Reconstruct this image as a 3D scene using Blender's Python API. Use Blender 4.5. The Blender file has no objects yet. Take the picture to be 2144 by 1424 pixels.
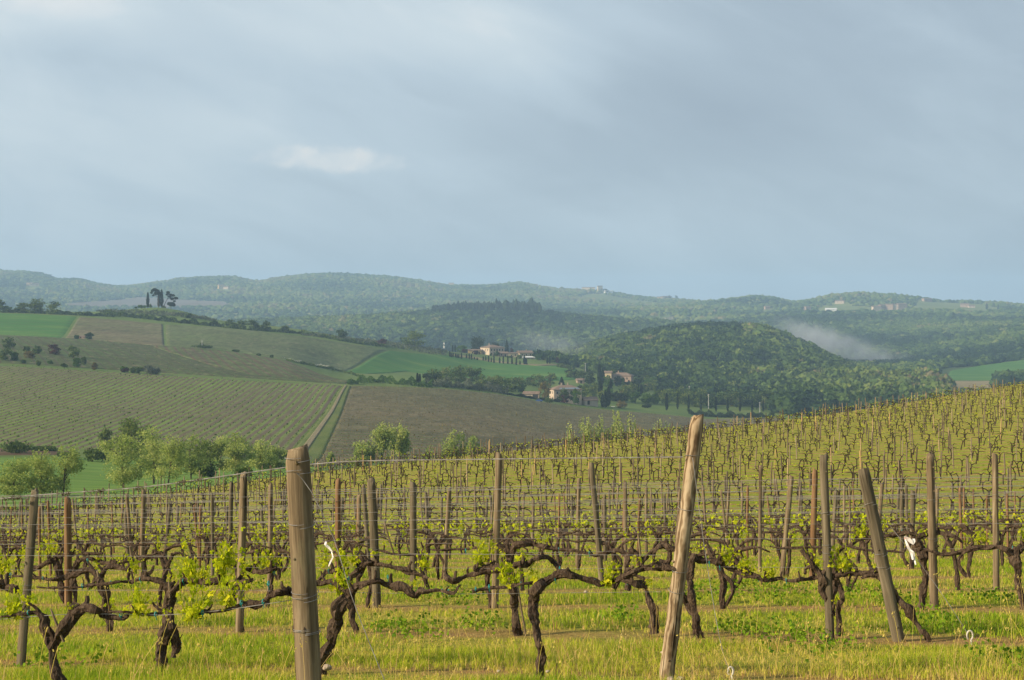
import bpy, math, random
import numpy as np
from mathutils import Vector
R = math.radians
random.seed(7)
rng = np.random.default_rng(11)
S = bpy.context.scene
COL = S.collection

# ------------------------------------------------------------------ camera
F, U0, V0 = 3180.0, 1072.0, 660.0            # focal length in photo pixels, principal column, eye-level row
cam = bpy.data.cameras.new('camera'); cam_o = bpy.data.objects.new('camera', cam); COL.objects.link(cam_o)
cam.sensor_width = 36.0; cam.lens = 36.0 * F / 2144.0
cam.shift_y = -(712.0 - V0) / 2144.0
cam.clip_start = 0.1; cam.clip_end = 40000.0
cam_o.location = (0, 0, 0); cam_o.rotation_euler = (R(90), 0, 0)
S.camera = cam_o

# ------------------------------------------------------------------ light, sky, exposure
SUN_EL, SUN_AZ = R(23.0), R(-109.0)            # azimuth measured from +Y (view direction) towards +X
sun = bpy.data.lights.new('sun', 'SUN'); sun.energy = 5.0; sun.angle = R(0.6); sun.color = (1.0, 0.83, 0.62)
sun_o = bpy.data.objects.new('sun', sun); COL.objects.link(sun_o)
sdir = Vector((math.sin(SUN_AZ) * math.cos(SUN_EL), math.cos(SUN_AZ) * math.cos(SUN_EL), math.sin(SUN_EL)))
sun_o.rotation_euler = sdir.to_track_quat('Z', 'Y').to_euler()
sun_o.location = sdir * 500
S.view_settings.view_transform = 'Standard'; S.view_settings.look = 'None'
S.view_settings.exposure = 0.55; S.view_settings.gamma = 1.0
S.render.film_transparent = False
S.cycles.max_bounces = 6; S.cycles.diffuse_bounces = 2; S.cycles.glossy_bounces = 2; S.cycles.transmission_bounces = 3
S.cycles.transparent_max_bounces = 6; S.cycles.volume_bounces = 0
S.cycles.use_denoising = True
S.cycles.volume_step_rate = 2.0; S.cycles.volume_max_steps = 256
S.cycles.caustics_reflective = False; S.cycles.caustics_refractive = False


class NT:
    """small helper round a node tree"""
    def __init__(s, nt): s.nt = nt
    def n(s, typ, ins=None, **props):
        nd = s.nt.nodes.new(typ)
        for k, v in props.items(): setattr(nd, k, v)
        for k, v in (ins or {}).items():
            sock = nd.inputs[k]
            if hasattr(v, 'is_output') or isinstance(v, bpy.types.NodeSocket): s.nt.links.new(v, sock)
            else: sock.default_value = v
        return nd
    def math(s, op, a, b=None, c=None, clamp=False):
        d = {0: a}
        if b is not None: d[1] = b
        if c is not None: d[2] = c
        return s.n('ShaderNodeMath', d, operation=op, use_clamp=clamp).outputs[0]
    def ramp(s, fac, stops, interp='LINEAR'):
        nd = s.n('ShaderNodeValToRGB', {'Fac': fac}); cr = nd.color_ramp; cr.interpolation = interp
        while len(cr.elements) < len(stops): cr.elements.new(0.5)
        for e, (p, c) in zip(cr.elements, stops):
            e.position = p; e.color = (c, c, c, 1) if isinstance(c, (int, float)) else (*c, 1)
        return nd.outputs['Color']
    def noise(s, vec, scale, detail=4.0, rough=0.55, dist=0.0, dims='3D'):
        d = {'Scale': scale, 'Detail': detail, 'Roughness': rough, 'Distortion': dist}
        if vec is not None: d['Vector'] = vec
        return s.n('ShaderNodeTexNoise', d, noise_dimensions=dims).outputs['Fac']
    def mix(s, fac, a, b, mode='MIX'):
        nd = s.n('ShaderNodeMix', data_type='RGBA', blend_type=mode)
        for i, v in ((0, fac), (6, a), (7, b)):
            if isinstance(v, bpy.types.NodeSocket): s.nt.links.new(v, nd.inputs[i])
            else: nd.inputs[i].default_value = v if i == 0 else ((*v, 1) if len(v) == 3 else v)
        return nd.outputs[2]
    def obj(s): return s.n('ShaderNodeTexCoord').outputs['Object']
    def attr(s, name): return s.n('ShaderNodeAttribute', attribute_name=name).outputs['Fac']
    def map(s, vec, scale=(1, 1, 1), rot=(0, 0, 0), loc=(0, 0, 0)):
        return s.n('ShaderNodeMapping', {'Vector': vec, 'Scale': scale, 'Rotation': rot, 'Location': loc}).outputs[0]


def sky_world():
    w = bpy.data.worlds.new('World'); S.world = w; w.use_nodes = True
    w.node_tree.nodes.clear(); t = NT(w.node_tree)
    out = t.n('ShaderNodeOutputWorld')
    sky = t.n('ShaderNodeTexSky', sky_type='NISHITA', sun_disc=False, sun_elevation=SUN_EL, sun_rotation=SUN_AZ,
              air_density=1.0, dust_density=2.0, ozone_density=1.5)
    bg1 = t.n('ShaderNodeBackground', {'Color': sky.outputs[0], 'Strength': 0.10})
    g = t.n('ShaderNodeTexCoord').outputs['Generated']
    sx = t.n('ShaderNodeSeparateXYZ', {0: g})
    X, Y, Z = sx.outputs
    ys = t.math('MAXIMUM', t.math('ABSOLUTE', Y), 0.05)
    a = t.math('DIVIDE', X, ys); e = t.math('DIVIDE', Z, ys)       # tangent of bearing and of height above the horizon
    p = t.n('ShaderNodeCombineXYZ', {0: a, 1: e, 2: Y}).outputs[0]
    # long soft streaks falling to the right
    pm = t.map(t.map(p, rot=(0, 0, R(21))), scale=(2.0, 8.5, 0.6))
    n1 = t.noise(pm, 1.3, 5, 0.5, 0.6)
    n2 = t.noise(t.map(t.map(p, rot=(0, 0, R(16)), loc=(3.1, 1.7, 0)), scale=(3.2, 8.0, 1.0)), 1.7, 6, 0.55, 0.9)
    n3 = t.noise(t.map(t.map(p, rot=(0, 0, R(19)), loc=(1.1, 0.7, 0)), scale=(8.0, 30.0, 1.0)), 1.4, 5, 0.5, 0.7)
    # broad brightness of the cloud deck: thin and pale at upper left, thick and grey to the right
    def blob(a0, e0, ra, re, amp):
        da = t.math('DIVIDE', t.math('SUBTRACT', a, a0), ra); de = t.math('DIVIDE', t.math('SUBTRACT', e, e0), re)
        r2 = t.math('ADD', t.math('MULTIPLY', da, da), t.math('MULTIPLY', de, de))
        return t.math('MULTIPLY', t.math('EXPONENT', t.math('MULTIPLY', r2, -1.0)), amp)
    base = t.math('MULTIPLY', a, -0.50)
    lum = t.math('ADD', base, 0.47)
    for b in ((-0.03, 0.205, 0.11, 0.055, 0.20), (-0.31, 0.215, 0.07, 0.025, 0.26), (0.03, 0.165, 0.09, 0.035, 0.10), (0.08, 0.13, 0.14, 0.05, -0.25),
              (-0.09, 0.15, 0.09, 0.022, -0.10), (-0.27, 0.165, 0.10, 0.02, -0.08), (-0.20, 0.12, 0.13, 0.025, 0.09), (0.30, 0.12, 0.1, 0.045, 0.09), (-0.28, 0.19, 0.22, 0.06, 0.08),
              (0.22, 0.15, 0.12, 0.03, -0.05)):
        lum = t.math('ADD', lum, blob(*b))
    lum = t.math('ADD', lum, t.math('MULTIPLY', t.math('SUBTRACT', n1, 0.5), 0.42))
    lum = t.math('ADD', lum, t.math('MULTIPLY', t.math('SUBTRACT', n2, 0.5), 0.46))
    lum = t.math('ADD', lum, t.math('MULTIPLY', t.math('SUBTRACT', n3, 0.5), 0.20))
    col = t.ramp(lum, [(0.0, (0.295, 0.355, 0.425)), (0.30, (0.365, 0.44, 0.51)), (0.55, (0.47, 0.56, 0.63)), (0.78, (0.58, 0.66, 0.705)), (1.0, (0.80, 0.80, 0.785))])
    # one small warm-white cumulus low on the left of the middle
    pc = t.n('ShaderNodeCombineXYZ', {0: t.math('MULTIPLY', a, 1.0), 1: t.math('MULTIPLY', e, 1.5), 2: 0.3}).outputs[0]
    nc = t.noise(pc, 38.0, 6, 0.58, 0.3)
    body = t.math('ADD', t.math('ADD', blob(-0.118, 0.1025, 0.050, 0.0095, 0.9), blob(-0.148, 0.108, 0.020, 0.0095, 0.5)), blob(-0.082, 0.0975, 0.026, 0.0085, 0.5))
    cm = t.ramp(t.math('ADD', body, t.math('MULTIPLY', t.math('SUBTRACT', nc, 0.5), 1.5)), [(0.35, 0.0), (1.1 / 1.1, 1.0)], 'EASE')
    cm = t.math('MULTIPLY', cm, t.ramp(body, [(0.12, 0.0), (0.5, 1.0)]))
    warm = t.ramp(nc, [(0.35, (0.56, 0.63, 0.675)), (0.6, (0.70, 0.72, 0.72)), (0.75, (0.80, 0.76, 0.72))])
    col = t.mix(t.math('MULTIPLY', cm, 0.85), col, warm)
    bg2 = t.n('ShaderNodeBackground', {'Color': col, 'Strength': 0.77})
    mx = t.n('ShaderNodeMixShader', {0: 0.93, 1: bg1.outputs[0], 2: bg2.outputs[0]})
    t.nt.links.new(mx.outputs[0], out.inputs['Surface'])
sky_world()

# ------------------------------------------------------------------ helpers
def tag(o, label=None, cat=None, group=None, kind=None):
    if label: o['label'] = label
    if cat: o['category'] = cat
    if group: o['group'] = group
    if kind: o['kind'] = kind
    return o

def empty(name, loc, label, cat, group=None, rz=0.0):
    o = bpy.data.objects.new(name, None); o.empty_display_size = 0.2; COL.objects.link(o)
    o.location = loc; o.rotation_euler = (0, 0, rz)
    return tag(o, label, cat, group)

def link(name, me, mat=None, parent=None, loc=None):
    o = bpy.data.objects.new(name, me); COL.objects.link(o)
    if mat and not me.materials: me.materials.append(mat)
    if parent: o.parent = parent
    if loc is not None: o.location = loc
    return o

def np_mesh(name, v, quads=None, tris=None, tint=None, smooth=False):
    v = np.asarray(v, np.float32).reshape(-1, 3)
    q = np.zeros((0, 4), np.int32) if quads is None or len(quads) == 0 else np.asarray(quads, np.int32).reshape(-1, 4)
    t = np.zeros((0, 3), np.int32) if tris is None or len(tris) == 0 else np.asarray(tris, np.int32).reshape(-1, 3)
    me = bpy.data.meshes.new(name)
    me.vertices.add(len(v)); me.vertices.foreach_set('co', v.ravel())
    nl = q.size + t.size
    me.loops.add(nl); me.loops.foreach_set('vertex_index', np.concatenate([q.ravel(), t.ravel()]))
    me.polygons.add(len(q) + len(t))
    ls = np.concatenate([np.arange(len(q)) * 4, q.size + np.arange(len(t)) * 3]).astype(np.int32)
    me.polygons.foreach_set('loop_start', ls)
    me.polygons.foreach_set('use_smooth', np.full(len(q) + len(t), bool(smooth)))
    if tint is not None:
        a = me.attributes.new('tint', 'FLOAT', 'POINT'); a.data.foreach_set('value', np.asarray(tint, np.float32))
    me.update(calc_edges=True)
    return me

class MB:
    """collects pieces and links them as ONE mesh object"""
    def __init__(s): s.v, s.q, s.t, s.c, s.k = [], [], [], [], 0
    def add(s, v, q=None, t=None, c=0.5):
        v = np.asarray(v, float).reshape(-1, 3)
        if q is not None and len(q): s.q.append(np.asarray(q, np.int64).reshape(-1, 4) + s.k)
        if t is not None and len(t): s.t.append(np.asarray(t, np.int64).reshape(-1, 3) + s.k)
        s.v.append(v); s.c.append(np.broadcast_to(np.asarray(c, float), (len(v),))); s.k += len(v)
        return s
    def mesh(s, name, smooth=False):
        return np_mesh(name, np.concatenate(s.v), np.concatenate(s.q) if s.q else None, np.concatenate(s.t) if s.t else None, np.concatenate(s.c), smooth)
    def build(s, name, mat, parent=None, loc=None, smooth=False):
        return link(name, s.mesh(name, smooth), mat, parent, loc)
    def box(s, x0, x1, y0, y1, z0, z1, c=0.5):
        v = [(x, y, z) for z in (z0, z1) for y in (y0, y1) for x in (x0, x1)]
        return s.add(v, [(0, 2, 3, 1), (4, 5, 7, 6), (0, 1, 5, 4), (2, 6, 7, 3), (0, 4, 6, 2), (1, 3, 7, 5)], None, c)
    def tube(s, pts, rad, n=8, c=0.5, rough=0.0, seed=0, ridges=0.0, cap=True):
        P = np.asarray(pts, float); m = len(P); rad = np.broadcast_to(np.asarray(rad, float), (m,))
        T = np.gradient(P, axis=0); T /= np.linalg.norm(T, axis=1)[:, None] + 1e-9
        ref = np.array([0.0, 1, 0]) if abs(T[:, 1]).mean() < 0.8 else np.array([1.0, 0, 0])
        A = np.cross(T, ref); A /= np.linalg.norm(A, axis=1)[:, None] + 1e-9
        B = np.cross(T, A)
        th = np.arange(n) * 2 * math.pi / n
        rr = rad[:, None] * np.ones((1, n))
        if rough or ridges:
            g = np.random.default_rng(seed + 1000); i = np.arange(m)[:, None]
            L = np.concatenate([[0], np.cumsum(np.linalg.norm(np.diff(P, axis=0), axis=1))])[:, None] / max(rad.mean(), 1e-6)
            for k in range(5):
                f = g.integers(1, 5); ph = g.uniform(0, 6.28); fl = g.uniform(0.25, 1.3)
                rr = rr * (1 + rough * 0.5 * np.sin(f * th[None, :] + ph + fl * L + g.uniform(0, 6)))
            rr = rr * (1 + ridges * np.sign(np.sin(th[None, :] * 5 + 0.22 * L)) * 0.5 + g.normal(0, rough * 0.35, rr.shape))
        V = P[:, None, :] + rr[:, :, None] * (np.cos(th)[None, :, None] * A[:, None, :] + np.sin(th)[None, :, None] * B[:, None, :])
        V = V.reshape(-1, 3)
        i, j = np.meshgrid(np.arange(m - 1), np.arange(n), indexing='ij'); j2 = (j + 1) % n
        q = np.stack([i * n + j, i * n + j2, (i + 1) * n + j2, (i + 1) * n + j], -1).reshape(-1, 4)
        t = None
        if cap:
            V = np.concatenate([V, P[:1], P[-1:]]); j = np.arange(n); j2 = (j + 1) % n
            t = np.concatenate([np.stack([np.full(n, m * n), j2, j], 1), np.stack([np.full(n, m * n + 1), (m - 1) * n + j, (m - 1) * n + j2], 1)])
        return s.add(V, q, t, c)

def spline(pts, step):
    """Catmull-Rom resampling of a polyline of any dimension"""
    P = np.asarray(pts, float)
    if len(P) < 2: return P
    E = np.concatenate([[2 * P[0] - P[1]], P, [2 * P[-1] - P[-2]]])
    out = []
    for i in range(1, len(E) - 2):
        L = np.linalg.norm((E[i + 1] - E[i])[:3]); n = max(2, int(L / step))
        t = np.linspace(0, 1, n, endpoint=False)[:, None]
        a, b, c, d = E[i - 1], E[i], E[i + 1], E[i + 2]
        out.append(0.5 * (2 * b + (c - a) * t + (2 * a - 5 * b + 4 * c - d) * t ** 2 + (3 * b - a - 3 * c + d) * t ** 3))
    return np.concatenate(out + [P[-1:]])

def quads_at(pos, size, seed, up=0.0, aspect=1.0):
    """one randomly turned quad per position; up>0 stands them more upright"""
    g = np.random.default_rng(seed); n = len(pos); size = np.broadcast_to(np.asarray(size, float), (n,))
    a = g.normal(size=(n, 3)); a[:, 2] += up * 3; a /= np.linalg.norm(a, axis=1)[:, None]
    b = np.cross(a, g.normal(size=(n, 3))); b /= np.linalg.norm(b, axis=1)[:, None] + 1e-9
    a = a * size[:, None] * 0.5 * aspect; b = b * size[:, None] * 0.5
    k = g.uniform(0.3, 1.0, (n, 1))
    V = np.stack([pos - a - b * k, pos - a * 0.3 + b, pos + a + b * k * 0.6, pos + a * 0.4 - b], 1).reshape(-1, 3)
    return V, np.arange(4 * n).reshape(-1, 4)

ORD = ['', 'first', 'second', 'third', 'fourth', 'fifth', 'sixth', 'seventh', 'eighth', 'ninth', 'tenth', 'eleventh', 'twelfth', 'thirteenth', 'fourteenth',
       'fifteenth', 'sixteenth', 'seventeenth', 'eighteenth', 'nineteenth', 'twentieth', 'twenty-first', 'twenty-second', 'twenty-third', 'twenty-fourth', 'twenty-fifth',
       'twenty-sixth', 'twenty-seventh', 'twenty-eighth', 'twenty-ninth', 'thirtieth', 'thirty-first', 'thirty-second', 'thirty-third', 'thirty-fourth', 'thirty-fifth', 'thirty-sixth']

# ------------------------------------------------------------------ the lie of the land
def pchip_slopes(x, y):
    h = np.diff(x); dl = np.diff(y) / h
    m = np.zeros_like(y)
    w1 = 2 * h[1:] + h[:-1]; w2 = h[1:] + 2 * h[:-1]
    same = dl[1:] * dl[:-1] > 0
    with np.errstate(all='ignore'):
        hm = (w1 + w2) / (w1 / dl[:-1] + w2 / dl[1:])
    m[1:-1] = np.where(same, hm, 0); m[0] = dl[0]; m[-1] = dl[-1]
    return m
def pchip(x, y, xi):
    x = np.asarray(x, float); y = np.asarray(y, float); xi = np.clip(xi, x[0], x[-1])
    m = pchip_slopes(x, y) if len(x) > 2 else np.full(len(x), (y[1] - y[0]) / (x[1] - x[0]))
    k = np.clip(np.searchsorted(x, xi) - 1, 0, len(x) - 2)
    h = x[k + 1] - x[k]; t = (xi - x[k]) / h
    return (2 * t**3 - 3 * t**2 + 1) * y[k] + (t**3 - 2 * t**2 + t) * h * m[k] + (-2 * t**3 + 3 * t**2) * y[k + 1] + (t**3 - t**2) * h * m[k + 1]

# each ridge or valley line: (bearing, distance, 'v' row seen / 'z' height)
def zz(d, *uz): return [(u, d, 'z', z) for u, z in uz]
LINES = [
    zz(2, (0, -1.62), (2144, -1.62)),
    zz(6, (0, -2.02), (2144, -1.98)),
    zz(10, (0, -2.62), (2144, -2.60)),
    zz(13, (0, -3.11), (2144, -3.02)),
    zz(18, (0, -3.74), (2144, -3.46)),
    zz(25, (0, -4.55), (2144, -4.22)),
    zz(44, (0, -7.1), (2144, -6.5)),
    zz(68, (0, -10.0), (600, -9.6), (2144, -8.8)),
    zz(95, (0, -12.9), (600, -11.9), (1200, -11.0), (2000, -10.0), (2144, -9.7)),
    [(-600, 110, 'v', 1120), (0, 120, 'v', 1083), (300, 135, 'v', 1040), (600, 150, 'v', 996), (900, 165, 'v', 962), (1200, 182, 'v', 930), (1480, 200, 'v', 899), (1800, 220, 'v', 858), (2144, 245, 'v', 803), (2700, 270, 'v', 740)],
    [(-600, 140, 'v', 1100), (0, 150, 'v', 1060), (300, 169, 'v', 1026), (600, 185, 'v', 988), (700, 192, 'z', -20.5), (900, 206, 'z', -24), (1200, 228, 'z', -26), (1480, 250, 'z', -27), (1800, 275, 'z', -28), (2144, 300, 'z', -26)],
    [(-600, 250, 'v', 990), (0, 250, 'v', 988), (300, 250, 'v', 1000), (600, 255, 'v', 990), (900, 270, 'z', -31), (1200, 285, 'z', -33), (1500, 300, 'z', -37), (1800, 320, 'z', -41), (2144, 340, 'z', -40)],
    [(-600, 330, 'v', 950), (0, 330, 'v', 948), (300, 330, 'v', 957), (600, 330, 'v', 970), (900, 335, 'z', -36), (1200, 340, 'z', -40), (1500, 345, 'z', -45), (1800, 370, 'z', -48), (2144, 380, 'z', -48)],
    [(-600, 385, 'v', 926), (0, 385, 'v', 930), (300, 385, 'v', 943), (600, 385, 'v', 947), (900, 385, 'v', 966), (1200, 385, 'v', 1000), (1500, 390, 'z', -47), (1800, 410, 'z', -51), (2144, 420, 'z', -52)],
    [(-600, 530, 'v', 835), (0, 530, 'v', 845), (300, 530, 'v', 858), (600, 530, 'v', 868), (900, 530, 'v', 880), (1200, 540, 'v', 915), (1500, 560, 'v', 940), (1800, 570, 'z', -55), (2144, 580, 'z', -56)],
    [(-600, 690, 'v', 752), (0, 690, 'v', 766), (300, 700, 'v', 783), (600, 700, 'v', 802), (725, 700, 'v', 808), (900, 740, 'v', 812), (1030, 780, 'v', 824), (1200, 820, 'v', 850), (1400, 850, 'v', 868), (1500, 870, 'v', 876), (1800, 900, 'z', -60), (2144, 900, 'z', -62)],
    [(-600, 790, 'v', 715), (0, 790, 'v', 730), (300, 800, 'v', 751), (600, 800, 'v', 774), (725, 800, 'v', 795), (900, 840, 'v', 800), (1030, 880, 'v', 811), (1200, 920, 'v', 833), (1400, 950, 'v', 847), (1500, 970, 'v', 850), (1800, 1000, 'z', -61), (2144, 1000, 'z', -62)],
    [(-600, 950, 'v', 690), (0, 950, 'v', 702), (300, 950, 'v', 715), (600, 950, 'v', 743), (725, 950, 'v', 778), (900, 1000, 'v', 788), (1030, 1020, 'v', 798), (1200, 1040, 'v', 806), (1350, 1040, 'v', 825), (1500, 1100, 'v', 834), (1800, 1100, 'z', -62), (2144, 1100, 'z', -64)],
    [(-600, 1100, 'v', 650), (0, 1100, 'v', 658), (150, 1100, 'v', 663), (300, 1100, 'v', 674), (450, 1100, 'v', 684), (600, 1100, 'v', 698), (750, 1100, 'v', 722), (900, 1130, 'v', 752), (1030, 1150, 'v', 774), (1200, 1150, 'v', 781), (1350, 1150, 'v', 803), (1500, 1200, 'v', 806), (1800, 1250, 'v', 806), (2050, 1300, 'v', 806), (2144, 1300, 'v', 801)],
    [(-600, 1230, 'v', 642), (0, 1230, 'v', 650), (150, 1230, 'v', 653), (230, 1240, 'v', 651), (290, 1245, 'v', 646), (330, 1245, 'v', 644), (375, 1245, 'v', 650), (450, 1230, 'v', 669), (600, 1230, 'v', 686), (750, 1230, 'v', 709), (850, 1230, 'v', 721), (950, 1240, 'v', 737), (1030, 1270, 'v', 743), (1130, 1270, 'v', 751), (1200, 1240, 'v', 769), (1350, 1250, 'v', 788), (1500, 1300, 'v', 775), (1700, 1330, 'v', 780), (1800, 1350, 'v', 797), (2050, 1400, 'v', 797), (2144, 1400, 'v', 795)],
    [(-600, 1400, 'z', -25), (600, 1400, 'z', -30), (900, 1400, 'z', -50), (1030, 1420, 'z', -52), (1130, 1430, 'z', -52), (1200, 1450, 'v', 764), (1350, 1450, 'v', 748), (1500, 1450, 'v', 730), (1700, 1500, 'v', 752), (1800, 1500, 'z', -60), (2050, 1600, 'v', 772), (2144, 1600, 'v', 766)],
    [(-600, 1750, 'z', -45), (900, 1750, 'z', -52), (1030, 1750, 'z', -58), (1200, 1750, 'v', 742), (1280, 1750, 'v', 717), (1350, 1750, 'v', 703), (1450, 1750, 'v', 689), (1500, 1750, 'v', 687), (1580, 1750, 'v', 692), (1650, 1750, 'v', 716), (1700, 1750, 'v', 738), (1750, 1750, 'v', 764), (1800, 1750, 'z', -64), (2050, 1800, 'v', 748), (2144, 1800, 'v', 738)],
    [(-600, 2000, 'z', -50), (1000, 2000, 'z', -52), (1200, 2000, 'z', -62), (1500, 2000, 'z', -58), (1800, 2000, 'z', -64), (2050, 2000, 'v', 732), (2144, 2000, 'v', 718)],
    [(-600, 2250, 'z', -36), (600, 2250, 'v', 704), (900, 2250, 'v', 698), (1080, 2250, 'v', 702), (1250, 2250, 'v', 716), (1420, 2250, 'v', 730), (1600, 2300, 'v', 735), (1800, 2300, 'v', 730), (2144, 2300, 'v', 695)],
    [(-600, 2600, 'v', 690), (0, 2600, 'v', 690), (600, 2600, 'v', 674), (750, 2600, 'v', 669), (900, 2600, 'v', 657), (980, 2600, 'v', 652), (1080, 2600, 'v', 653), (1250, 2600, 'v', 670), (1420, 2600, 'v', 682), (1500, 2600, 'v', 695), (1600, 2650, 'v', 706), (1800, 2650, 'v', 702), (2000, 2650, 'v', 690), (2144, 2650, 'v', 678)],
    [(-600, 3000, 'z', -22), (1300, 3000, 'z', -22), (1450, 3000, 'v', 682), (1550, 3000, 'v', 676), (1650, 3000, 'v', 670), (1750, 3000, 'v', 666), (1900, 3000, 'v', 666), (2144, 3000, 'v', 667)],
    [(-600, 3500, 'v', 655), (600, 3500, 'v', 656), (900, 3500, 'v', 656), (1300, 3500, 'v', 658), (1500, 3500, 'v', 657), (1700, 3500, 'v', 653), (1850, 3500, 'v', 649), (2144, 3500, 'v', 651)],
    [(-600, 4200, 'v', 625), (0, 4200, 'v', 622), (300, 4200, 'v', 634), (600, 4200, 'v', 628), (900, 4200, 'v', 634), (1100, 4200, 'v', 640), (1300, 4200, 'v', 646), (1450, 4200, 'v', 640), (1490, 4200, 'v', 636), (1560, 4200, 'v', 627), (1600, 4200, 'v', 625), (1660, 4200, 'v', 637), (1750, 4200, 'v', 623), (1800, 4200, 'v', 619), (1900, 4200, 'v', 624), (1980, 4200, 'v', 634), (2050, 4200, 'v', 636), (2144, 4200, 'v', 643), (2700, 4200, 'v', 650)],
    [(-600, 5500, 'v', 570), (0, 5500, 'v', 573), (80, 5500, 'v', 576), (130, 5500, 'v', 589), (160, 5500, 'v', 588), (190, 5500, 'v', 595), (250, 5500, 'v', 605), (330, 5500, 'v', 597), (400, 5500, 'v', 587), (480, 5500, 'v', 584), (540, 5500, 'v', 594), (600, 5500, 'v', 585), (690, 5500, 'v', 577), (800, 5500, 'v', 583), (880, 5500, 'v', 594), (950, 5500, 'v', 603), (1020, 5500, 'v', 602), (1090, 5500, 'v', 597), (1130, 5500, 'v', 605), (1200, 5500, 'v', 612), (1250, 5500, 'v', 612), (1330, 5500, 'v', 624), (1450, 5500, 'v', 636), (1600, 5500, 'v', 652), (2144, 5500, 'v', 655)],
    zz(7000, (0, 20), (2144, 0)),
    zz(9000, (0, -60), (2144, -60)),
]
UG = np.concatenate([np.arange(-3000, -300, 60), np.arange(-300, 2444, 4), np.arange(2444, 5200, 60)]).astype(float)
CD = np.zeros((len(LINES), len(UG))); CZ = np.zeros_like(CD)
for k, ln in enumerate(LINES):
    us = [p[0] for p in ln]; ds = [p[1] for p in ln]
    zs = [p[3] if p[2] == 'z' else -(p[3] - V0) / F * p[1] for p in ln]
    CD[k] = pchip(us, ds, UG); CZ[k] = pchip(us, zs, UG)
LD0, DL = math.log(2.0), 0.004
LG = np.arange(LD0, math.log(9000.0), DL); DG = np.exp(LG)
TT = np.zeros((len(UG), len(LG)))
for i in range(len(UG)):
    TT[i] = pchip(np.log(CD[:, i]), CZ[:, i], LG)
UI = np.arange(len(UG))
def T(x, y):
    x = np.asarray(x, float); y = np.clip(np.asarray(y, float), 2.0, 8990.0)
    fi = np.interp(U0 + F * x / y, UG, UI); fj = np.clip((np.log(y) - LD0) / DL, 0, len(LG) - 1.001)
    i = np.clip(fi.astype(int), 0, len(UG) - 2); j = fj.astype(int); a = fi - i; b = fj - j
    return (1 - a) * ((1 - b) * TT[i, j] + b * TT[i, j + 1]) + a * ((1 - b) * TT[i + 1, j] + b * TT[i + 1, j + 1])
def P(u, v, d): return np.array([(u - U0) / F * d, d, -(v - V0) / F * d])
def G(u, d):
    x = (u - U0) / F * d
    return np.array([x, d, float(T(x, d))])
def column(u):
    fi = np.interp(u, UG, UI); i = min(int(fi), len(UG) - 2); a = fi - i
    return (1 - a) * TT[i] + a * TT[i + 1]
def hit(u, v, dmin=3.0):
    vc = V0 - F * column(u) / DG
    ok = np.where((vc <= v) & (DG >= dmin))[0]
    if not len(ok): ok = [len(DG) - 1]
    return float(DG[ok[0]])
def crest(u): return np.interp(u, UG, CD[9])

def terrain_mesh(name, k0, k1, nrow, mat, urange=(-3000, 5200), step=1):
    us = UG[(UG >= urange[0]) & (UG <= urange[1])][::step]; idx = np.searchsorted(UG, us)
    rows = []
    for k in range(k0, k1):
        n = nrow(k)
        for t in np.linspace(0, 1, n, endpoint=False): rows.append(np.exp((1 - t) * np.log(CD[k, idx]) + t * np.log(CD[k + 1, idx])))
    rows.append(CD[k1, idx]); D = np.array(rows)
    X = (us[None, :] - U0) / F * D; Z = T(X, D)
    V = np.stack([X, D, Z], -1).reshape(-1, 3); nr, nu = D.shape
    i, j = np.meshgrid(np.arange(nr - 1), np.arange(nu - 1), indexing='ij')
    q = np.stack([i * nu + j, i * nu + j + 1, (i + 1) * nu + j + 1, (i + 1) * nu + j], -1).reshape(-1, 4)
    o = link(name, np_mesh(name, V, q, smooth=True), mat); tag(o, kind='structure'); return o

# ------------------------------------------------------------------ materials
def new_mat(name):
    m = bpy.data.materials.new(name); m.use_nodes = True; m.node_tree.nodes.clear()
    t = NT(m.node_tree); t.out = t.n('ShaderNodeOutputMaterial'); t.m = m; return t
def finish(t, col, rough=0.85, spec=0.15, bump=None, strength=0.4, dist=0.02, metal=0.0):
    b = t.n('ShaderNodeBsdfPrincipled', {'Roughness': rough, 'Specular IOR Level': spec, 'Metallic': metal})
    if isinstance(col, tuple): b.inputs['Base Color'].default_value = (*col, 1)
    else: t.nt.links.new(col, b.inputs['Base Color'])
    if bump is not None:
        bp = t.n('ShaderNodeBump', {'Height': bump, 'Strength': strength, 'Distance': dist}); t.nt.links.new(bp.outputs[0], b.inputs['Normal'])
    t.nt.links.new(b.outputs[0], t.out.inputs['Surface']); return t.m
def leaf_mat(name, stops, transl=0.3, nscale=0.0, attr='tint'):
    t = new_mat(name); f = t.attr(attr)
    if nscale: f = t.math('ADD', f, t.math('MULTIPLY', t.math('SUBTRACT', t.noise(t.obj(), nscale, 3), 0.5), 0.35))
    c = t.ramp(f, stops)
    d = t.n('ShaderNodeBsdfDiffuse', {'Color': c}); tr = t.n('ShaderNodeBsdfTranslucent', {'Color': c})
    mx = t.n('ShaderNodeMixShader', {0: transl, 1: d.outputs[0], 2: tr.outputs[0]})
    t.nt.links.new(mx.outputs[0], t.out.inputs['Surface']); return t.m

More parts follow.
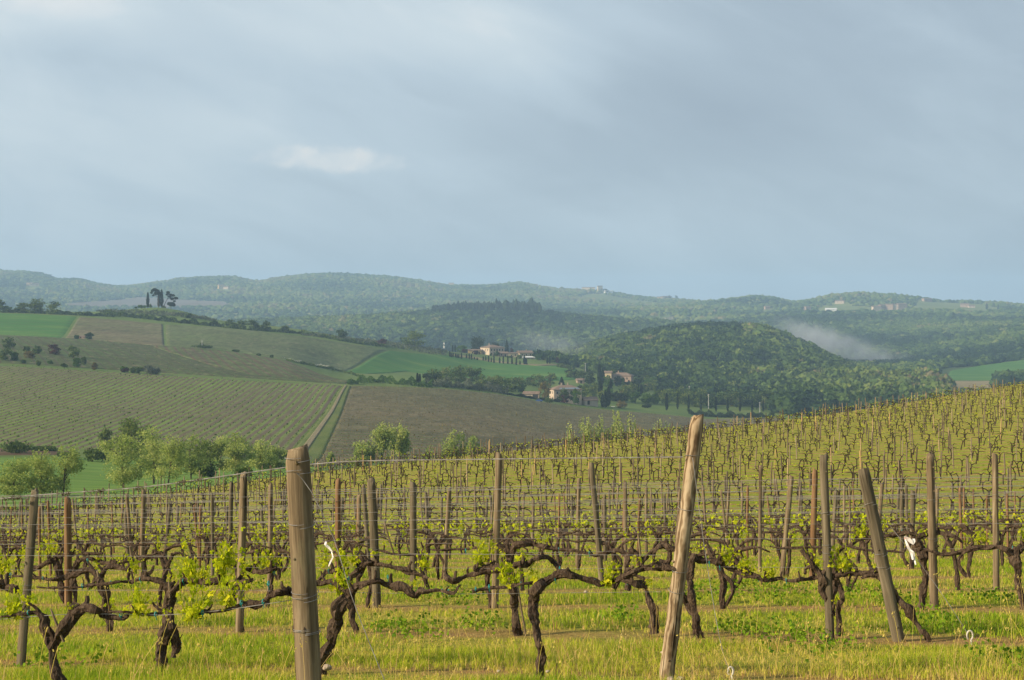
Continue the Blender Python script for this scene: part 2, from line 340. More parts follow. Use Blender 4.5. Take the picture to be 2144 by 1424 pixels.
def wood_mat(name, dark, mid, pale, grain=1.0, rings=False):
    t = new_mat(name); o = t.obj()
    oi = t.n('ShaderNodeObjectInfo').outputs['Random']
    off = t.n('ShaderNodeCombineXYZ', {0: t.math('MULTIPLY', oi, 37.0), 1: t.math('MULTIPLY', oi, 11.0), 2: t.math('MULTIPLY', oi, 5.0)}).outputs[0]
    p = t.n('ShaderNodeVectorMath', {0: o, 1: off}, operation='ADD').outputs[0]
    g1 = t.noise(t.map(p, (38 * grain, 38 * grain, 1.6)), 1.0, 6, 0.6, 0.35)
    g2 = t.noise(t.map(p, (6, 6, 1.4)), 1.0, 5, 0.55, 0.6)
    if rings: g1 = t.math('ADD', t.math('MULTIPLY', g1, 0.55), t.math('MULTIPLY', t.n('ShaderNodeTexWave', {'Vector': t.map(p, (3.0, 3.0, 1.1)), 'Scale': 2.6, 'Distortion': 9.0, 'Detail': 3.0, 'Detail Scale': 1.4}).outputs['Fac'], 0.45))
    crack = t.ramp(t.noise(t.map(p, (30, 30, 0.7)), 1.0, 3, 0.55, 0.2), [(0.31, 0.0), (0.37, 1.0)])
    c = t.ramp(t.math('ADD', t.math('MULTIPLY', g1, 0.65), t.math('MULTIPLY', g2, 0.35)), [(0.30, dark), (0.5, mid), (0.72, pale)])
    c = t.mix(t.math('SUBTRACT', 1.0, crack), c, (0.03, 0.02, 0.013))
    # weathering: grey-green lichen in loose patches
    lich = t.ramp(t.noise(t.map(p, (7, 7, 3)), 1.0, 6, 0.65), [(0.58, 0.0), (0.70, 1.0)])
    c = t.mix(t.math('MULTIPLY', lich, 0.38), c, (0.19, 0.18, 0.10))
    h = t.math('ADD', t.math('MULTIPLY', g1, 0.6), t.math('MULTIPLY', crack, 0.8))
    return finish(t, c, 0.9, 0.1, h, 0.7, 0.012)

def bark_mat():
    t = new_mat('vine_bark'); o = t.obj()
    n = t.noise(t.map(o, (60, 60, 14)), 1.0, 6, 0.65, 0.6); n2 = t.noise(o, 9.0, 4)
    c = t.ramp(t.math('ADD', t.math('MULTIPLY', n, 0.7), t.math('MULTIPLY', n2, 0.3)), [(0.30, (0.012, 0.008, 0.006)), (0.46, (0.055, 0.038, 0.026)), (0.60, (0.125, 0.090, 0.060)), (0.76, (0.25, 0.19, 0.13))])
    return finish(t, c, 0.95, 0.05, n, 1.0, 0.02)

def ground_near_mat():
    t = new_mat('vineyard_grass_ground'); o = t.obj(); s = t.n('ShaderNodeSeparateXYZ', {0: o})
    x, y, z = s.outputs
    n1 = t.noise(o, 0.55, 5, 0.6); n2 = t.noise(o, 3.3, 6, 0.65); n3 = t.noise(o, 22.0, 5, 0.7); n4 = t.noise(o, 0.045, 4, 0.5)
    g = t.ramp(t.math('ADD', t.math('MULTIPLY', n2, 0.5), t.math('MULTIPLY', n1, 0.5)),
               [(0.28, (0.17, 0.235, 0.024)), (0.46, (0.285, 0.325, 0.034)), (0.58, (0.42, 0.375, 0.060)), (0.70, (0.48, 0.37, 0.11))])
    g = t.mix(t.ramp(n3, [(0.3, 0.75), (0.65, 0.0)]), g, (0.085, 0.105, 0.014))
    # worn strip of earth and dead grass below every row
    r = t.math('ADD', y, t.math('MULTIPLY', x, 0.3))
    r = t.math('ADD', r, t.math('MULTIPLY', t.math('SUBTRACT', n2, 0.5), 0.5))
    fr = t.math('FRACT', t.math('DIVIDE', t.math('SUBTRACT', r, 19.5 - 1.55), 3.1))
    dd = t.math('MULTIPLY', t.math('ABSOLUTE', t.math('SUBTRACT', fr, 0.5)), 3.1)
    strip = t.math('MULTIPLY', t.ramp(dd, [(0.30, 1.0), (0.72, 0.0)]), t.ramp(n1, [(0.30, 0.35), (0.6, 1.0)]))
    e = t.ramp(t.math('ADD', t.math('MULTIPLY', n3, 0.5), t.math('MULTIPLY', n2, 0.5)), [(0.3, (0.16, 0.082, 0.036)), (0.5, (0.32, 0.175, 0.080)), (0.7, (0.46, 0.30, 0.155))])
    c = t.mix(t.math('MULTIPLY', strip, 0.80), g, e)
    return finish(t, c, 0.95, 0.05, n3, 0.8, 0.08)

def meadow_mat(name, stops, s1=0.02, s2=0.25, aniso=(1, 1, 1), rot=0.0, bump=0.5, tram=None):
    t = new_mat(name); o = t.map(t.obj(), aniso, (0, 0, rot))
    n = t.math('ADD', t.math('MULTIPLY', t.noise(o, s1, 5, 0.6), 0.6), t.math('MULTIPLY', t.noise(o, s2, 5, 0.7), 0.4))
    c = t.ramp(n, stops)
    if tram:                                          # wheel tracks through the crop
        dt = t.n('ShaderNodeVectorMath', {0: t.obj(), 1: (tram[0], tram[1], 0)}, operation='DOT_PRODUCT').outputs['Value']
        dt = t.math('ADD', dt, t.math('MULTIPLY', t.noise(t.obj(), 0.01, 2), 6.0)); ph = t.math('ABSOLUTE', t.math('SUBTRACT', t.math('FRACT', t.math('DIVIDE', dt, tram[2])), 0.5))
        c = t.mix(t.math('MULTIPLY', t.ramp(ph, [(0.04, 1.0), (0.09, 0.0)]), 0.42), c, (0.075, 0.085, 0.03))
    return finish(t, c, 0.95, 0.04, t.noise(o, s2 * 4, 3), bump, 0.6)

def row_field_mat(name, nrm, spacing, grass, soil, sharp=(0.35, 0.6), patch=0.012, mott=1.0, weights=(0.0, 1.0)):
    """rows of sown grass and turned soil, nrm = the map direction across the rows"""
    t = new_mat(name); o = t.obj()
    wob = t.noise(o, 0.02, 3)
    dt = t.n('ShaderNodeVectorMath', {0: o, 1: (nrm[0], nrm[1], 0)}, operation='DOT_PRODUCT').outputs['Value']
    ph = t.math('DIVIDE', t.math('ADD', dt, t.math('MULTIPLY', wob, 2.2)), spacing)
    tri = t.math('MULTIPLY', t.math('ABSOLUTE', t.math('SUBTRACT', t.math('FRACT', ph), 0.5)), 2.0)
    rid = t.n('ShaderNodeTexWhiteNoise', {'W': t.math('FLOOR', ph)}, noise_dimensions='1D').outputs['Value']
    n = t.noise(o, 0.35, 6, 0.7); pn = t.noise(o, patch, 4, 0.55)
    m = t.ramp(t.math('ADD', tri, t.math('MULTIPLY', t.math('SUBTRACT', n, 0.5), 0.32)), [(sharp[0], 0.0), (sharp[1], 1.0)])
    m = t.math('MULTIPLY', m, t.math('ADD', 0.55, t.math('MULTIPLY', rid, 0.6)), clamp=True)
    pw = t.ramp(pn, [(0.38, weights[0]), (0.62, weights[1])])
    m = t.math('MAXIMUM', t.math('MULTIPLY', m, t.math('SUBTRACT', 1.0, t.math('MULTIPLY', pw, 0.75))), t.math('MULTIPLY', pw, 0.0))
    gcol = t.mix(t.ramp(n, [(0.35, 0.0), (0.65, 1.0)]), grass[0], grass[1])
    scol = t.mix(t.ramp(t.noise(o, 0.9, 5, 0.7), [(0.35, 0.0), (0.65, 1.0)]), soil[0], soil[1])
    c = t.mix(m, scol, gcol)                            # wetter and drier ground in broad patches
    c = t.mix(t.ramp(t.noise(t.map(o, (1, 2.2, 1), (0, 0, 0.5)), 0.016, 5, 0.6), [(0.34, 0.45 * mott), (0.62, 0.0)]), c, (0.052, 0.058, 0.026))
    c = t.mix(t.ramp(t.noise(t.map(o, (1, 0.35, 1)), 0.22, 5, 0.75), [(0.36, 0.50 * mott), (0.56, 0.0)]), c, (0.040, 0.042, 0.020))
    c = t.mix(t.ramp(t.noise(t.map(o, (1, 0.35, 1), loc=(40, 9, 0)), 0.30, 4, 0.7), [(0.54, 0.0), (0.70, 0.45 * mott)]), c, (0.27, 0.24, 0.15))
    return finish(t, c, 0.95, 0.04, n, 0.6, 0.4)

MAT = {}
MAT['near'] = ground_near_mat()
MAT['meadow'] = meadow_mat('rough_meadow', [(0.30, (0.065, 0.105, 0.026)), (0.5, (0.105, 0.155, 0.038)), (0.68, (0.16, 0.18, 0.060))], 0.03, 0.3)
MAT['spring'] = meadow_mat('spring_green_meadow', [(0.30, (0.080, 0.150, 0.032)), (0.5, (0.120, 0.215, 0.042)), (0.68, (0.175, 0.245, 0.056))], 0.05, 0.9, (1, 4, 1), 0.25, 0.3, (0.25, 0.97, 9.0))
MAT['verge'] = meadow_mat('mown_verge', [(0.30, (0.080, 0.105, 0.034)), (0.5, (0.115, 0.150, 0.040)), (0.68, (0.170, 0.165, 0.068))], 0.06, 0.5, (3, 1, 1))
MAT['wheat'] = meadow_mat('young_wheat', [(0.30, (0.034, 0.105, 0.022)), (0.5, (0.055, 0.145, 0.026)), (0.62, (0.10, 0.185, 0.034)), (0.75, (0.17, 0.20, 0.05))], 0.012, 0.12, (1, 3.5, 1), 0.35, 0.2, (0.5, 0.866, 14.0))
MAT['straw'] = meadow_mat('dry_verge', [(0.3, (0.15, 0.13, 0.06)), (0.7, (0.30, 0.24, 0.13))], 0.05, 0.4)
MAT['track'] = meadow_mat('dirt_track', [(0.3, (0.16, 0.135, 0.075)), (0.5, (0.24, 0.20, 0.125)), (0.7, (0.13, 0.16, 0.05))], 0.08, 0.6, (6, 1, 1))
MAT['plough'] = meadow_mat('ploughed_soil', [(0.3, (0.075, 0.050, 0.030)), (0.7, (0.16, 0.115, 0.070))], 0.05, 0.5, (1, 5, 1))
MAT['woodfloor'] = meadow_mat('wood_floor', [(0.3, (0.028, 0.048, 0.014)), (0.52, (0.050, 0.078, 0.022)), (0.7, (0.085, 0.10, 0.034))], 0.006, 0.05)
MAT['farhill'] = meadow_mat('far_hillside', [(0.30, (0.07, 0.105, 0.03)), (0.46, (0.14, 0.175, 0.045)), (0.56, (0.21, 0.225, 0.070)), (0.68, (0.28, 0.26, 0.115))], 0.0028, 0.03)
MAT['lilac'] = meadow_mat('far_vineyard_soil', [(0.3, (0.115, 0.095, 0.075)), (0.7, (0.18, 0.15, 0.115))], 0.01, 0.08, (1, 5, 1), 0.5)
MAT['paleg'] = meadow_mat('pale_green_field', [(0.3, (0.10, 0.14, 0.035)), (0.7, (0.17, 0.19, 0.06))], 0.01, 0.08)
MAT['striped'] = row_field_mat('striped_vineyard', (0.9975, 0.07), 2.75, ((0.110, 0.190, 0.030), (0.185, 0.265, 0.048)), ((0.088, 0.068, 0.044), (0.165, 0.130, 0.085)), (0.40, 0.58), 0.010, mott=0.35, weights=(0.0, 0.45))
MAT['brownrows'] = row_field_mat('brown_vineyard', (-0.228, 0.974), 9.0, ((0.088, 0.120, 0.034), (0.130, 0.155, 0.048)), ((0.110, 0.088, 0.054), (0.19, 0.150, 0.096)), (0.34, 0.66), 0.007, weights=(0.0, 0.95))
MAT['uprows'] = row_field_mat('upper_vineyard', (0.93, 0.36), 5.2, ((0.066, 0.108, 0.028), (0.098, 0.142, 0.038)), ((0.095, 0.072, 0.044), (0.070, 0.085, 0.032)), (0.16, 0.34), 0.01, weights=(0.0, 0.5))
MAT['redrows'] = row_field_mat('brown_striped_rows', (0.96, 0.27), 5.0, ((0.085, 0.130, 0.036), (0.120, 0.165, 0.046)), ((0.105, 0.062, 0.042), (0.145, 0.095, 0.062)), (0.20, 0.34), 0.01, weights=(0.0, 0.2))
MAT['greyrows'] = row_field_mat('grey_green_vineyard', (0.85, -0.53), 3.0, ((0.085, 0.140, 0.038), (0.115, 0.170, 0.050)), ((0.105, 0.128, 0.054), (0.140, 0.150, 0.075)), (0.25, 0.6), 0.01, weights=(0.0, 0.6))
MAT['strawrows'] = row_field_mat('straw_and_soil_rows', (0.62, -0.785), 10.0, ((0.085, 0.130, 0.042), (0.170, 0.205, 0.072)), ((0.130, 0.108, 0.068), (0.22, 0.165, 0.105)), (0.34, 0.52), 0.016, weights=(0.0, 0.75))

MAT['post'] = wood_mat('weathered_post_wood', (0.055, 0.040, 0.022), (0.170, 0.128, 0.076), (0.36, 0.285, 0.18))
MAT['postgrey'] = wood_mat('grey_post_wood', (0.042, 0.034, 0.021), (0.125, 0.102, 0.065), (0.26, 0.215, 0.14))
MAT['postnew'] = wood_mat('peeled_post_wood', (0.085, 0.055, 0.030), (0.235, 0.170, 0.098), (0.42, 0.335, 0.22), 0.55, True)
MAT['postred'] = wood_mat('reddish_post_wood', (0.075, 0.040, 0.019), (0.18, 0.105, 0.052), (0.32, 0.21, 0.115))
MAT['bark'] = bark_mat()
MAT['leaf'] = leaf_mat('young_vine_leaf', [(0.0, (0.21, 0.30, 0.010)), (0.5, (0.42, 0.48, 0.014)), (1.0, (0.64, 0.60, 0.030))], 0.46)
MAT['grass'] = leaf_mat('meadow_grass', [(0.0, (0.080, 0.170, 0.014)), (0.25, (0.210, 0.320, 0.020)), (0.5, (0.400, 0.450, 0.034)), (0.72, (0.58, 0.48, 0.095)), (0.88, (0.58, 0.44, 0.18)), (1.0, (0.44, 0.23, 0.09))], 0.40)
t_ = new_mat('galvanised_wire'); MAT['wire'] = finish(t_, t_.ramp(t_.noise(t_.obj(), 14.0, 3), [(0.35, (0.13, 0.12, 0.105)), (0.65, (0.30, 0.285, 0.26))]), 0.5, 0.4)
t_ = new_mat('turquoise_tie'); MAT['tie'] = finish(t_, t_.ramp(t_.noise(t_.obj(), 30.0), [(0.3, (0.012, 0.20, 0.19)), (0.7, (0.03, 0.34, 0.31))]), 0.5, 0.3)
t_ = new_mat('stone'); MAT['stone'] = finish(t_, t_.ramp(t_.noise(t_.obj(), 18.0, 6), [(0.3, (0.20, 0.15, 0.10)), (0.7, (0.46, 0.39, 0.29))]), 0.9, 0.1, t_.noise(t_.obj(), 30.0, 5), 0.8, 0.02)
t_ = new_mat('pale_plastic_tape'); MAT['tape'] = finish(t_, t_.ramp(t_.noise(t_.map(t_.obj(), (1, 1, 9)), 2.0, 2), [(0.42, (0.78, 0.76, 0.74)), (0.56, (0.80, 0.74, 0.70)), (0.62, (0.72, 0.26, 0.14))]), 0.4, 0.4)
t_ = new_mat('anchor_iron'); MAT['iron'] = finish(t_, t_.ramp(t_.noise(t_.obj(), 25.0, 4), [(0.35, (0.34, 0.31, 0.25)), (0.65, (0.56, 0.53, 0.45))]), 0.6, 0.3)

# ------------------------------------------------------------------ ground sheets
near_rows = {0: 10, 1: 12, 2: 14, 3: 14, 4: 14, 5: 20, 6: 20, 7: 24, 8: 36}
vg = terrain_mesh('vineyard_ground', 1, 9, lambda k: near_rows[k], MAT['near'])
# the verge the photographer stands on
xs = np.linspace(-11, 17, 57); ys = np.concatenate([np.linspace(-25, 2, 12), np.linspace(2, 6, 13)[1:]])
XX, YY = np.meshgrid(xs, ys); ZZ = T(XX, np.maximum(YY, 2.0))
ix, iy = np.meshgrid(np.arange(len(ys) - 1), np.arange(len(xs) - 1), indexing='ij'); w_ = len(xs)
vq = np.stack([ix * w_ + iy, ix * w_ + iy + 1, (ix + 1) * w_ + iy + 1, (ix + 1) * w_ + iy], -1).reshape(-1, 4)
tag(link('roadside_verge', np_mesh('roadside_verge', np.stack([XX, YY, ZZ], -1), vq, smooth=True), MAT['near']), kind='structure')
terrain_mesh('valley_ground', 9, 19, lambda k: 20, MAT['meadow'])
terrain_mesh('wooded_hills', 19, 25, lambda k: 26, MAT['woodfloor'], (-900, 3000))
terrain_mesh('distant_hills', 25, 29, lambda k: 40, MAT['farhill'], (-900, 3000))

def as_depth(p, dmin):
    """(u, v) on the visible slope, or (u, None, d) for a given distance -> (u, d)"""
    return (p[0], p[2]) if len(p) > 2 and p[1] is None else (p[0], hit(p[0], p[1], dmin))
FIELD = {}
def field(name, mat, bottom, top, dmin, nu=80, nv=60, lift=0.25):
    lift = min(lift, 0.6)
    def line(pl):
        ud = np.array([as_depth(p, dmin) for p in pl]); xy = np.stack([(ud[:, 0] - U0) / F * ud[:, 1], ud[:, 1]], 1)
        # sampled by bearing so that both edges keep the drawn outline
        s = np.concatenate([[0], np.cumsum(np.abs(np.diff([p[0] for p in pl])) + 1e-6)]); s /= s[-1]
        tt = np.linspace(0, 1, nu)
        return np.stack([np.interp(tt, s, xy[:, 0]), np.interp(tt, s, xy[:, 1])], 1)
    B, Tp = line(bottom), line(top)
    t = np.linspace(0, 1, nv)[:, None, None]
    XY = (1 - t) * B[None] + t * Tp[None]
    lf = lift * np.minimum(0.4 + XY[..., 1] / 900.0, 2.2)
    lf = lf.copy(); lf[0] = lf[-1] = -0.12; lf[:, 0] = lf[:, -1] = -0.12      # the edges sink into the ground
    V = np.concatenate([XY, (T(XY[..., 0], XY[..., 1]) + lf)[..., None]], -1).reshape(-1, 3)
    i, j = np.meshgrid(np.arange(nv - 1), np.arange(nu - 1), indexing='ij')
    q = np.stack([i * nu + j, i * nu + j + 1, (i + 1) * nu + j + 1, (i + 1) * nu + j], -1).reshape(-1, 4)
    tag(link(name, np_mesh(name, V, q, smooth=True), mat), kind='structure')
    FIELD[name] = np.concatenate([B, Tp[::-1]])
def inside(poly, x, y):
    r = np.zeros(len(x), bool); n = len(poly)
    for i in range(n):
        (x1, y1), (x2, y2) = poly[i], poly[(i + 1) % n]
        c = ((y1 > y) != (y2 > y)) & (x < (x2 - x1) * (y - y1) / (y2 - y1 + 1e-12) + x1)
        r ^= c
    return r

field('meadow_strip', MAT['spring'], [(-260, None, 118), (0, None, 122), (300, None, 138), (600, None, 152), (690, None, 158)], [(-260, 948), (0, 958), (150, 958), (300, None, 325), (690, None, 325)], 110, 90, 70, 0.1)
field('ploughed_strip', MAT['plough'], [(-200, 952), (0, 955), (110, 954), (150, 950)], [(-200, 936), (0, 939), (110, 939), (150, 946)], 250, 40, 14, 0.2)
field('striped_vineyard', MAT['striped'], [(-240, 920), (0, 930), (200, 944), (420, 957), (600, 962)], [(-240, 757), (0, 768), (300, 784), (600, 803), (719, 809)], 280, 120, 90, 0.3)
field('dirt_track', MAT['track'], [(607, 962), (624, 966)], [(722, 809), (727, 809)], 280, 9, 80, 0.6)
field('green_verge', MAT['verge'], [(594, 958), (652, 981)], [(717, 809), (735, 809)], 280, 12, 80, 0.4)
field('brown_vineyard', MAT['brownrows'], [(645, 979), (780, None, 372), (900, None, 372), (1200, None, 372), (1640, None, 400)], [(733, 809), (900, 814), (1030, 825), (1200, 852), (1400, 870), (1640, None, 893)], 280, 140, 90, 0.3)
field('upper_vineyard', MAT['uprows'], [(-240, 751), (0, 762), (300, 779), (600, 798), (725, 805)], [(-240, 694), (0, 703), (150, 709), (313, 724), (480, 736), (600, 756), (735, 801)], 600, 110, 70, 0.3)
field('steep_row_vineyard', MAT['redrows'], [(318, 727), (430, 764), (530, 789), (728, 803)], [(322, 725), (480, 737), (600, 757), (735, 800)], 600, 110, 40, 0.45)
field('bright_green_field', MAT['wheat'], [(-240, 690), (0, 701), (130, 708)], [(-240, 650), (0, 657), (163, 664)], 850, 50, 40, 0.3)
field('straw_field', MAT['strawrows'], [(134, 709), (250, 718), (345, 727)], [(166, 665), (250, 671), (341, 679)], 850, 60, 40, 0.3)
field('grey_green_vineyard', MAT['greyrows'], [(349, 727), (480, 734), (600, 754), (712, 777)], [(345, 680), (480, 689), (600, 702), (745, 724), (812, 734)], 800, 80, 50, 0.3)
field('wheat_field', MAT['wheat'], [(716, 778), (765, 783), (850, 778), (930, 786), (1010, 796), (1110, 800), (1206, 796)], [(816, 735), (945, 745), (1000, 752), (1075, 763), (1140, 768), (1180, 768), (1207, 774)], 840, 90, 50, 0.3)
field('villa_verge', MAT['straw'], [(944, 746), (1000, 754), (1075, 765), (1125, 768), (1180, 768)], [(940, 743), (1000, 750), (1070, 761), (1125, 765), (1165, 765)], 1000, 50, 8, 0.5)
field('far_green_field', MAT['wheat'], [(1976, 796), (2080, 796), (2180, 790)], [(1990, 777), (2060, 765), (2180, 752)], 1300, 40, 24, 0.4)
field('tan_field', MAT['straw'], [(1960, 812), (2090, 812)], [(1976, 798), (2086, 798)], 1000, 24, 10, 0.4)
field('hillside_vineyard', MAT['lilac'], [(95, 646), (260, 646), (500, 646)], [(150, 636), (290, 622), (470, 632)], 3500, 50, 20, 0.8)
field('hamlet_field', MAT['paleg'], [(1700, 654), (1770, 655), (1850, 652)], [(1725, 641), (1780, 641), (1840, 645)], 3200, 30, 14, 0.8)
field('olive_slope', MAT['paleg'], [(1890, 654), (2000, 655), (2120, 655)], [(1925, 634), (1980, 634), (2060, 638)], 3200, 40, 20, 0.8)
field('ridge_meadow', MAT['paleg'], [(1200, 628), (1320, 640), (1450, 648)], [(1230, 616), (1320, 626), (1430, 637)], 4400, 40, 14, 0.8)

# ------------------------------------------------------------------ trees and shrubs
LG_STOPS = [(0.0, (0.024, 0.042, 0.013)), (0.35, (0.062, 0.102, 0.023)), (0.65, (0.115, 0.165, 0.036)), (1.0, (0.20, 0.235, 0.055))]
MAT['f_spring'] = leaf_mat('spring_foliage', [(0.0, (0.14, 0.195, 0.050)), (0.45, (0.285, 0.36, 0.085)), (0.75, (0.42, 0.47, 0.13)), (1.0, (0.54, 0.55, 0.19))], 0.5)
MAT['f_green'] = leaf_mat('green_foliage', LG_STOPS, 0.25)
MAT['f_bright'] = leaf_mat('bright_green_foliage', [(0.0, (0.035, 0.075, 0.014)), (0.5, (0.070, 0.135, 0.022)), (1.0, (0.115, 0.185, 0.034))], 0.3)
MAT['f_dark'] = leaf_mat('dark_evergreen_foliage', [(0.0, (0.010, 0.018, 0.010)), (0.5, (0.020, 0.034, 0.015)), (1.0, (0.036, 0.056, 0.022))], 0.1)
MAT['f_olive'] = leaf_mat('grey_olive_foliage', [(0.0, (0.055, 0.070, 0.042)), (0.5, (0.095, 0.115, 0.072)), (1.0, (0.15, 0.17, 0.115))], 0.2)
MAT['f_purple'] = leaf_mat('purple_foliage', [(0.0, (0.030, 0.012, 0.014)), (0.5, (0.065, 0.026, 0.026)), (1.0, (0.11, 0.05, 0.042))], 0.2)
MAT['f_amber'] = leaf_mat('amber_foliage', [(0.0, (0.085, 0.070, 0.022)), (0.5, (0.160, 0.130, 0.038)), (1.0, (0.22, 0.19, 0.065))], 0.3)
MAT['f_white'] = leaf_mat('blossom', [(0.0, (0.10, 0.13, 0.05)), (0.45, (0.35, 0.36, 0.28)), (1.0, (0.75, 0.74, 0.66))], 0.2)
MAT['f_wood'] = leaf_mat('woodland_foliage', [(0.0, (0.012, 0.026, 0.014)), (0.25, (0.030, 0.058, 0.018)), (0.5, (0.072, 0.118, 0.028)), (0.75, (0.120, 0.165, 0.038)), (0.92, (0.16, 0.19, 0.056)), (1.0, (0.16, 0.14, 0.07))], 0.2)
t_ = new_mat('tree_bark'); MAT['trunk'] = finish(t_, t_.ramp(t_.noise(t_.map(t_.obj(), (6, 6, 1.5)), 1.0, 5), [(0.3, (0.035, 0.026, 0.018)), (0.7, (0.12, 0.095, 0.068))]), 0.95, 0.05)

def blob_crown(seed, blobs, nleaf, leaf, tint0=0.5, spread=0.22, shell=0.55, up=0.0):
    """leaf clumps through a set of blobs (x, y, z, rx, rz)"""
    g = np.random.default_rng(seed); m = MB()
    vol = np.array([b[3] ** 2 * b[4] for b in blobs]) ** 0.75; vol /= vol.sum()
    for b, w in zip(blobs, vol):
        n = max(6, int(nleaf * w)); d = g.normal(size=(n, 3)); d /= np.linalg.norm(d, axis=1)[:, None]
        r = g.uniform(shell, 1.0, (n, 1)) ** 0.8 * g.uniform(0.82, 1.12, (n, 1))
        pos = np.array(b[:3]) + d * r * np.array([b[3], b[3], b[4]])
        V, q = quads_at(pos, leaf * g.uniform(0.6, 1.35, n), g.integers(1 << 30), up)
        c = np.clip(tint0 + g.normal(0, spread * 0.5) + g.normal(0, spread * 0.7, n), 0, 1)
        m.add(V, q, None, np.repeat(c, 4))
    return m

def broad_parts(seed, h, w, leaf, nleaf, base=0.25, limbs=6, airy=0.0, tint0=0.5, lean=0.0):
    """returns (trunk MB, crown MB) of a tree standing on the origin"""
    g = np.random.default_rng(seed); tr = MB(); blobs = []
    r0 = max(0.035 * h * 0.55, 0.05)
    top = np.array([lean * h + g.normal(0, 0.03 * h), g.normal(0, 0.03 * h), h * 0.90])
    stem = spline([(0, 0, -0.4), (lean * h * 0.2, 0, h * base), (lean * h * 0.6 + g.normal(0, 0.02 * h), 0, h * 0.55), top], h / 9)
    tr.tube(stem, np.linspace(r0, r0 * 0.22, len(stem)), 7, 0.5, 0.06, seed)
    blobs.append((*(top - [0, 0, h * 0.08]), w * 0.27, h * 0.17)); blobs.append((*(top * [1, 1, 0.68]), w * 0.33, h * 0.2))
    if base < 0.2: blobs += [(w * 0.2 * math.cos(a), w * 0.2 * math.sin(a), h * 0.24, w * 0.26, h * 0.17) for a in g.uniform(0, 6.28, 4)]
    for k in range(limbs):
        a = k * 2.4 + g.uniform(-0.5, 0.5); z0 = h * g.uniform(base, 0.55); f = z0 / h
        p0 = np.array([lean * h * f, 0, z0]); R_ = w * 0.5 * g.uniform(0.45, 0.82); z1 = z0 + h * g.uniform(0.10, 0.34)
        p1 = p0 + [math.cos(a) * R_, math.sin(a) * R_, z1 - z0]
        L = spline([p0, p0 * 0.55 + p1 * 0.45 + [0, 0, h * 0.02], p1], h / 10)
        tr.tube(L, np.linspace(r0 * 0.5, r0 * 0.12, len(L)), 5, 0.5)
        s = g.uniform(0.75, 1.15)
        blobs.append((*p1, w * 0.22 * s, h * 0.14 * s))
        if g.random() < 0.75:
            p2 = p0 * 0.5 + p1 * 0.5 + g.normal(0, 0.05 * h, 3) + [0, 0, 0.08 * h]
            blobs.append((*p2, w * 0.19, h * 0.12))
    for _ in range(9):                                  # ragged outer sprays
        d = g.normal(size=3); d /= np.linalg.norm(d); blobs.append((lean * h * 0.5 + d[0] * w * 0.45, d[1] * w * 0.45, h * (0.55 + 0.42 * d[2]), w * g.uniform(0.07, 0.12), h * g.uniform(0.06, 0.11)))
    cr = blob_crown(seed + 5, blobs, nleaf, leaf, tint0, 0.25, 0.25 + 0.0 * airy)
    return tr, cr

def cypress_parts(seed, h, w, leaf, n=420):
    g = np.random.default_rng(seed); t = g.random(n) ** 0.85
    prof = np.sin(np.clip(t * 0.93 + 0.07, 0, 1) * math.pi) ** 0.55 * (1 - 0.45 * t)
    a = g.uniform(0, 6.283, n); r = w * 0.5 * prof * g.uniform(0.55, 1.12, n)
    pos = np.stack([np.cos(a) * r, np.sin(a) * r, h * (0.07 + 0.92 * t)], 1)
    m = MB(); V, q = quads_at(pos, leaf * g.uniform(0.7, 1.4, n), seed, 0.9, 1.5)
    m.add(V, q, None, np.repeat(np.clip(g.normal(0.5, 0.25, n), 0, 1), 4))
    zt = np.linspace(0.08, 0.93, 9); m.tube([(0, 0, h * z) for z in zt], [w * 0.36 * (math.sin((z * 0.93 + 0.07) * math.pi) ** 0.55) * (1 - 0.45 * z) for z in zt], 7, 0.2)
    tr = MB(); tr.tube([(0, 0, -0.3), (0, 0, h * 0.06), (0, 0, h * 0.14)], [w * 0.12, w * 0.10, w * 0.08], 6)
    return tr, m

def conifer_parts(seed, h, w, leaf, n=700):
    g = np.random.default_rng(seed); t = g.random(n) ** 1.35
    tier = 0.75 + 0.25 * np.abs(np.sin(t * 26)); a = g.uniform(0, 6.283, n)
    r = w * 0.5 * (1 - t) ** 0.85 * tier * g.uniform(0.35, 1.1, n)
    pos = np.stack([np.cos(a) * r, np.sin(a) * r, h * (0.10 + 0.9 * t) - r * 0.25], 1)
    m = MB(); V, q = quads_at(pos, leaf * g.uniform(0.7, 1.4, n), seed); m.add(V, q, None, np.repeat(np.clip(g.normal(0.5, 0.25, n), 0, 1), 4))
    tr = MB(); tr.tube([(0, 0, -0.3), (0, 0, h * 0.5), (0, 0, h * 0.93)], [w * 0.06, w * 0.04, w * 0.01], 6)
    return tr, m

def bush_crown(seed, h, w, leaf, n, tint0=0.5):
    g = np.random.default_rng(seed)
    blobs = [(g.uniform(-0.3, 0.3) * w, g.uniform(-0.3, 0.3) * w, h * g.uniform(0.28, 0.62), w * g.uniform(0.2, 0.32), h * g.uniform(0.26, 0.4)) for _ in range(7)]
    return blob_crown(seed, blobs, n, leaf, tint0, 0.22, 0.3)

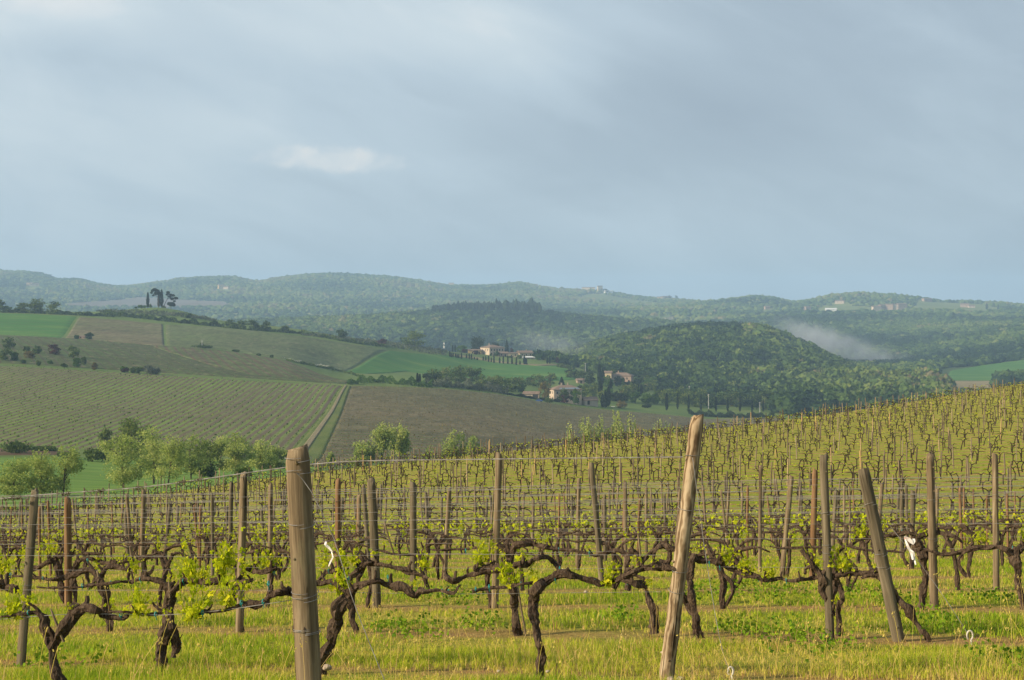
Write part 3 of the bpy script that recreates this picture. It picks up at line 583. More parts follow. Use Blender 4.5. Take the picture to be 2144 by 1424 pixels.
_proto = {}
def plant(kind, u, vb, h_px, w_px, label, cat, mat, group=None, dmin=3.0, d=None, variant=0, seed=None, name=None, **kw):
    """a tree at bearing u whose foot is seen at row vb (or at distance d); h_px, w_px its size in photo pixels"""
    d = d or hit(u, vb, dmin); p = G(u, d)
    if vb > 0: h_px = max(h_px * 0.6, V0 - F * p[2] / d - (vb - h_px))      # keeps the top where it is seen
    h = h_px * d / F; w = w_px * d / F
    leafpx = kw.pop('leafpx', 3.2); nleaf = kw.pop('n', 420)
    key = (kind, mat, variant, nleaf, tuple(sorted(kw.items())), leafpx, round(h_px / max(w_px, 1), 0)) if seed is None else None
    if key and key in _proto: tm, cm, h0, w0 = _proto[key]
    else:
        sd = seed if seed is not None else abs(hash((kind, variant))) % 9973 + variant * 17
        sd = seed if seed is not None else (sum(map(ord, kind)) * 7 + variant * 131)
        lf = leafpx * d / F
        if kind == 'broad': tr, cr = broad_parts(sd, h, w, lf, nleaf, **kw)
        elif kind == 'cypress': tr, cr = cypress_parts(sd, h, w, lf, nleaf)
        elif kind == 'conifer': tr, cr = conifer_parts(sd, h, w, lf, nleaf)
        elif kind == 'bush': tr, cr = None, bush_crown(sd, h, w, lf, nleaf, **kw)
        tm = tr.mesh('trunk', True) if tr else None; cm = cr.mesh('crown')
        if tm: tm.materials.append(MAT['trunk'])
        cm.materials.append(MAT[mat]); h0, w0 = h, w
        if key: _proto[key] = (tm, cm, h0, w0)
    nm = name or {'broad': 'tree', 'cypress': 'cypress_tree', 'conifer': 'conifer_tree', 'bush': 'shrub'}[kind]
    sc = (w / w0, w / w0, h / h0)
    if kind == 'bush':
        o = link(nm, cm, None, None, p); o.scale = sc; o.rotation_euler = (0, 0, variant * 1.3 + u * 0.01); tag(o, label, cat, group); return o
    e = empty(nm, p, label, cat, group); e.scale = sc
    if seed is None: e.rotation_euler = (0, 0, (u * 0.7) % 6.28)
    link('trunk', tm, None, e); link('crown', cm, None, e)
    return e

# --- valley trees just beyond the vineyard, spring leaf
g1 = 'young spring-green trees in the hollow beyond the vineyard'
V_ = [  # u, foot row, height, width, lean, label, leaves
    (28, 1046, 88, 118, 0.0, 'broad round willow-like tree at the left edge of the green meadow', 2600, 0.36, 0.02),
    (88, 1044, 102, 84, 0.0, 'upright pale tree between the round willow and the leaning tree on the meadow', 2300, 0.5, 0.1),
    (128, 1040, 112, 62, 0.22, 'slender tree leaning to the right on the green meadow, its top bent', 1700, 0.5, 0.12),
    (258, 1022, 118, 108, 0.0, 'bushy tree with low side branches, nearest the middle of the green meadow', 3000, 0.5, 0.08),
    (322, 1014, 128, 92, 0.0, 'tree with two bare lower stems, tall crown, in the valley clump', 2600, 0.55, 0.3),
    (352, 1014, 104, 72, 0.12, 'thin-stemmed tree beside the tall crown with bare lower stems', 1800, 0.55, 0.3),
    (276, 962, 92, 82, 0.0, 'grey-green tall tree standing behind the valley clump before the striped field', 2200, 0.25, 0.1),
    (222, 946, 52, 34, 0.0, 'small thin tree at the foot of the striped field', 700, 0.3, 0.1),
    (400, 1004, 98, 80, 0.0, 'rounded tree in the centre of the valley clump', 2200, 0.4, 0.1),
    (440, 1000, 82, 66, 0.0, 'brownish sparse tree in the valley clump, between two greener ones', 1500, 0.3, 0.1),
    (492, 996, 92, 88, 0.0, 'full pale tree right of the brownish one in the valley clump', 2600, 0.55, 0.08),
    (545, 990, 72, 70, 0.0, 'pale low tree left of the thick front post', 1900, 0.5, 0.05),
    (578, 987, 54, 50, 0.0, 'grey-green shrubby tree just left of the thick front post', 1200, 0.35, 0.03),
    (462, 962, 50, 48, 0.0, 'light green tree top peeping over the valley clump against the brown stripes', 900, 0.6, 0.1),
]
for i, (u, vb, h, w, ln, lab, n, t0, bs) in enumerate(V_):
    dm = 150 if vb > 975 else 290
    plant('broad', u, vb, h, w, lab, 'tree', 'f_spring' if t0 > 0.3 else 'f_green', g1, dmin=dm, seed=300 + i, n=int(n * 2.0), leafpx=2.9, tint0=t0 if t0 > 0.3 else 0.7, base=max(bs * 0.6, 0.05), limbs=9, lean=ln)
for i, (u, vb, h, w, lab, mt) in enumerate([
    (205, 968, 34, 56, 'dark green bush at the foot of the striped field behind the leaning tree', 'f_green'),
    (30, 950, 30, 90, 'low hedge bush above the ploughed strip at the left edge', 'f_green'),
    (95, 946, 16, 60, 'low dark scrub right of the hedge bush above the ploughed strip', 'f_green'),
    (430, 1004, 34, 40, 'dark green undergrowth bush at the foot of the valley clump', 'f_green'),
    (510, 1000, 26, 40, 'dark low bush below the full pale tree', 'f_green'),
    (140, 962, 18, 40, 'small bush at the right end of the ploughed strip', 'f_green'),
    (370, 985, 50, 70, 'grey-green thicket behind the thin-stemmed tree', 'f_green')]):
    plant('bush', u, vb, h, w, lab, 'bush', mt, 'bushes in the hollow', dmin=150 if vb > 975 else 290, seed=400 + i, n=900, leafpx=4.0, tint0=0.45)
# --- trees rising behind the vineyard crest, in front of the brown field
for i, (u, top, d, w, lab, n, t0) in enumerate([
    (692, 950, 300, 18, 'tiny pale bush top right of the thick front post', 260, 0.6),
    (760, 928, 300, 56, 'low round spring tree showing over the vineyard crest, left of the forked tree', 1100, 0.55),
    (800, 884, 300, 46, 'left crown of the pair of tall pale trees before the brown field', 1000, 0.6),
    (838, 896, 305, 48, 'right crown of the pair of tall pale trees before the brown field', 1100, 0.6),
    (946, 903, 320, 46, 'airy pale tree in the middle before the brown field', 900, 0.55),
    (986, 912, 320, 46, 'rounder pale tree touching the airy one before the brown field', 900, 0.5),
    (902, 935, 318, 26, 'thin half bare sapling between the tall pair and the airy tree', 160, 0.3),
    (1195, 898, 350, 24, 'first and leftmost of the slim poplars behind the crest', 260, 0.75),
    (1226, 890, 350, 30, 'second slim poplar from the left behind the crest', 380, 0.75),
    (1256, 888, 352, 34, 'third slim poplar from the left behind the crest', 420, 0.75),
    (1290, 878, 352, 40, 'tallest poplar in the middle of the clump behind the crest', 560, 0.75),
    (1322, 882, 352, 26, 'slim poplar right of the tallest one behind the crest', 360, 0.75),
    (1378, 892, 358, 26, 'small poplar left of the tall peeled post', 260, 0.75),
    (1402, 894, 358, 24, 'smallest poplar, nearest the tall peeled post', 240, 0.75)]):
    z = float(T((u - U0) / F * d, d)); hp = V0 - F * z / d - top + (20 if u > 1100 else 6)
    plant('broad', u, 0, hp, w, lab, 'tree', 'f_spring', 'spring trees showing over the vineyard crest', d=d, seed=500 + i, n=int(n * (5.0 if u > 1100 else 3.0)), leafpx=3.0, tint0=t0 - 0.08, base=0.25, limbs=11)

# --- knoll trees
kg = 'dark trees on the knoll'
plant('cypress', 309.6, 641, 29, 7.2, 'lone narrow cypress, leftmost of the dark trees on the knoll', 'cypress', 'f_dark', kg, d=1243, seed=31, n=420, leafpx=1.6)
plant('cypress', 338.5, 643, 37, 8.5, 'tall thick cypress against the pine in the middle of the knoll', 'cypress', 'f_dark', kg, d=1243, seed=32, n=460, leafpx=1.6)
plant('cypress', 332.5, 643, 30, 6.5, 'narrow cypress wedged between the pine trunk and the thick cypress', 'cypress', 'f_dark', kg, d=1244, seed=33, n=360, leafpx=1.6)
def pine(u, v, d, stem, blobs, label, seed):
    p = G(u, d); k = d / F; e = empty('pine_tree', p, label, 'pine', kg)
    tr = MB()
    for s in stem:
        pts = np.array([((a - u) * k, c * k, (v - b) * k) for a, b, c in s[1]]); L = spline(pts, 0.8)
        tr.tube(L, np.linspace(s[0], s[0] * 0.5, len(L)), 6)
    tr.build('trunk', MAT['trunk'], e)
    blob_crown(seed, [((a - u) * k, c * k, (v - b) * k, rx * k, rz * k) for a, b, c, rx, rz in blobs], 1300, 1.9 * k, 0.45).build('crown', MAT['f_dark'], e)
pine(332.5, 644, 1242, [(0.38, [(332.5, 646, 0), (332, 630, 0), (330, 615, 0), (325, 608, 0)]), (0.2, [(331, 622, 0), (325, 618, 0), (320, 615, 0)])],
     [(324, 606.5, 0, 5.5, 3.2), (319, 609, 1, 3.6, 2.4), (330, 610, -1, 5, 4), (317, 613, 0, 3, 2), (327, 614, 1, 5, 3.5), (321, 618.5, 0, 2.6, 1.5), (334, 616, 0, 3.4, 5)],
     'spreading pine with a flat ragged crown leaning left on the knoll', 61)
pine(342, 644, 1244, [(0.34, [(342, 646, 0), (345, 636, 0), (350, 626, 0), (353, 619, 0)]), (0.2, [(350, 626, 0), (356, 624, 0), (364, 624, 0)]), (0.15, [(352, 621, 0), (351, 615, 0)])],
     [(352, 612, 0, 4.2, 2.8), (349.5, 616, 1, 3.2, 2.0), (355, 620, 0, 4, 2.2), (362, 618, 0, 4.2, 2.4), (368, 624, 0, 5, 2.6), (360, 625, 1, 4.5, 2.8), (365, 630, 0, 3, 1.6), (357, 616, 0, 3, 1.8)],
     'pine with a bare slanting trunk leaning right on the knoll', 62)
pine(358, 648, 1243, [(0.25, [(358, 649, 0), (358, 644, 0), (359, 640, 0)])], [(359, 638, 0, 6.5, 4.2), (354, 637, 0, 4, 3), (364, 640, 0, 3.5, 3)], 'small umbrella-shaped pine at the right of the knoll', 63)
for i, (u, h, w, lab, mt) in enumerate([(293, 9, 14, 'pale shrub left of the lone cypress on the knoll', 'f_bright'), (302, 7, 12, 'low pale shrub touching the lone cypress', 'f_bright'), (316, 8, 6, 'small upright shrub right of the lone cypress', 'f_bright'),
                                        (284, 5, 6, 'smallest pale shrub at the left of the knoll', 'f_bright'), (344, 5, 10, 'dark scrub at the foot of the slanting pine', 'f_green')]):
    plant('bush', u, 0, h, w, lab, 'shrub', mt, 'shrubs on the knoll', d=1241, seed=440 + i, n=220, leafpx=1.8)

# --- hedgerows along the brow on the left: each one growth of leaves
def hedge(name, pts, h_px, depth, label, mat, seed, n, leafpx=2.6, dmin=700, tint0=0.4, cat='hedge', d=None):
    g = np.random.default_rng(seed); pts = np.array(pts, float); s = np.concatenate([[0], np.cumsum(np.hypot(np.diff(pts[:, 0]), np.diff(pts[:, 1])))])
    q = g.random(n) * s[-1]; u = np.interp(q, s, pts[:, 0]); v = np.interp(q, s, pts[:, 1])
    us = np.linspace(pts[0, 0], pts[-1, 0], 24); ds = np.array([d or hit(a, np.interp(a, pts[:, 0], pts[:, 1]), dmin) for a in us])
    dd = np.interp(u, us, ds)
    x = (u - U0) / F * dd; y = dd + g.uniform(-0.5, 0.5, n) * depth
    lump = 0.6 + 0.4 * np.sin(q * 0.21 + seed) * np.sin(q * 0.083 + 1.3 * seed)
    hh = h_px * dd / F * np.clip(lump, 0.3, 1.1)
    z = T(x, y) + hh * g.random(n) ** 0.7
    V, f = quads_at(np.stack([x, y, z], 1), leafpx * dd / F * g.uniform(0.6, 1.4, n), seed)
    c = np.clip(tint0 + 0.18 * np.sin(q * 0.11 + seed * 2) + g.normal(0, 0.16, n), 0, 1)
    o = link(name, np_mesh(name, V, f, None, np.repeat(c, 4)), MAT[mat]); tag(o, label, cat); return o
hedge('hedgerow', [(-40, 654), (60, 656), (150, 660), (240, 664)], 10, 8, 'long dark hedgerow along the top of the bright green field on the left', 'f_green', 71, 3600, tint0=0.28)
hedge('hedgerow', [(232, 660), (300, 668), (380, 677), (470, 686)], 12, 8, 'dark hedgerow running below the knoll trees', 'f_green', 72, 3800, tint0=0.22)
hedge('hedgerow', [(468, 688), (560, 694), (640, 700), (740, 719), (815, 728)], 9, 8, 'hedgerow stepping down the brow right of the knoll', 'f_green', 73, 3400, tint0=0.4)
hedge('scrub_band', [(200, 652), (290, 656), (380, 661), (450, 672)], 6, 30, 'band of pale scrub on the slope under the knoll', 'f_olive', 74, 2200, cat='scrub')
hedge('olive_grove', [(640, 700), (720, 710), (800, 720), (935, 740)], 6, 60, 'grey olive grove along the brow left of the villa', 'f_olive', 75, 3200, cat='olive grove', dmin=900)
hedge('vine_trellis', [(225, 653), (262, 652), (290, 650)], 4, 3, 'thin dark row of vines on the skyline left of the knoll', 'f_green', 76, 420, 1.4, cat='vine row', dmin=1100, tint0=0.3)
hedge('hedgerow', [(728, 806), (790, 801), (840, 806), (905, 812)], 20, 10, 'thick green hedgerow along the upper left edge of the brown vineyard', 'f_bright', 77, 3400, dmin=690, tint0=0.35)
hedge('olive_grove', [(895, 808), (960, 812), (1030, 820), (1065, 826)], 22, 24, 'grey-leaved olive grove above the brown vineyard', 'f_olive', 78, 4600, dmin=740)
hedge('clipped_hedge', [(1058, 826), (1090, 831), (1130, 838), (1142, 840)], 7, 3, 'clipped dark hedge in front of the open shed', 'f_dark', 79, 1500, 2.0, dmin=760, tint0=0.7)
hedge('hedgerow', [(1440, 866), (1500, 870), (1560, 874), (1620, 876)], 14, 8, 'low dark hedgerow below the avenue of cypresses', 'f_dark', 80, 2600, 2.8, d=880, tint0=0.8)
hedge('blossom_hedge', [(590, 750), (640, 762), (690, 770), (712, 776)], 5, 4, 'flowering white hedge between the two upper vineyards', 'f_white', 81, 420, 2.2, cat='hedge', dmin=800, tint0=0.35)
hedge('hedgerow', [(600, 756), (650, 766), (720, 779), (760, 792)], 6, 5, 'low green hedge right below the flowering hedge', 'f_green', 82, 1300, dmin=800, tint0=0.45)

# --- separate trees and bushes on the left slopes
LS = [  # kind, u, foot, h, w, mat, tint, label
    ('broad', 75, 656, 32, 46, 'f_green', .42, 'big rounded tree rising from the long hedgerow on the left brow'),
    ('broad', 45, 655, 22, 30, 'f_green', .5, 'middle-sized tree left of the big rounded one in the hedgerow'),
    ('broad', 112, 658, 28, 34, 'f_green', .6, 'paler tree right of the big rounded one in the hedgerow'),
    ('broad', 0, 652, 26, 26, 'f_green', .3, 'dark tree cut by the left edge of the picture on the brow'),
    ('broad', 14, 652, 12, 20, 'f_bright', .6, 'light low tree near the left edge on the brow'),
    ('bush', 225, 657, 10, 20, 'f_green', .5, 'round bush on the hedgerow half way to the knoll'),
    ('bush', 393, 667, 12, 18, 'f_green', .35, 'dark bush on the slope right of the knoll'),
    ('broad', 482, 688, 20, 24, 'f_green', .35, 'first tree of the dark row right of the knoll'),
    ('broad', 505, 690, 20, 28, 'f_green', .4, 'second tree of the dark row right of the knoll'),
    ('broad', 530, 691, 22, 30, 'f_green', .35, 'third tree of the dark row right of the knoll'),
    ('broad', 557, 693, 22, 24, 'f_green', .38, 'fourth and last tree of the dark row right of the knoll'),
    ('broad', 597, 697, 16, 22, 'f_green', .55, 'pale small tree after the dark row on the brow'),
    ('broad', 716, 711, 22, 22, 'f_green', .2, 'dark round tree on the brow above the grey-green vineyard'),
    ('broad', 868, 726, 34, 62, 'f_green', .45, 'large broad tree standing on the brow left of the villa'),
    ('broad', 800, 724, 14, 20, 'f_purple', .6, 'reddish small tree among olives left of the large broad tree'),
    ('bush', 160, 711, 11, 15, 'f_green', .3, 'dark bush left of the small hut'),
    ('broad', 187, 712, 16, 18, 'f_green', .35, 'round tree right of the small hut'),
    ('bush', 422, 729, 7, 40, 'f_green', .3, 'dark elongated shrub on the grey-green slope, with a pole in it'),
    ('bush', 422, 727, 10, 10, 'f_green', .4, 'taller tuft in the middle of the elongated shrub'),
    ('bush', 541, 746, 6, 10, 'f_green', .4, 'small dark bush between the upper vineyards, left one'),
    ('bush', 569, 749, 6, 8, 'f_green', .4, 'small dark bush between the upper vineyards, right one'),
    ('bush', 495, 737, 5, 18, 'f_green', .35, 'flat bush between the grey-green field and the rows below'),
    ('broad', 18, 732, 26, 28, 'f_green', .45, 'bushy orchard tree nearest the left edge, upper one'),
    ('broad', 12, 757, 30, 34, 'f_green', .4, 'bushy orchard tree nearest the left edge, lower one'),
    ('broad', 30, 757, 20, 20, 'f_bright', .5, 'small green orchard tree beside the lower left one'),
    ('broad', 55, 738, 14, 16, 'f_green', .5, 'small orchard tree in the upper orchard row'),
    ('broad', 78, 742, 18, 20, 'f_green', .4, 'dark orchard tree with a visible trunk in the upper row'),
    ('broad', 113, 744, 24, 28, 'f_purple', .75, 'reddish-brown round orchard tree'),
    ('broad', 62, 752, 18, 26, 'f_amber', .35, 'brownish orchard tree below the dark one'),
    ('broad', 154, 751, 28, 28, 'f_green', .55, 'tallest orchard tree with a forked trunk'),
    ('bush', 49, 762, 10, 11, 'f_bright', .5, 'small round orchard shrub under the brownish tree'),
    ('bush', 81, 766, 12, 11, 'f_green', .5, 'small dark orchard shrub in the lowest row'),
    ('bush', 104, 764, 10, 12, 'f_bright', .5, 'pale orchard shrub right of the small dark one'),
    ('bush', 134, 769, 9, 15, 'f_green', .45, 'wide low orchard shrub in the lowest row'),
    ('broad', 160, 770, 22, 18, 'f_bright', .45, 'bright orchard tree in front of the forked one'),
    ('broad', 175, 765, 18, 12, 'f_green', .5, 'narrow orchard tree at the right of the orchard'),
    ('broad', 198, 776, 18, 14, 'f_amber', .4, 'bare-looking thin orchard tree, the rightmost'),
    ('bush', 257, 780, 16, 18, 'f_bright', .5, 'bright green bush left of the purple shrub'),
    ('bush', 264, 781, 11, 18, 'f_purple', .5, 'dark purple shrub at the top of the striped field'),
    ('bush', 286, 782, 16, 26, 'f_green', .4, 'green bush between the purple shrub and the grey willow'),
    ('bush', 318, 784, 24, 42, 'f_olive', .45, 'rounded grey-green willow bush at the top of the striped field'),
]
for i, (k, u, v, h, w, mt, t0, lab) in enumerate(LS):
    plant(k, u, v, h, w, lab, 'tree' if k == 'broad' else 'shrub', mt, 'trees and shrubs of the left slopes', dmin=600, seed=700 + i, n=900 if w < 36 else 1700, leafpx=2.2, tint0=t0, **({'base': 0.12, 'limbs': 7} if k == 'broad' else {}))

# --- round the villa on its spur
cyp_x = [(145, 460, 80), (168, 464, 62), (192, 466, 64), (228, 474, 60), (250, 476, 52), (272, 484, 62), (310, 490, 80), (380, 490, 70), (420, 496, 80), (450, 500, 78), (490, 502, 40), (530, 506, 36),
         (615, 516, 60), (650, 522, 70), (690, 532, 88), (728, 540, 70), (765, 548, 118), (845, 562, 90), (897, 564, 112), (960, 566, 108), (1018, 570, 108), (1080, 576, 104), (1130, 576, 60)]
nn = len(cyp_x)
for i, (zx, zb, zh) in enumerate(cyp_x):
    u = 920 + zx / 6.7; v = 680 + zb / 6.7
    plant('cypress', u, v, zh / 6.7 * 1.1, 3.4 if zh > 70 else 2.8, f'{ORD[i + 1]} cypress from the left in the row edging the villa terrace', 'cypress', 'f_dark', 'cypresses in the row edging the villa terrace', dmin=1100, variant=i % 3, n=200, leafpx=1.5)
for u, v, h, w, lab in [(947.5, 736.5, 13, 3.5, 'left of the pair of cypresses above the terrace row'), (953, 737, 14, 3, 'right of the pair of cypresses above the terrace row'),
                        (1098, 765, 21, 6, 'thick cypress left of the pool'), (1102, 766, 15, 5, 'smaller cypress touching the thick one by the pool'), (1146, 763, 16, 4.2, 'left of two cypresses right of the pool'), (1151, 763, 15, 3.5, 'right of two cypresses right of the pool'),
                        (1126, 746, 15, 4.5, 'left of two cypresses behind the white awning'), (1130, 746, 13, 4, 'right of two cypresses behind the white awning')]:
    plant('cypress', u, v, h, w, lab, 'cypress', 'f_dark', 'cypresses near the villa', d=1246 if v < 750 else None, dmin=1100, variant=int(u) % 3, n=220, leafpx=1.5)
VT = [('broad', 997.5, 738, 34, 34, 'f_dark', .6, 'huge dark round tree behind the villa', 1285), ('broad', 1036, 742, 26, 22, 'f_dark', .6, 'dark tree top showing behind the villa roof', 1320),
      ('conifer', 1061, 744, 32, 14, 'f_dark', .6, 'pointed conifer right of the villa', 1268), ('broad', 1071, 743, 14, 10, 'f_purple', .35, 'dark purple tree beside the pointed conifer', 1272),
      ('broad', 967, 743, 20, 24, 'f_bright', .6, 'light green tree left of the villa', 1262), ('broad', 972, 749, 14, 12, 'f_purple', .3, 'dark purple tree inside the terrace row', 1245),
      ('broad', 998, 752, 15, 14, 'f_purple', .25, 'blackish round tree in front of the villa', 1245), ('broad', 1040, 746, 11, 13, 'f_green', .3, 'green round tree at the corner of the villa', 1250),
      ('bush', 1027, 747, 7, 5, 'f_bright', .4, 'small upright bush against the villa wall', 1250), ('broad', 1127, 754, 14, 14, 'f_bright', .3, 'round tree right of the white awning', 1240),
      ('broad', 1087, 753, 10, 12, 'f_green', .5, 'low green tree left of the white awning', 1240), ('broad', 1143, 752, 7, 8, 'f_purple', .5, 'small purple tree right of the awning', 1255),
      ('broad', 1167, 758, 10, 8, 'f_purple', .5, 'last small purple tree at the right end of the spur', 1250), ('bush', 1155, 764, 10, 14, 'f_green', .4, 'green bush right of the pool', 1240),
      ('bush', 1067, 750, 6, 16, 'f_green', .4, 'hedge-like bush under the low wing', 1245)]
for i, (k, u, v, h, w, mt, t0, lab, d) in enumerate(VT):
    plant(k, u, v, h, w, lab, 'tree' if k != 'bush' else 'shrub', mt, 'garden trees of the villa', d=d, seed=800 + i, n=1500 if w > 20 else 320, leafpx=2.0, **({'tint0': t0, 'base': 0.1} if k == 'broad' else {'tint0': t0} if k == 'bush' else {}))

# --- the copse below the wheat field and round the lower houses
CP = []
g = np.random.default_rng(5)
for i, u in enumerate(np.linspace(905, 1085, 13)):
    CP.append(('broad', u + g.uniform(-5, 5), 800 + (u - 905) * 0.10 + g.uniform(-4, 8), g.uniform(28, 44), g.uniform(30, 44), 'f_wood', g.uniform(.45, .75), f'{ORD[i + 1]} tree from the left in the copse below the wheat field', 'trees of the copse below the wheat field'))
hg = 'trees round the lower farmhouses'
CP += [('broad', 1141, 838, 42, 26, 'f_amber', .5, 'tall amber-leaved tree in front of the stone farmhouse', hg, 836), ('broad', 1128, 812, 30, 38, 'f_wood', .6, 'pale tree behind the open shed', hg),
       ('broad', 1091, 822, 18, 17, 'f_bright', .35, 'dense dark green round tree left of the open shed', hg), ('broad', 1073, 822, 16, 20, 'f_green', .5, 'greyish round tree beside the dense one left of the shed', hg),
       ('broad', 1152, 812, 34, 30, 'f_wood', .65, 'pale tall tree behind the farmhouse', hg), ('conifer', 1176, 806, 16, 14, 'f_dark', .5, 'dark conifer top behind the farmhouse roof', hg),
       ('broad', 1179, 840, 28, 28, 'f_green', .5, 'green tree before the farmhouse front, left one', hg, 836), ('broad', 1204, 842, 28, 24, 'f_bright', .5, 'green tree before the farmhouse front, right one', hg, 836),
       ('broad', 1181, 846, 20, 26, 'f_purple', .75, 'reddish shrub-like tree before the farmhouse', hg, 836), ('bush', 1168, 848, 12, 18, 'f_dark', .6, 'dark bush left of the reddish tree', hg, 836),
       ('bush', 1146, 844, 12, 22, 'f_green', .5, 'green bush under the amber-leaved tree', hg), ('broad', 1215, 828, 22, 18, 'f_dark', .7, 'dark tree between the farmhouse and the small barn', hg),
       ('bush', 1236, 846, 14, 28, 'f_green', .5, 'green bush in front of the small barn', hg), ('broad', 1206, 795, 20, 16, 'f_dark', .7, 'dark tree on the wheat field edge', hg),
       ('broad', 1234, 810, 38, 30, 'f_dark', .7, 'big dark tree left of the upper farmhouse', hg), ('cypress', 1255, 806, 42, 9, 'f_dark', .5, 'tall cypress left of the upper farmhouse', hg),
       ('conifer', 1262, 806, 34, 18, 'f_dark', .5, 'broad conifer beside the tall cypress', hg), ('cypress', 1257, 838, 46, 10, 'f_dark', .5, 'tallest black cypress in front of the upper farmhouse', hg),
       ('conifer', 1286, 782, 24, 12, 'f_dark', .5, 'pointed conifer behind the upper farmhouse', hg), ('broad', 1283, 800, 28, 16, 'f_green', .5, 'green tree before the upper farmhouse wall', hg),
       ('broad', 1294, 810, 24, 18, 'f_dark', .7, 'dark tree before the upper farmhouse door', hg), ('broad', 1332, 792, 24, 24, 'f_bright', .75, 'yellow-green tree right of the upper farmhouse', hg),
       ('broad', 1335, 806, 22, 26, 'f_dark', .8, 'dark tree under the yellow-green one', hg), ('broad', 1352, 808, 30, 20, 'f_dark', .75, 'dark tree right of the yellow-green one', hg),
       ('broad', 1367, 810, 24, 20, 'f_dark', .8, 'another dark tree further right of the upper farmhouse', hg), ('conifer', 1390, 818, 24, 16, 'f_dark', .6, 'dark conifer group tree by the poplars', hg),
       ('cypress', 1380, 816, 24, 6, 'f_dark', .5, 'cypress left of the dark conifer', hg), ('broad', 1413, 818, 42, 18, 'f_wood', .4, 'tall narrow poplar right of the dark conifer', hg),
       ('broad', 1302, 808, 16, 14, 'f_bright', .6, 'small bright tree below the upper farmhouse', hg), ('bush', 1316, 808, 10, 18, 'f_dark', .7, 'dark clipped bush below the upper farmhouse', hg),
       ('cypress', 1268, 854, 36, 10, 'f_dark', .5, 'black cypress, left in the dense clump by the verge', hg), ('cypress', 1274, 852, 42, 9, 'f_dark', .5, 'black cypress, centre of the dense clump by the verge', hg),
       ('cypress', 1279, 838, 44, 7, 'f_dark', .5, 'black cypress, right of the dense clump by the verge', hg), ('cypress', 1262, 853, 28, 9, 'f_dark', .5, 'lowest black cypress of the dense clump by the verge', hg),
       ('broad', 1290, 842, 24, 26, 'f_dark', .85, 'dark olive-coloured tree right of the black cypress clump', hg), ('broad', 1308, 842, 22, 26, 'f_bright', .45, 'soft green round tree right of the dark clump', hg),
       ('broad', 1330, 846, 28, 24, 'f_bright', .25, 'dense green round tree in the middle of the verge', hg), ('broad', 1353, 846, 24, 26, 'f_bright', .5, 'light green round tree right of the dense one', hg),
       ('broad', 1371, 848, 26, 20, 'f_bright', .45, 'rightmost green round tree on the verge', hg), ('bush', 1304, 855, 18, 34, 'f_amber', .75, 'yellowish bamboo-like bush on the verge', hg),
       ('bush', 1356, 854, 8, 26, 'f_dark', .8, 'dark low bush right of the bamboo-like bush', hg), ('cypress', 1336, 826, 20, 4, 'f_dark', .5, 'thin cypress behind the dense green tree', hg),
       ('cypress', 1343, 828, 22, 5, 'f_dark', .5, 'second thin cypress behind the dense green tree', hg), ('cypress', 1377, 830, 20, 4, 'f_dark', .5, 'thin cypress behind the rightmost green tree', hg),
       ('cypress', 1396, 860, 36, 5.5, 'f_dark', .5, 'tall lone cypress standing forward on the verge', hg),
       ('cypress', 874, 806, 24, 4, 'f_dark', .5, 'left of two cypresses by the umbrella pine', hg), ('cypress', 879, 806, 22, 4, 'f_dark', .5, 'right of two cypresses by the umbrella pine', hg), ('cypress', 913, 809, 18, 4.5, 'f_dark', .5, 'short cypress right of the umbrella pine', hg),
       ('broad', 895, 806, 26, 22, 'f_dark', .9, 'umbrella pine with two trunks above the brown vineyard', hg), ('bush', 877, 806, 6, 10, 'f_green', .4, 'bush under the two cypresses by the umbrella pine', hg),
       ('bush', 985, 816, 8, 14, 'f_green', .4, 'dark bush at the edge of the lower olive grove', hg), ('bush', 935, 812, 8, 14, 'f_green', .35, 'dark bush right of the short cypress', hg),
       ('broad', 1110, 808, 20, 24, 'f_wood', .55, 'green tree left of the pale tree behind the shed', hg), ('broad', 1215, 800, 26, 22, 'f_wood', .5, 'green tree at the right corner of the wheat field', hg),
       ('broad', 1195, 792, 20, 24, 'f_wood', .55, 'bushy tree under the right end of the wheat field', hg), ('bush', 1180, 772, 12, 26, 'f_wood', .5, 'bushes at the right shoulder of the villa spur', hg),
       ('bush', 1195, 776, 14, 22, 'f_wood', .45, 'dark bush running down the right side of the wheat field', hg), ('broad', 1250, 820, 20, 30, 'f_wood', .6, 'pale green tree under the big dark tree', hg), ('broad', 1320, 826, 22, 30, 'f_wood', .65, 'pale green tree between the two farmhouse gardens', hg),
       ('broad', 1345, 824, 20, 28, 'f_wood', .6, 'pale tree right of the gap between the gardens', hg), ('broad', 1400, 836, 22, 30, 'f_wood', .62, 'pale tree behind the lone cypress', hg), ('broad', 1230, 826, 18, 22, 'f_wood', .5, 'bushy tree behind the small barn', hg)]
g = np.random.default_rng(6)
for i in range(34):
    u = g.uniform(1222, 1470); v = g.uniform(808, 846) if u < 1400 else g.uniform(812, 836)
    if abs(u - 1300) < 26 and v < 824: v += 22
    CP.append(('broad', u, v, g.uniform(17, 28), g.uniform(18, 28), ['f_wood', 'f_wood', 'f_green', 'f_bright'][i % 4], g.uniform(.4, .75), 'soft green tree filling the gardens and field edges round the lower farmhouses', 'soft green trees of the gardens'))
for i in range(40):
    u = g.uniform(1385, 1650); v = g.uniform(842, 857) + max(0, u - 1480) * 0.03
    CP.append(('broad', u, v, g.uniform(22, 36), g.uniform(22, 34), ['f_wood', 'f_wood', 'f_green'][i % 3], g.uniform(.3, .7), 'rounded green tree of the belt standing behind the avenue of cypresses', 'round green trees behind the avenue', g.uniform(935, 1000)))
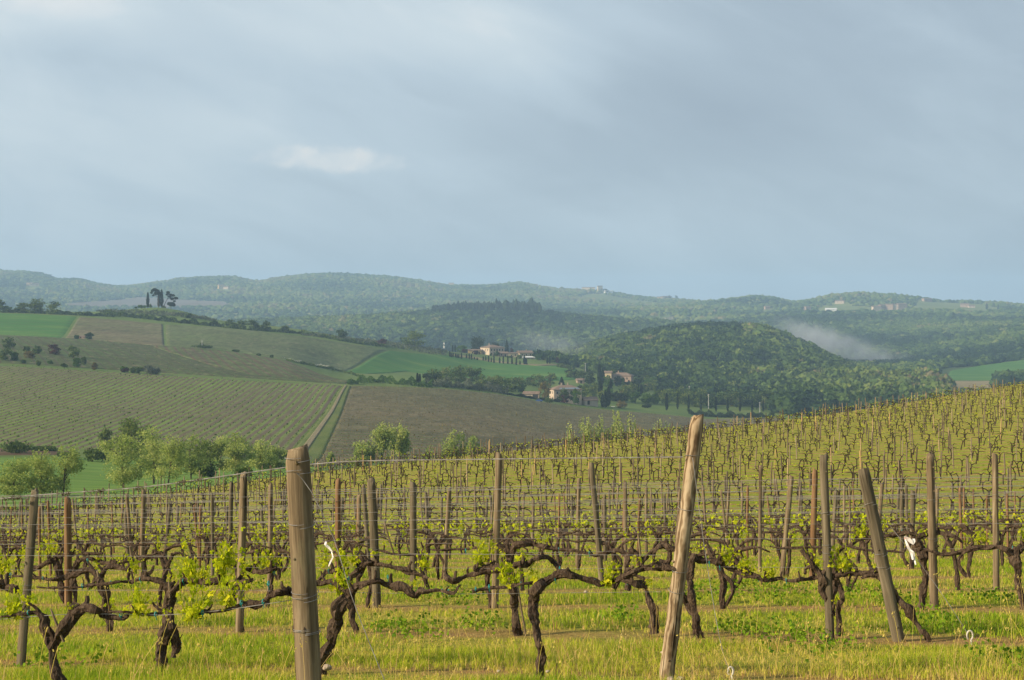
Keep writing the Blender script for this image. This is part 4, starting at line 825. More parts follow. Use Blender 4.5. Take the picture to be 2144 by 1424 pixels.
for i, (k, u, v, h, w, mt, t0, lab, gr, *dd) in enumerate(CP):
    plant(k, u, v, h, w, lab, {'broad': 'tree', 'bush': 'shrub', 'cypress': 'cypress', 'conifer': 'conifer'}[k], mt, gr, dmin=700, d=dd[0] if dd else None, seed=900 + i, n=900, leafpx=2.3,
          **({'tint0': t0, 'base': 0.12, 'limbs': 7} if k == 'broad' else {'tint0': t0} if k == 'bush' else {}))
av = [(80, 478, 113), (180, 482, 102), (290, 485, 115), (425, 490, 95), (530, 510, 105), (640, 515, 125), (750, 530, 100), (848, 542, 107), (955, 540, 90), (1063, 530, 90), (1163, 530, 70)]
for i, (zx, zb, zh) in enumerate(av):
    plant('cypress', 1400 + zx / 4.288, 740 + zb / 4.288, zh / 4.288 * 1.05, 5.2, f'{ORD[i + 1]} cypress from the left in the avenue above the vineyard crest', 'cypress', 'f_dark', 'cypresses of the avenue', d=905 + 4 * i, variant=3 + i % 3, n=260, leafpx=1.7)

# ------------------------------------------------------------------ woods nobody could count
def ico(sub):
    import bmesh
    bm = bmesh.new(); bmesh.ops.create_icosphere(bm, subdivisions=sub, radius=1.0)
    v = np.array([x.co[:] for x in bm.verts]); bm.verts.index_update(); f = np.array([[a.index for a in p.verts] for p in bm.faces]); bm.free(); return v, f
def horizon_ok(u, d, ztop, margin=10):
    """keeps what can show past the nearer ground, with room for a step aside"""
    v = V0 - F * ztop / d; keep = np.ones(len(u), bool)
    gd = np.exp(np.arange(math.log(60), math.log(6000), 0.02))
    for k in range(len(gd)):
        m = gd[k] < d - 40
        if not m.any(): continue
        vg = V0 - F * T((u[m] - U0) / F * gd[k], np.full(m.sum(), gd[k])) / gd[k]
        keep[np.where(m)[0]] &= v[m] < vg + margin
    return keep
HM = [(1228, 611, 5480, 26, 12, 'stonew', 'long low house at the left of the ridge-top hamlet'), (1240, 611, 5470, 16, 12, 'cream', 'house left of the tower house in the ridge-top hamlet'), (1256, 612, 5470, 14, 16, 'cream', 'tall sunlit tower house of the ridge-top hamlet'), (1274, 615, 5450, 26, 7, 'whitew', 'pale long house right of the tower house'), (1206, 611, 5470, 22, 8, 'cream', 'small house at the far left of the ridge-top hamlet'),
      (945, 600, 5470, 14, 12, 'stonew', 'solitary stone house on the ridge among trees'), (1118, 598, 5470, 22, 8, 'stonew', 'low house on the ridge left of the hamlet'), (1395, 627, 5200, 26, 11, 'stonew', 'large villa among dark pines on the ridge'), (1382, 629, 5150, 14, 8, 'cream', 'smaller house left of the villa among pines'),
      (62, 599, 5000, 14, 7, 'cream', 'pale house on the left far hill, left one'), (72, 600, 5000, 22, 6, 'cream', 'pale long house on the left far hill, right one'), (463, 605, 5000, 15, 9, 'ochre', 'sunlit yellow house on the far hill above the knoll'), (474, 606, 5000, 14, 6, 'stonew', 'greyish house beside the sunlit yellow one'),
      (1740, 653, 3450, 20, 5, 'whitew', 'long white low building at the edge of the far dark wood'), (1835, 652, 3480, 16, 8, 'stonew', 'leftmost stone house of the right hand village'), (1848, 650, 3470, 16, 9, 'pinkw', 'second house of the right hand village'), (1862, 650, 3470, 14, 10, 'pinkw', 'third house of the right hand village'), (1875, 650, 3460, 14, 10, 'stonew', 'fourth house of the right hand village'), (1888, 650, 3460, 18, 11, 'pinkw', 'tallest pink house at the right of the right hand village'),
      (1941, 632, 4150, 24, 6, 'pinkw', 'red-roofed house high on the right hill'), (2020, 645, 3560, 16, 7, 'pinkw', 'reddish house on the far right slope'), (2034, 646, 3560, 12, 5, 'stonew', 'small house right of the reddish one on the far right slope'), (1606, 648, 3600, 10, 5, 'pinkw', 'tiny reddish house on the middle hill'), (1690, 650, 3520, 12, 6, 'pinkw', 'small pinkish house left of the white low building'), (1758, 636, 4150, 18, 5, 'stonew', 'low house in the meadow below the right summit')]
HD = []
for q_ in HM:
    d_ = hit(q_[0], q_[1], q_[2] - 900); HD.append(d_ if d_ < q_[2] + 500 else q_[2])
def wood(name, label, u0, u1, d0, d1, n, rad, sub, seed, mat='f_wood', dark=0.0, gap=0.0, extra=0, test=None, tall=1.0, flat=0.75):
    g = np.random.default_rng(seed); u = g.uniform(u0, u1, n); d = np.sqrt(g.uniform(d0 ** 2, d1 ** 2, n))
    x = (u - U0) / F * d; z = T(x, d)
    k = np.ones(n, bool)
    for poly in FIELD.values(): k &= ~inside(poly, x, d)
    for q_, d_ in zip(HM, HD): k &= ~((np.abs(u - q_[0]) * d_ / F < q_[3] * 0.7 + 8) & (d > d_ - 170) & (d < d_ + 14))
    if test is not None: k &= test(u, d, x, z)
    pn = 0.5 + 0.25 * (np.sin(x * 0.013 + seed) + np.sin(d * 0.010 + x * 0.006 + 2 * seed)) * 1.0
    pn2 = 0.5 + 0.25 * (np.sin(x * 0.041 + d * 0.03 + seed) + np.sin(d * 0.052 - x * 0.022))
    if gap: k &= pn2 > gap
    u, d, x, z, pn = u[k], d[k], x[k], z[k], pn[k]
    r = rad * g.uniform(0.5, 1.0, len(u)) ** 0.7 * g.uniform(0.8, 1.6, len(u)) * (0.8 + 0.4 * pn)
    k = horizon_ok(u, d, z + r * 2.2); u, d, x, z, r, pn = u[k], d[k], x[k], z[k], r[k], pn[k]
    n = len(u); v0, f0 = ico(sub); nv = len(v0)
    jit = 1 + g.normal(0, 0.20, (n, nv)); sc = np.stack([r, r, r * flat * tall], 1)
    ang = g.uniform(0, 6.28, n); ca, sa = np.cos(ang), np.sin(ang)
    vv = v0[None] * jit[..., None]
    vx = vv[..., 0] * ca[:, None] - vv[..., 1] * sa[:, None]; vy = vv[..., 0] * sa[:, None] + vv[..., 1] * ca[:, None]
    Vt = np.stack([vx, vy, vv[..., 2]], -1) * sc[:, None, :] + np.stack([x, d, z + r * flat * tall * 0.75], 1)[:, None, :]
    tint = np.clip(0.42 + (pn - 0.5) * 0.75 + g.normal(0, 0.15, n) - dark, 0, 1); tint = np.where(g.random(n) < 0.05, np.clip(tint + 0.4, 0, 1), tint)
    tv = np.clip(tint[:, None] + g.normal(0, 0.05, (n, nv)), 0, 1)
    V = Vt.reshape(-1, 3); t = (f0[None] + (np.arange(n) * nv)[:, None, None]).reshape(-1, 3); c = tv.ravel(); q = None
    if extra:
        dd = g.normal(size=(n, extra, 3)); dd[..., 2] = np.abs(dd[..., 2]) * 0.9 - 0.2; dd /= np.linalg.norm(dd, axis=2)[..., None]
        pos = (dd * g.uniform(0.85, 1.18, (n, extra, 1)) * sc[:, None, :] + np.stack([x, d, z + r * flat * tall * 0.75], 1)[:, None, :]).reshape(-1, 3)
        V2, q = quads_at(pos, np.repeat(r * 0.34, extra) * g.uniform(0.6, 1.4, n * extra), seed + 3); q = q + len(V)
        V = np.concatenate([V, V2]); c = np.concatenate([c, np.repeat(np.clip(np.repeat(tint, extra) + g.normal(0, 0.08, n * extra), 0, 1), 4)])
    o = link(name, np_mesh(name, V, q, t, c), MAT[mat]); tag(o, label, 'woodland', kind='stuff'); return n

wood('hill_wood', 'mixed spring woodland covering the rounded hill', 1120, 1840, 1255, 1800, 4800, 5.0, 1, 21, extra=80, dark=0.06)
wood('valley_wood', 'belt of trees along the valley floor below the rounded hill', 1225, 1985, 985, 1290, 1600, 4.9, 1, 22, extra=110, tall=1.25, dark=-0.06,
     test=lambda u, d, x, z: d > np.interp(u, [1225, 1400, 1460, 1620, 1985], [1210, 1060, 985, 950, 935]))
wood('valley_wood', 'trees beyond the vineyard crest on the right of the valley floor', 1620, 1985, 900, 1100, 420, 5.4, 1, 29, extra=110, tall=1.2, dark=0.02)
wood('right_slope_wood', 'woodland on the long slope at the right', 1560, 2300, 1420, 3050, 18000, 4.8, 1, 23, extra=14, dark=0.12, test=lambda u, d, x, z: ~((u > 1960) & (d < 1640)))
wood('edge_wood', 'dark trees at the right edge above the tan field', 2085, 2260, 1100, 1420, 260, 5.0, 2, 30, extra=30, dark=0.1, test=lambda u, d, x, z: u > 2075 + (1420 - d) * 0.05)
wood('middle_wood', 'wooded ridge in the middle distance', 480, 1760, 1900, 2660, 18000, 4.6, 1, 24, extra=14, dark=0.14)
wood('conifer_wood', 'dark conifer plantation along the top of the middle ridge', 905, 1130, 2520, 2620, 900, 3.4, 1, 25, 'f_dark', tall=3.0, test=lambda u, d, x, z: (np.abs(u - 1045) > 14) | (d > 2585))
wood('conifer_wood', 'dark pines on top of the rounded hill', 1440, 1570, 1715, 1765, 110, 3.0, 1, 26, 'f_dark', tall=1.3)
wood('far_dark_wood', 'dark belt of woodland below the right hand hamlet', 1440, 2300, 2950, 3060, 1900, 5.5, 1, 27, dark=0.22)
wood('far_wood', 'woodland patches on the hills behind', -150, 2300, 3080, 4400, 24000, 6.0, 1, 28, gap=0.38, dark=-0.08)
wood('far_ridge_wood', 'hazy woodland over the farthest ridge', -150, 1700, 4300, 5620, 42000, 6.5, 1, 31, gap=0.30, dark=-0.20)

# ------------------------------------------------------------------ the vineyard in front
SL = 0.3                                           # rows run away to the left: y + SL * x = row offset
ROWS = [9.6, 12.55, 16.2, 19.5, 22.6] + [22.6 + 3.1 * k for k in range(1, 76)]
RD = np.array([1.0, -SL]); RD /= np.linalg.norm(RD)
ROWEND = {0: -1.30, 1: 1.20, 2: 3.75, 3: 6.6, 4: 9.4}
ROWNAME = ['front trellis row', 'second trellis row from the front', 'third trellis row from the front', 'fourth trellis row from the front'] + [f'{ORD[k]} trellis row from the front' for k in range(5, 37)]
def rowd(k, u): return ROWS[k] / (1 + SL * (u - U0) / F)
def rowpt(k, x): return np.array([x, ROWS[k] - SL * x])
def in_front_of_crest(x, y): return y < crest(U0 + F * x / np.maximum(y, 1)) - 1.0

# one young leaf: five lobes, cupped along the midrib
def leaf_geo(size, g):
    ang = np.array([-90, -55, -28, 0, 22, 45, 65, 90, 115, 135, 158, 180, 208, 235]) * math.pi / 180
    rad = np.array([0.12, 0.62, 0.80, 0.52, 0.92, 0.55, 0.72, 1.08, 0.72, 0.55, 0.92, 0.52, 0.80, 0.62])
    x = np.cos(ang) * rad; y = np.sin(ang) * rad + 0.1
    z = -0.28 * np.abs(x) + 0.10 * np.sin(7 * ang) - 0.15 * np.maximum(y, 0) ** 2
    v = np.concatenate([[[0, 0.05, 0.05]], np.stack([x, y, z], 1)]) * size * 0.55
    t = [(0, 1 + i, 1 + (i + 1) % 14) for i in range(14)]
    a = g.normal(size=3); a[2] = a[2] * 0.5 + 0.35; a /= np.linalg.norm(a); b = np.cross(a, g.normal(size=3)); b /= np.linalg.norm(b); c = np.cross(a, b)
    return v[:, :1] * b + v[:, 1:2] * c + v[:, 2:] * a, t
def shoot_mb(seed, n, length, size, spread=0.05):
    g = np.random.default_rng(seed); m = MB()
    stems = []
    for k in range(max(1, n // 5)):
        tip = np.array([g.normal(0, spread * 1.4), g.normal(0, spread), length * g.uniform(0.6, 1.1)])
        L = spline([(0, 0, 0), tip * 0.5 + g.normal(0, 0.012, 3), tip], 0.03); m.tube(L, np.linspace(0.004, 0.002, len(L)), 4, 0.35); stems.append(L)
    for k in range(n):
        L = stems[k % len(stems)]; p = L[int(g.uniform(0.25, 1) * (len(L) - 1))] + g.normal(0, spread * 0.7, 3)
        v, t = leaf_geo(size * g.uniform(0.55, 1.25), g); m.add(v + p, None, t, np.clip(g.normal(0.55, 0.22), 0, 1))
    return m
SHOOT = [shoot_mb(40 + i, [10, 15, 21, 12, 26, 8, 17, 11][i], [0.14, 0.18, 0.24, 0.10, 0.26, 0.09, 0.2, 0.13][i], [0.054, 0.056, 0.06, 0.05, 0.062, 0.048, 0.056, 0.05][i], 0.05).mesh('shoot') for i in range(8)]
for s_ in SHOOT: s_.materials.append(MAT['leaf'])
TIE = MB().tube([(0.016 * math.cos(a), 0, 0.016 * math.sin(a)) for a in np.linspace(0, 6.283, 9)], 0.0042, 5, cap=False).tube([(0, 0, -0.015), (0.008, -0.004, -0.045)], 0.0035, 4).mesh('tie')
TIE.materials.append(MAT['tie'])

def knobby(m, path, seed, step=0.028, nseg=14, rough=0.20):
    """path rows: x y z radius; a gnarled limb with knots"""
    L = spline(path, step); g = np.random.default_rng(seed); n = len(L)
    k = np.convolve(g.normal(0, 1, n + 8), np.ones(5) / 5, 'same')[4:-4]
    rad = L[:, 3] * (0.84 + 0.24 * k)
    for _ in range(max(1, n // 9)):
        i = g.integers(0, n); w = np.exp(-0.5 * ((np.arange(n) - i) / 1.3) ** 2); rad = rad * (1 + w * g.uniform(0.10, 0.42))
    c = L[:, :3] + np.stack([np.convolve(g.normal(0, 1, n + 8), np.ones(5) / 5, 'same')[4:-4] for _ in range(3)], 1) * L[:, 3:4] * 0.35
    m.tube(c, np.clip(rad, 0.003, None), nseg, 0.5, rough, seed, 0.12)
    # hanging strips of bark
    for _ in range(n // 3):
        i = g.integers(0, n); d = g.normal(size=3); d[2] -= 0.6; d /= np.linalg.norm(d)
        p = c[i] + d * rad[i] * 0.9; l = g.uniform(0.02, 0.07); s = g.normal(size=3) * 0.004
        e = p + d * l * 0.5 + np.array([0, 0, -l * 0.8]); m.add([p - s, p + s, e], None, [(0, 1, 2)], 0.5)
    return c, rad
def spurs(m, c, rad, seed, every=6):
    g = np.random.default_rng(seed); out = []
    for i in range(2, len(c) - 1, every):
        if g.random() < 0.8:
            h = g.uniform(0.03, 0.085); tip = c[i] + np.array([g.normal(0, 0.03), g.normal(0, 0.02), h + rad[i]])
            L = spline([c[i], (c[i] + tip) / 2 + g.normal(0, 0.01, 3), tip], 0.02); m.tube(L, rad[i] * np.linspace(0.75, 0.4, len(L)), 7, 0.5, 0.1, seed + i)
            out.append(tip)
    return out

VG = 'vines of the near trellis rows'
vine_labels = {}
def hand_vine(k, label, limbs, shoots, seed, ties=()):
    """limbs: (list of (u, v, radius px), depth wobble); traced at the true distance of the row"""
    b = limbs[0][0]; d0 = rowd(k, b[0]); base = P(b[0], b[1], d0)
    root = empty('grapevine', base, label, 'vine', VG); m = MB(); allc = []; tips = []
    for j, L in enumerate(limbs):
        g = np.random.default_rng(seed * 31 + j); pts = []
        for i, (u, v, r) in enumerate(L):
            d = rowd(k, u) + (g.normal(0, 0.035) if 0 < i < len(L) - 1 else 0); p = P(u, v, d) - base; pts.append((*p, r * d / F))
        if j == 0: p = pts[0]; pts = [(p[0], p[1], p[2] - 0.16, p[3] * 1.25)] + pts
        c, rad = knobby(m, pts, seed * 7 + j); allc.append(c)
        if j > 0: tips += spurs(m, c, rad, seed * 13 + j)
    m.build('trunk', MAT['bark'], root, smooth=False)
    g = np.random.default_rng(seed)
    for (u, v, s, var) in shoots:
        d = rowd(k, u); p = P(u, v, d) - base; o = link('shoot', SHOOT[var], None, root, p - np.array([0, 0, 0.05])); o.scale = (s * 0.72,) * 3; o.rotation_euler = (g.normal(0, 0.2), g.normal(0, 0.2), g.uniform(0, 6.28))
    for i, tp in enumerate(tips):
        if g.random() < 0.40:
            o = link('shoot', SHOOT[g.choice([0, 3, 5, 7])], None, root, tp); o.scale = (g.uniform(0.45, 0.8),) * 3; o.rotation_euler = (0, 0, g.uniform(0, 6.28))
    for (u, v) in ties:
        o = link('tie', TIE, None, root, P(u, v, rowd(k, u)) - base); o.scale = (0.95, 0.95, 0.95); o.rotation_euler = (0, 0, math.atan(-SL) + 1.57)
Z1 = lambda pts, ox=0.0, sc=3.955: [(ox + x / sc, 1064 + y / sc, r) for x, y, r in pts]
Z2 = lambda pts: Z1(pts, 520.0)
Z3 = lambda pts: Z1(pts, 1040.0)
Z4 = lambda pts: Z1(pts, 1540.0, 3.55)
# front row
hand_vine(0, 'forked old vine at the lower left, its trunk cut by the bottom edge', [
    Z1([(520, 1500, 14), (480, 1380, 13), (440, 1280, 12), (430, 1180, 12.5)]),
    Z1([(430, 1180, 11), (402, 1060, 11), (380, 940, 10), (345, 885, 6), (290, 862, 4), (160, 880, 3), (-20, 905, 2.5)]),
    Z1([(425, 1175, 11), (490, 1070, 11.5), (575, 960, 12), (610, 880, 15), (600, 805, 11)]),
    Z1([(620, 880, 12), (700, 825, 8), (790, 850, 9), (860, 890, 8), (940, 905, 7), (1030, 910, 7), (1065, 890, 5)]),
    Z1([(900, 860, 3.2), (1040, 858, 3), (1180, 880, 3), (1300, 880, 4), (1345, 860, 5), (1385, 810, 3)])],
    [(18, 1283, 1.6, 2), (36, 1280, 1.2, 1), (52, 1278, 0.8, 5), (290, 1280, 1.5, 2), (300, 1276, 0.9, 0), (350, 1270, 0.7, 3), (148, 1262, 0.7, 5)], 1, [(60, 1282), (253, 1287), (326, 1286)])
hand_vine(0, 'old vine half hidden behind the thick front post, its left arm hooked', [
    [(642, 1440, 13), (640, 1360, 12), (636, 1290, 12)],
    [(636, 1290, 9), (622, 1254, 8), (606, 1240, 8), (585, 1238, 7), (566, 1250, 6.5), (545, 1264, 5.5), (522, 1266, 6.5), (500, 1268, 5.5), (478, 1276, 4.5), (440, 1280, 4), (422, 1280, 5.5), (414, 1290, 6.5)]],
    [(400, 1286, 1.7, 2), (410, 1276, 1.5, 4), (478, 1254, 1.4, 2), (500, 1240, 1.2, 1), (469, 1262, 1.0, 7)], 2, [(424, 1283), (505, 1262), (551, 1260), (562, 1222)])
# second row
hand_vine(1, 'two-legged vine left of centre in the second row, turquoise tie on its trunk', [
    Z1([(1330, 1270, 12), (1350, 1120, 11), (1385, 980, 12), (1400, 820, 13), (1400, 700, 13), (1395, 620, 12)]),
    Z1([(1430, 1250, 7), (1458, 1160, 8), (1450, 1060, 8), (1410, 960, 9), (1400, 880, 8)]),
    Z1([(1395, 640, 8), (1320, 600, 6.5), (1200, 582, 5.5), (1090, 605, 5), (1000, 605, 3.4), (900, 625, 3), (720, 640, 2.8), (640, 655, 2.5), (400, 660, 2.2), (300, 655, 2)]),
    Z1([(1400, 720, 8), (1470, 660, 9), (1530, 600, 7), (1640, 605, 6), (1720, 612, 7), (1850, 612, 6.5), (1950, 640, 7), (2040, 605, 5), (2100, 588, 3.5)]),
    Z1([(1395, 900, 4), (1440, 980, 3), (1475, 1050, 2.6), (1470, 1130, 2)])],
    [(411, 1218, 1.9, 4), (405, 1205, 1.5, 2), (418, 1218, 1.4, 6), (396, 1196, 1.2, 1), (466, 1205, 2.0, 4), (472, 1190, 1.6, 2), (480, 1172, 1.3, 6), (458, 1180, 1.2, 1), (355, 1208, 0.9, 0), (363, 1202, 0.8, 3), (518, 1196, 1.3, 1), (292, 1270, 1.5, 2), (288, 1256, 1.0, 1)], 3,
    [(294, 1212), (357, 1306), (384, 1216), (443, 1216), (232, 1220), (172, 1226)])
hand_vine(1, 'arching vine with a slanting trunk just right of the thick front post', [
    Z2([(618, 1275, 10), (650, 1180, 11), (690, 1060, 11), (715, 940, 12), (760, 800, 13), (835, 700, 12), (880, 645, 10)]),
    Z2([(870, 655, 9), (960, 625, 8), (1060, 615, 8), (1160, 635, 7.5), (1265, 655, 8), (1330, 700, 8), (1385, 720, 7), (1420, 672, 7), (1460, 690, 5), (1560, 680, 4), (1640, 690, 4), (1705, 700, 4), (1730, 660, 3.5), (1755, 638, 2.5)]),
    Z2([(830, 700, 8), (760, 640, 6), (690, 615, 5), (600, 620, 5.5), (480, 640, 5)])],
    [(705, 1235, 1.7, 2), (712, 1228, 1.4, 6), (716, 1222, 1.1, 1), (706, 1205, 1.0, 7)], 4, [(694, 1220), (812, 1208), (926, 1237), (939, 1238), (730, 1211)])
hand_vine(1, 'dark crooked vine alone in the centre foreground, trunk standing free of its arm', [
    Z3([(365, 1315, 9), (385, 1230, 8.5), (350, 1130, 10), (325, 1010, 10), (310, 880, 11), (305, 760, 11.5), (330, 680, 12), (390, 620, 11)]),
    Z3([(380, 625, 10), (440, 590, 9), (500, 565, 9), (545, 545, 10), (620, 560, 8), (700, 580, 7.5), (780, 590, 8), (850, 625, 9), (900, 620, 7), (980, 600, 6), (1060, 603, 5.5), (1150, 620, 5), (1210, 632, 7), (1235, 645, 4)]),
    Z3([(370, 625, 6), (300, 620, 3.5), (200, 630, 3), (60, 655, 4), (-60, 660, 4.5), (-200, 690, 4)]),
    Z3([(535, 545, 6), (480, 460, 4.5), (420, 408, 5), (350, 410, 6), (290, 430, 6.5), (255, 468, 7), (190, 470, 7), (145, 472, 6)]),
    Z3([(985, 600, 6.5), (1050, 570, 7), (1130, 540, 7.5), (1210, 500, 8), (1290, 490, 7.5), (1360, 480, 9), (1430, 500, 7), (1500, 520, 5)])],
    [(1067, 1222, 1.7, 4), (1060, 1210, 1.3, 2), (1058, 1196, 1.0, 1), (1268, 1216, 1.3, 2), (1272, 1200, 1.0, 6), (1350, 1214, 0.8, 0), (1360, 1206, 0.7, 3), (1182, 1192, 0.7, 3), (1114, 1168, 0.6, 5), (1372, 1168, 0.8, 0)], 5,
    [(1163, 1212), (1172, 1190), (1246, 1216), (1312, 1214), (1091, 1222), (1024, 1228), (996, 1233)])
hand_vine(1, 'thick stubby vine arm entering at the left edge, behind the leaning post', [
    [(-46, 1392, 11), (-44, 1300, 11), (-30, 1235, 11)], [(-34, 1236, 10), (-5, 1224, 9), (14, 1226, 10), (36, 1234, 8)]], [(4, 1190, 1.4, 2), (18, 1186, 1.2, 1), (26, 1208, 0.8, 3)], 6)
# third row
hand_vine(2, 'straight dark vine with a wide crown of arms left of the two-legged one', [
    Z1([(910, 985, 8), (895, 880, 9), (865, 740, 11), (840, 640, 10), (825, 560, 9)]),
    Z1([(820, 560, 7), (770, 522, 6), (690, 520, 5), (620, 545, 5), (540, 570, 5), (430, 590, 4), (340, 580, 3.4), (220, 570, 3), (100, 560, 2.5)]),
    Z1([(835, 570, 7), (880, 500, 6), (960, 485, 6), (1030, 500, 4), (1090, 535, 3)]),
    Z1([(1180, 560, 3.5), (1225, 545, 3.5), (1260, 515, 3), (1275, 475, 2)])],
    [(286, 1192, 1.5, 2), (292, 1182, 1.1, 1), (205, 1184, 0.8, 3), (112, 1204, 0.8, 0), (40, 1160, 1.1, 1), (250, 1168, 0.8, 5)], 11, [(22, 1202), (90, 1210), (183, 1172)])
hand_vine(2, 'dark stocky vine hugging the pale post at the left of the thick front post', [
    Z1([(2000, 1015, 5), (1990, 880, 6), (1965, 720, 9), (1985, 600, 11), (1985, 520, 9)]),
    Z1([(1975, 560, 6), (1940, 500, 5), (1900, 430, 4), (1885, 425, 3)]),
    Z2([(-40, 480, 6), (30, 510, 7), (90, 525, 6), (150, 520, 5), (240, 500, 6)])],
    [(498, 1170, 1.2, 2), (548, 1185, 1.4, 4), (560, 1180, 1.2, 2), (572, 1184, 1.2, 6), (585, 1178, 1.1, 1), (540, 1176, 1.0, 0)], 12, [(575, 1196), (572, 1196)])
hand_vine(2, 'slim vine behind the arching one with a winding right arm', [
    Z2([(890, 1050, 7), (865, 930, 7), (850, 800, 7), (835, 660, 7), (838, 560, 6)]),
    Z2([(835, 580, 6), (800, 530, 5.5), (755, 490, 5.5), (690, 525, 6), (640, 545, 6), (585, 595, 4)]),
    Z2([(845, 560, 6), (890, 530, 6.5), (930, 510, 7), (970, 470, 6), (1040, 460, 5.5), (1120, 472, 5), (1210, 495, 5), (1310, 520, 5), (1400, 545, 4), (1490, 578, 2.5)])],
    [(728, 1180, 1.6, 4), (736, 1172, 1.4, 2), (745, 1180, 1.1, 6), (680, 1178, 1.5, 2), (686, 1170, 1.1, 1), (885, 1186, 1.6, 2), (890, 1178, 1.1, 0)], 13, [(688, 1194), (802, 1184), (747, 1198)])
hand_vine(2, 'vine with a pale split stump at its top, in the centre behind the crooked one', [
    Z3([(175, 1085, 10), (160, 960, 9), (150, 820, 9), (130, 700, 10), (110, 560, 9), (105, 430, 7), (90, 300, 4)]),
    Z3([(110, 440, 7), (140, 350, 7), (200, 300, 6.5), (300, 295, 5), (390, 320, 4.5), (480, 335, 4), (620, 350, 3.5), (780, 378, 3)]),
    Z2([(2140, 500, 10), (2070, 505, 9), (1980, 510, 8.5), (1880, 535, 7), (1790, 570, 6.5), (1690, 610, 6), (1640, 570, 5), (1630, 525, 4)]),
    Z2([(2060, 505, 8), (1940, 505, 5), (1870, 500, 6), (1885, 465, 5)]),
    Z3([(80, 380, 6), (60, 330, 5), (0, 290, 4)])],
    [(1008, 1176, 1.7, 4), (1016, 1164, 1.3, 2), (1000, 1178, 1.2, 6), (1034, 1138, 0.9, 5), (1148, 1136, 1.1, 1), (1092, 1128, 0.7, 3), (1120, 1160, 0.6, 5)], 14, [(1170, 1150), (1234, 1158), (975, 1152)])
hand_vine(2, 'short leaning trunk between the crooked vine and the peeled post', [
    Z3([(1305, 895, 9), (1280, 800, 9), (1250, 700, 6), (1215, 570, 4)]), Z3([(1215, 575, 4), (1150, 560, 3.5), (1090, 545, 4)])], [(1382, 1196, 0.6, 3)], 15)
hand_vine(2, 'two-stemmed vine right behind the peeled post, long arm to the right', [
    Z3([(1670, 1065, 11), (1645, 900, 8), (1610, 720, 7), (1605, 560, 8), (1610, 430, 9), (1630, 390, 8)]),
    Z3([(1640, 900, 6), (1590, 820, 6.5), (1540, 720, 6), (1510, 640, 5)]),
    Z3([(1635, 395, 8), (1690, 435, 7), (1760, 440, 6.5), (1830, 440, 7), (1900, 490, 6), (1990, 530, 5.5), (2080, 560, 5), (2160, 575, 4.5), (2240, 590, 5)]),
    Z3([(1660, 390, 3), (1760, 385, 2.6), (1860, 378, 2.2)])],
    [(1520, 1174, 1.5, 2), (1528, 1162, 1.2, 1), (1512, 1162, 1.0, 6), (1442, 1158, 1.1, 0), (1560, 1192, 1.3, 1), (1570, 1188, 1.0, 7)], 16, [(1485, 1178), (1507, 1186)])
hand_vine(2, 'double-trunked vine wrapped round a post right of the peeled one, arm tied along the wire', [
    Z4([(770, 835, 7), (762, 740, 7), (788, 660, 7), (765, 570, 7), (745, 510, 7)]),
    Z4([(725, 800, 6), (690, 720, 7), (660, 620, 8), (640, 520, 8), (600, 450, 7), (550, 380, 6), (500, 310, 6)]),
    Z4([(745, 510, 7), (690, 510, 7), (560, 520, 5.5), (480, 535, 5.5), (400, 540, 4), (320, 525, 5), (220, 535, 4.5), (130, 500, 5), (60, 490, 4)]),
    Z4([(740, 515, 7), (830, 495, 6.5), (920, 485, 6), (1010, 480, 6), (1075, 478, 7), (1100, 500, 5)]),
    Z4([(640, 480, 5), (560, 435, 4), (525, 455, 4), (515, 490, 3.5)])],
    [(1756, 1186, 1.5, 4), (1766, 1184, 1.3, 2), (1776, 1190, 1.2, 6), (1742, 1186, 1.1, 1), (1708, 1180, 1.4, 2), (1702, 1172, 1.0, 0), (1608, 1204, 1.5, 2), (1612, 1196, 1.1, 1), (1565, 1186, 1.1, 6), (1788, 1190, 0.9, 7)], 17, [(1646, 1214), (1587, 1210)])
hand_vine(2, 'blackened leaning trunk at the foot of the tilted end post on the right', [
    Z4([(1440, 1010, 8), (1385, 910, 9), (1320, 830, 9), (1265, 750, 8), (1215, 670, 7), (1165, 600, 6), (1090, 540, 6), (1040, 490, 6)]),
    Z4([(1060, 505, 5), (990, 500, 4), (940, 520, 4)])], [], 18)
# fourth row, the traced ones
hand_vine(3, 'broad-shouldered vine beside the white tape on the right', [
    Z4([(1390, 660, 7), (1410, 540, 8), (1400, 420, 9), (1370, 300, 12), (1330, 200, 9)]),
    Z4([(1340, 205, 8), (1290, 180, 7), (1230, 190, 6.5), (1140, 205, 5), (1050, 215, 4.5), (960, 220, 4), (875, 215, 4)]),
    Z4([(1350, 215, 8), (1400, 205, 5), (1455, 180, 5), (1560, 190, 4), (1640, 215, 4), (1692, 262, 3)])],
    [(1806, 1118, 1.4, 2), (1800, 1112, 1.0, 1), (1934, 1118, 1.1, 6), (1860, 1120, 0.9, 0)], 21, [(1888, 1112)])
hand_vine(3, 'vine cut by the right edge with a long arm tied to the wire', [
    Z4([(2150, 790, 8), (2125, 650, 8), (2095, 500, 9), (2075, 380, 9), (2090, 300, 10)]),
    Z4([(2080, 340, 8), (2020, 310, 7), (1950, 295, 6.5), (1850, 290, 6), (1760, 305, 5.5), (1680, 325, 5), (1600, 335, 5), (1510, 340, 5), (1460, 320, 5), (1415, 298, 4)]),
    Z4([(2095, 310, 8), (2150, 280, 7), (2220, 270, 6)])],
    [(2062, 1130, 1.2, 2), (2025, 1128, 1.1, 1), (2048, 1126, 0.9, 0), (2142, 1120, 1.2, 6)], 22, [(1965, 1158), (2033, 1147), (2120, 1146)])
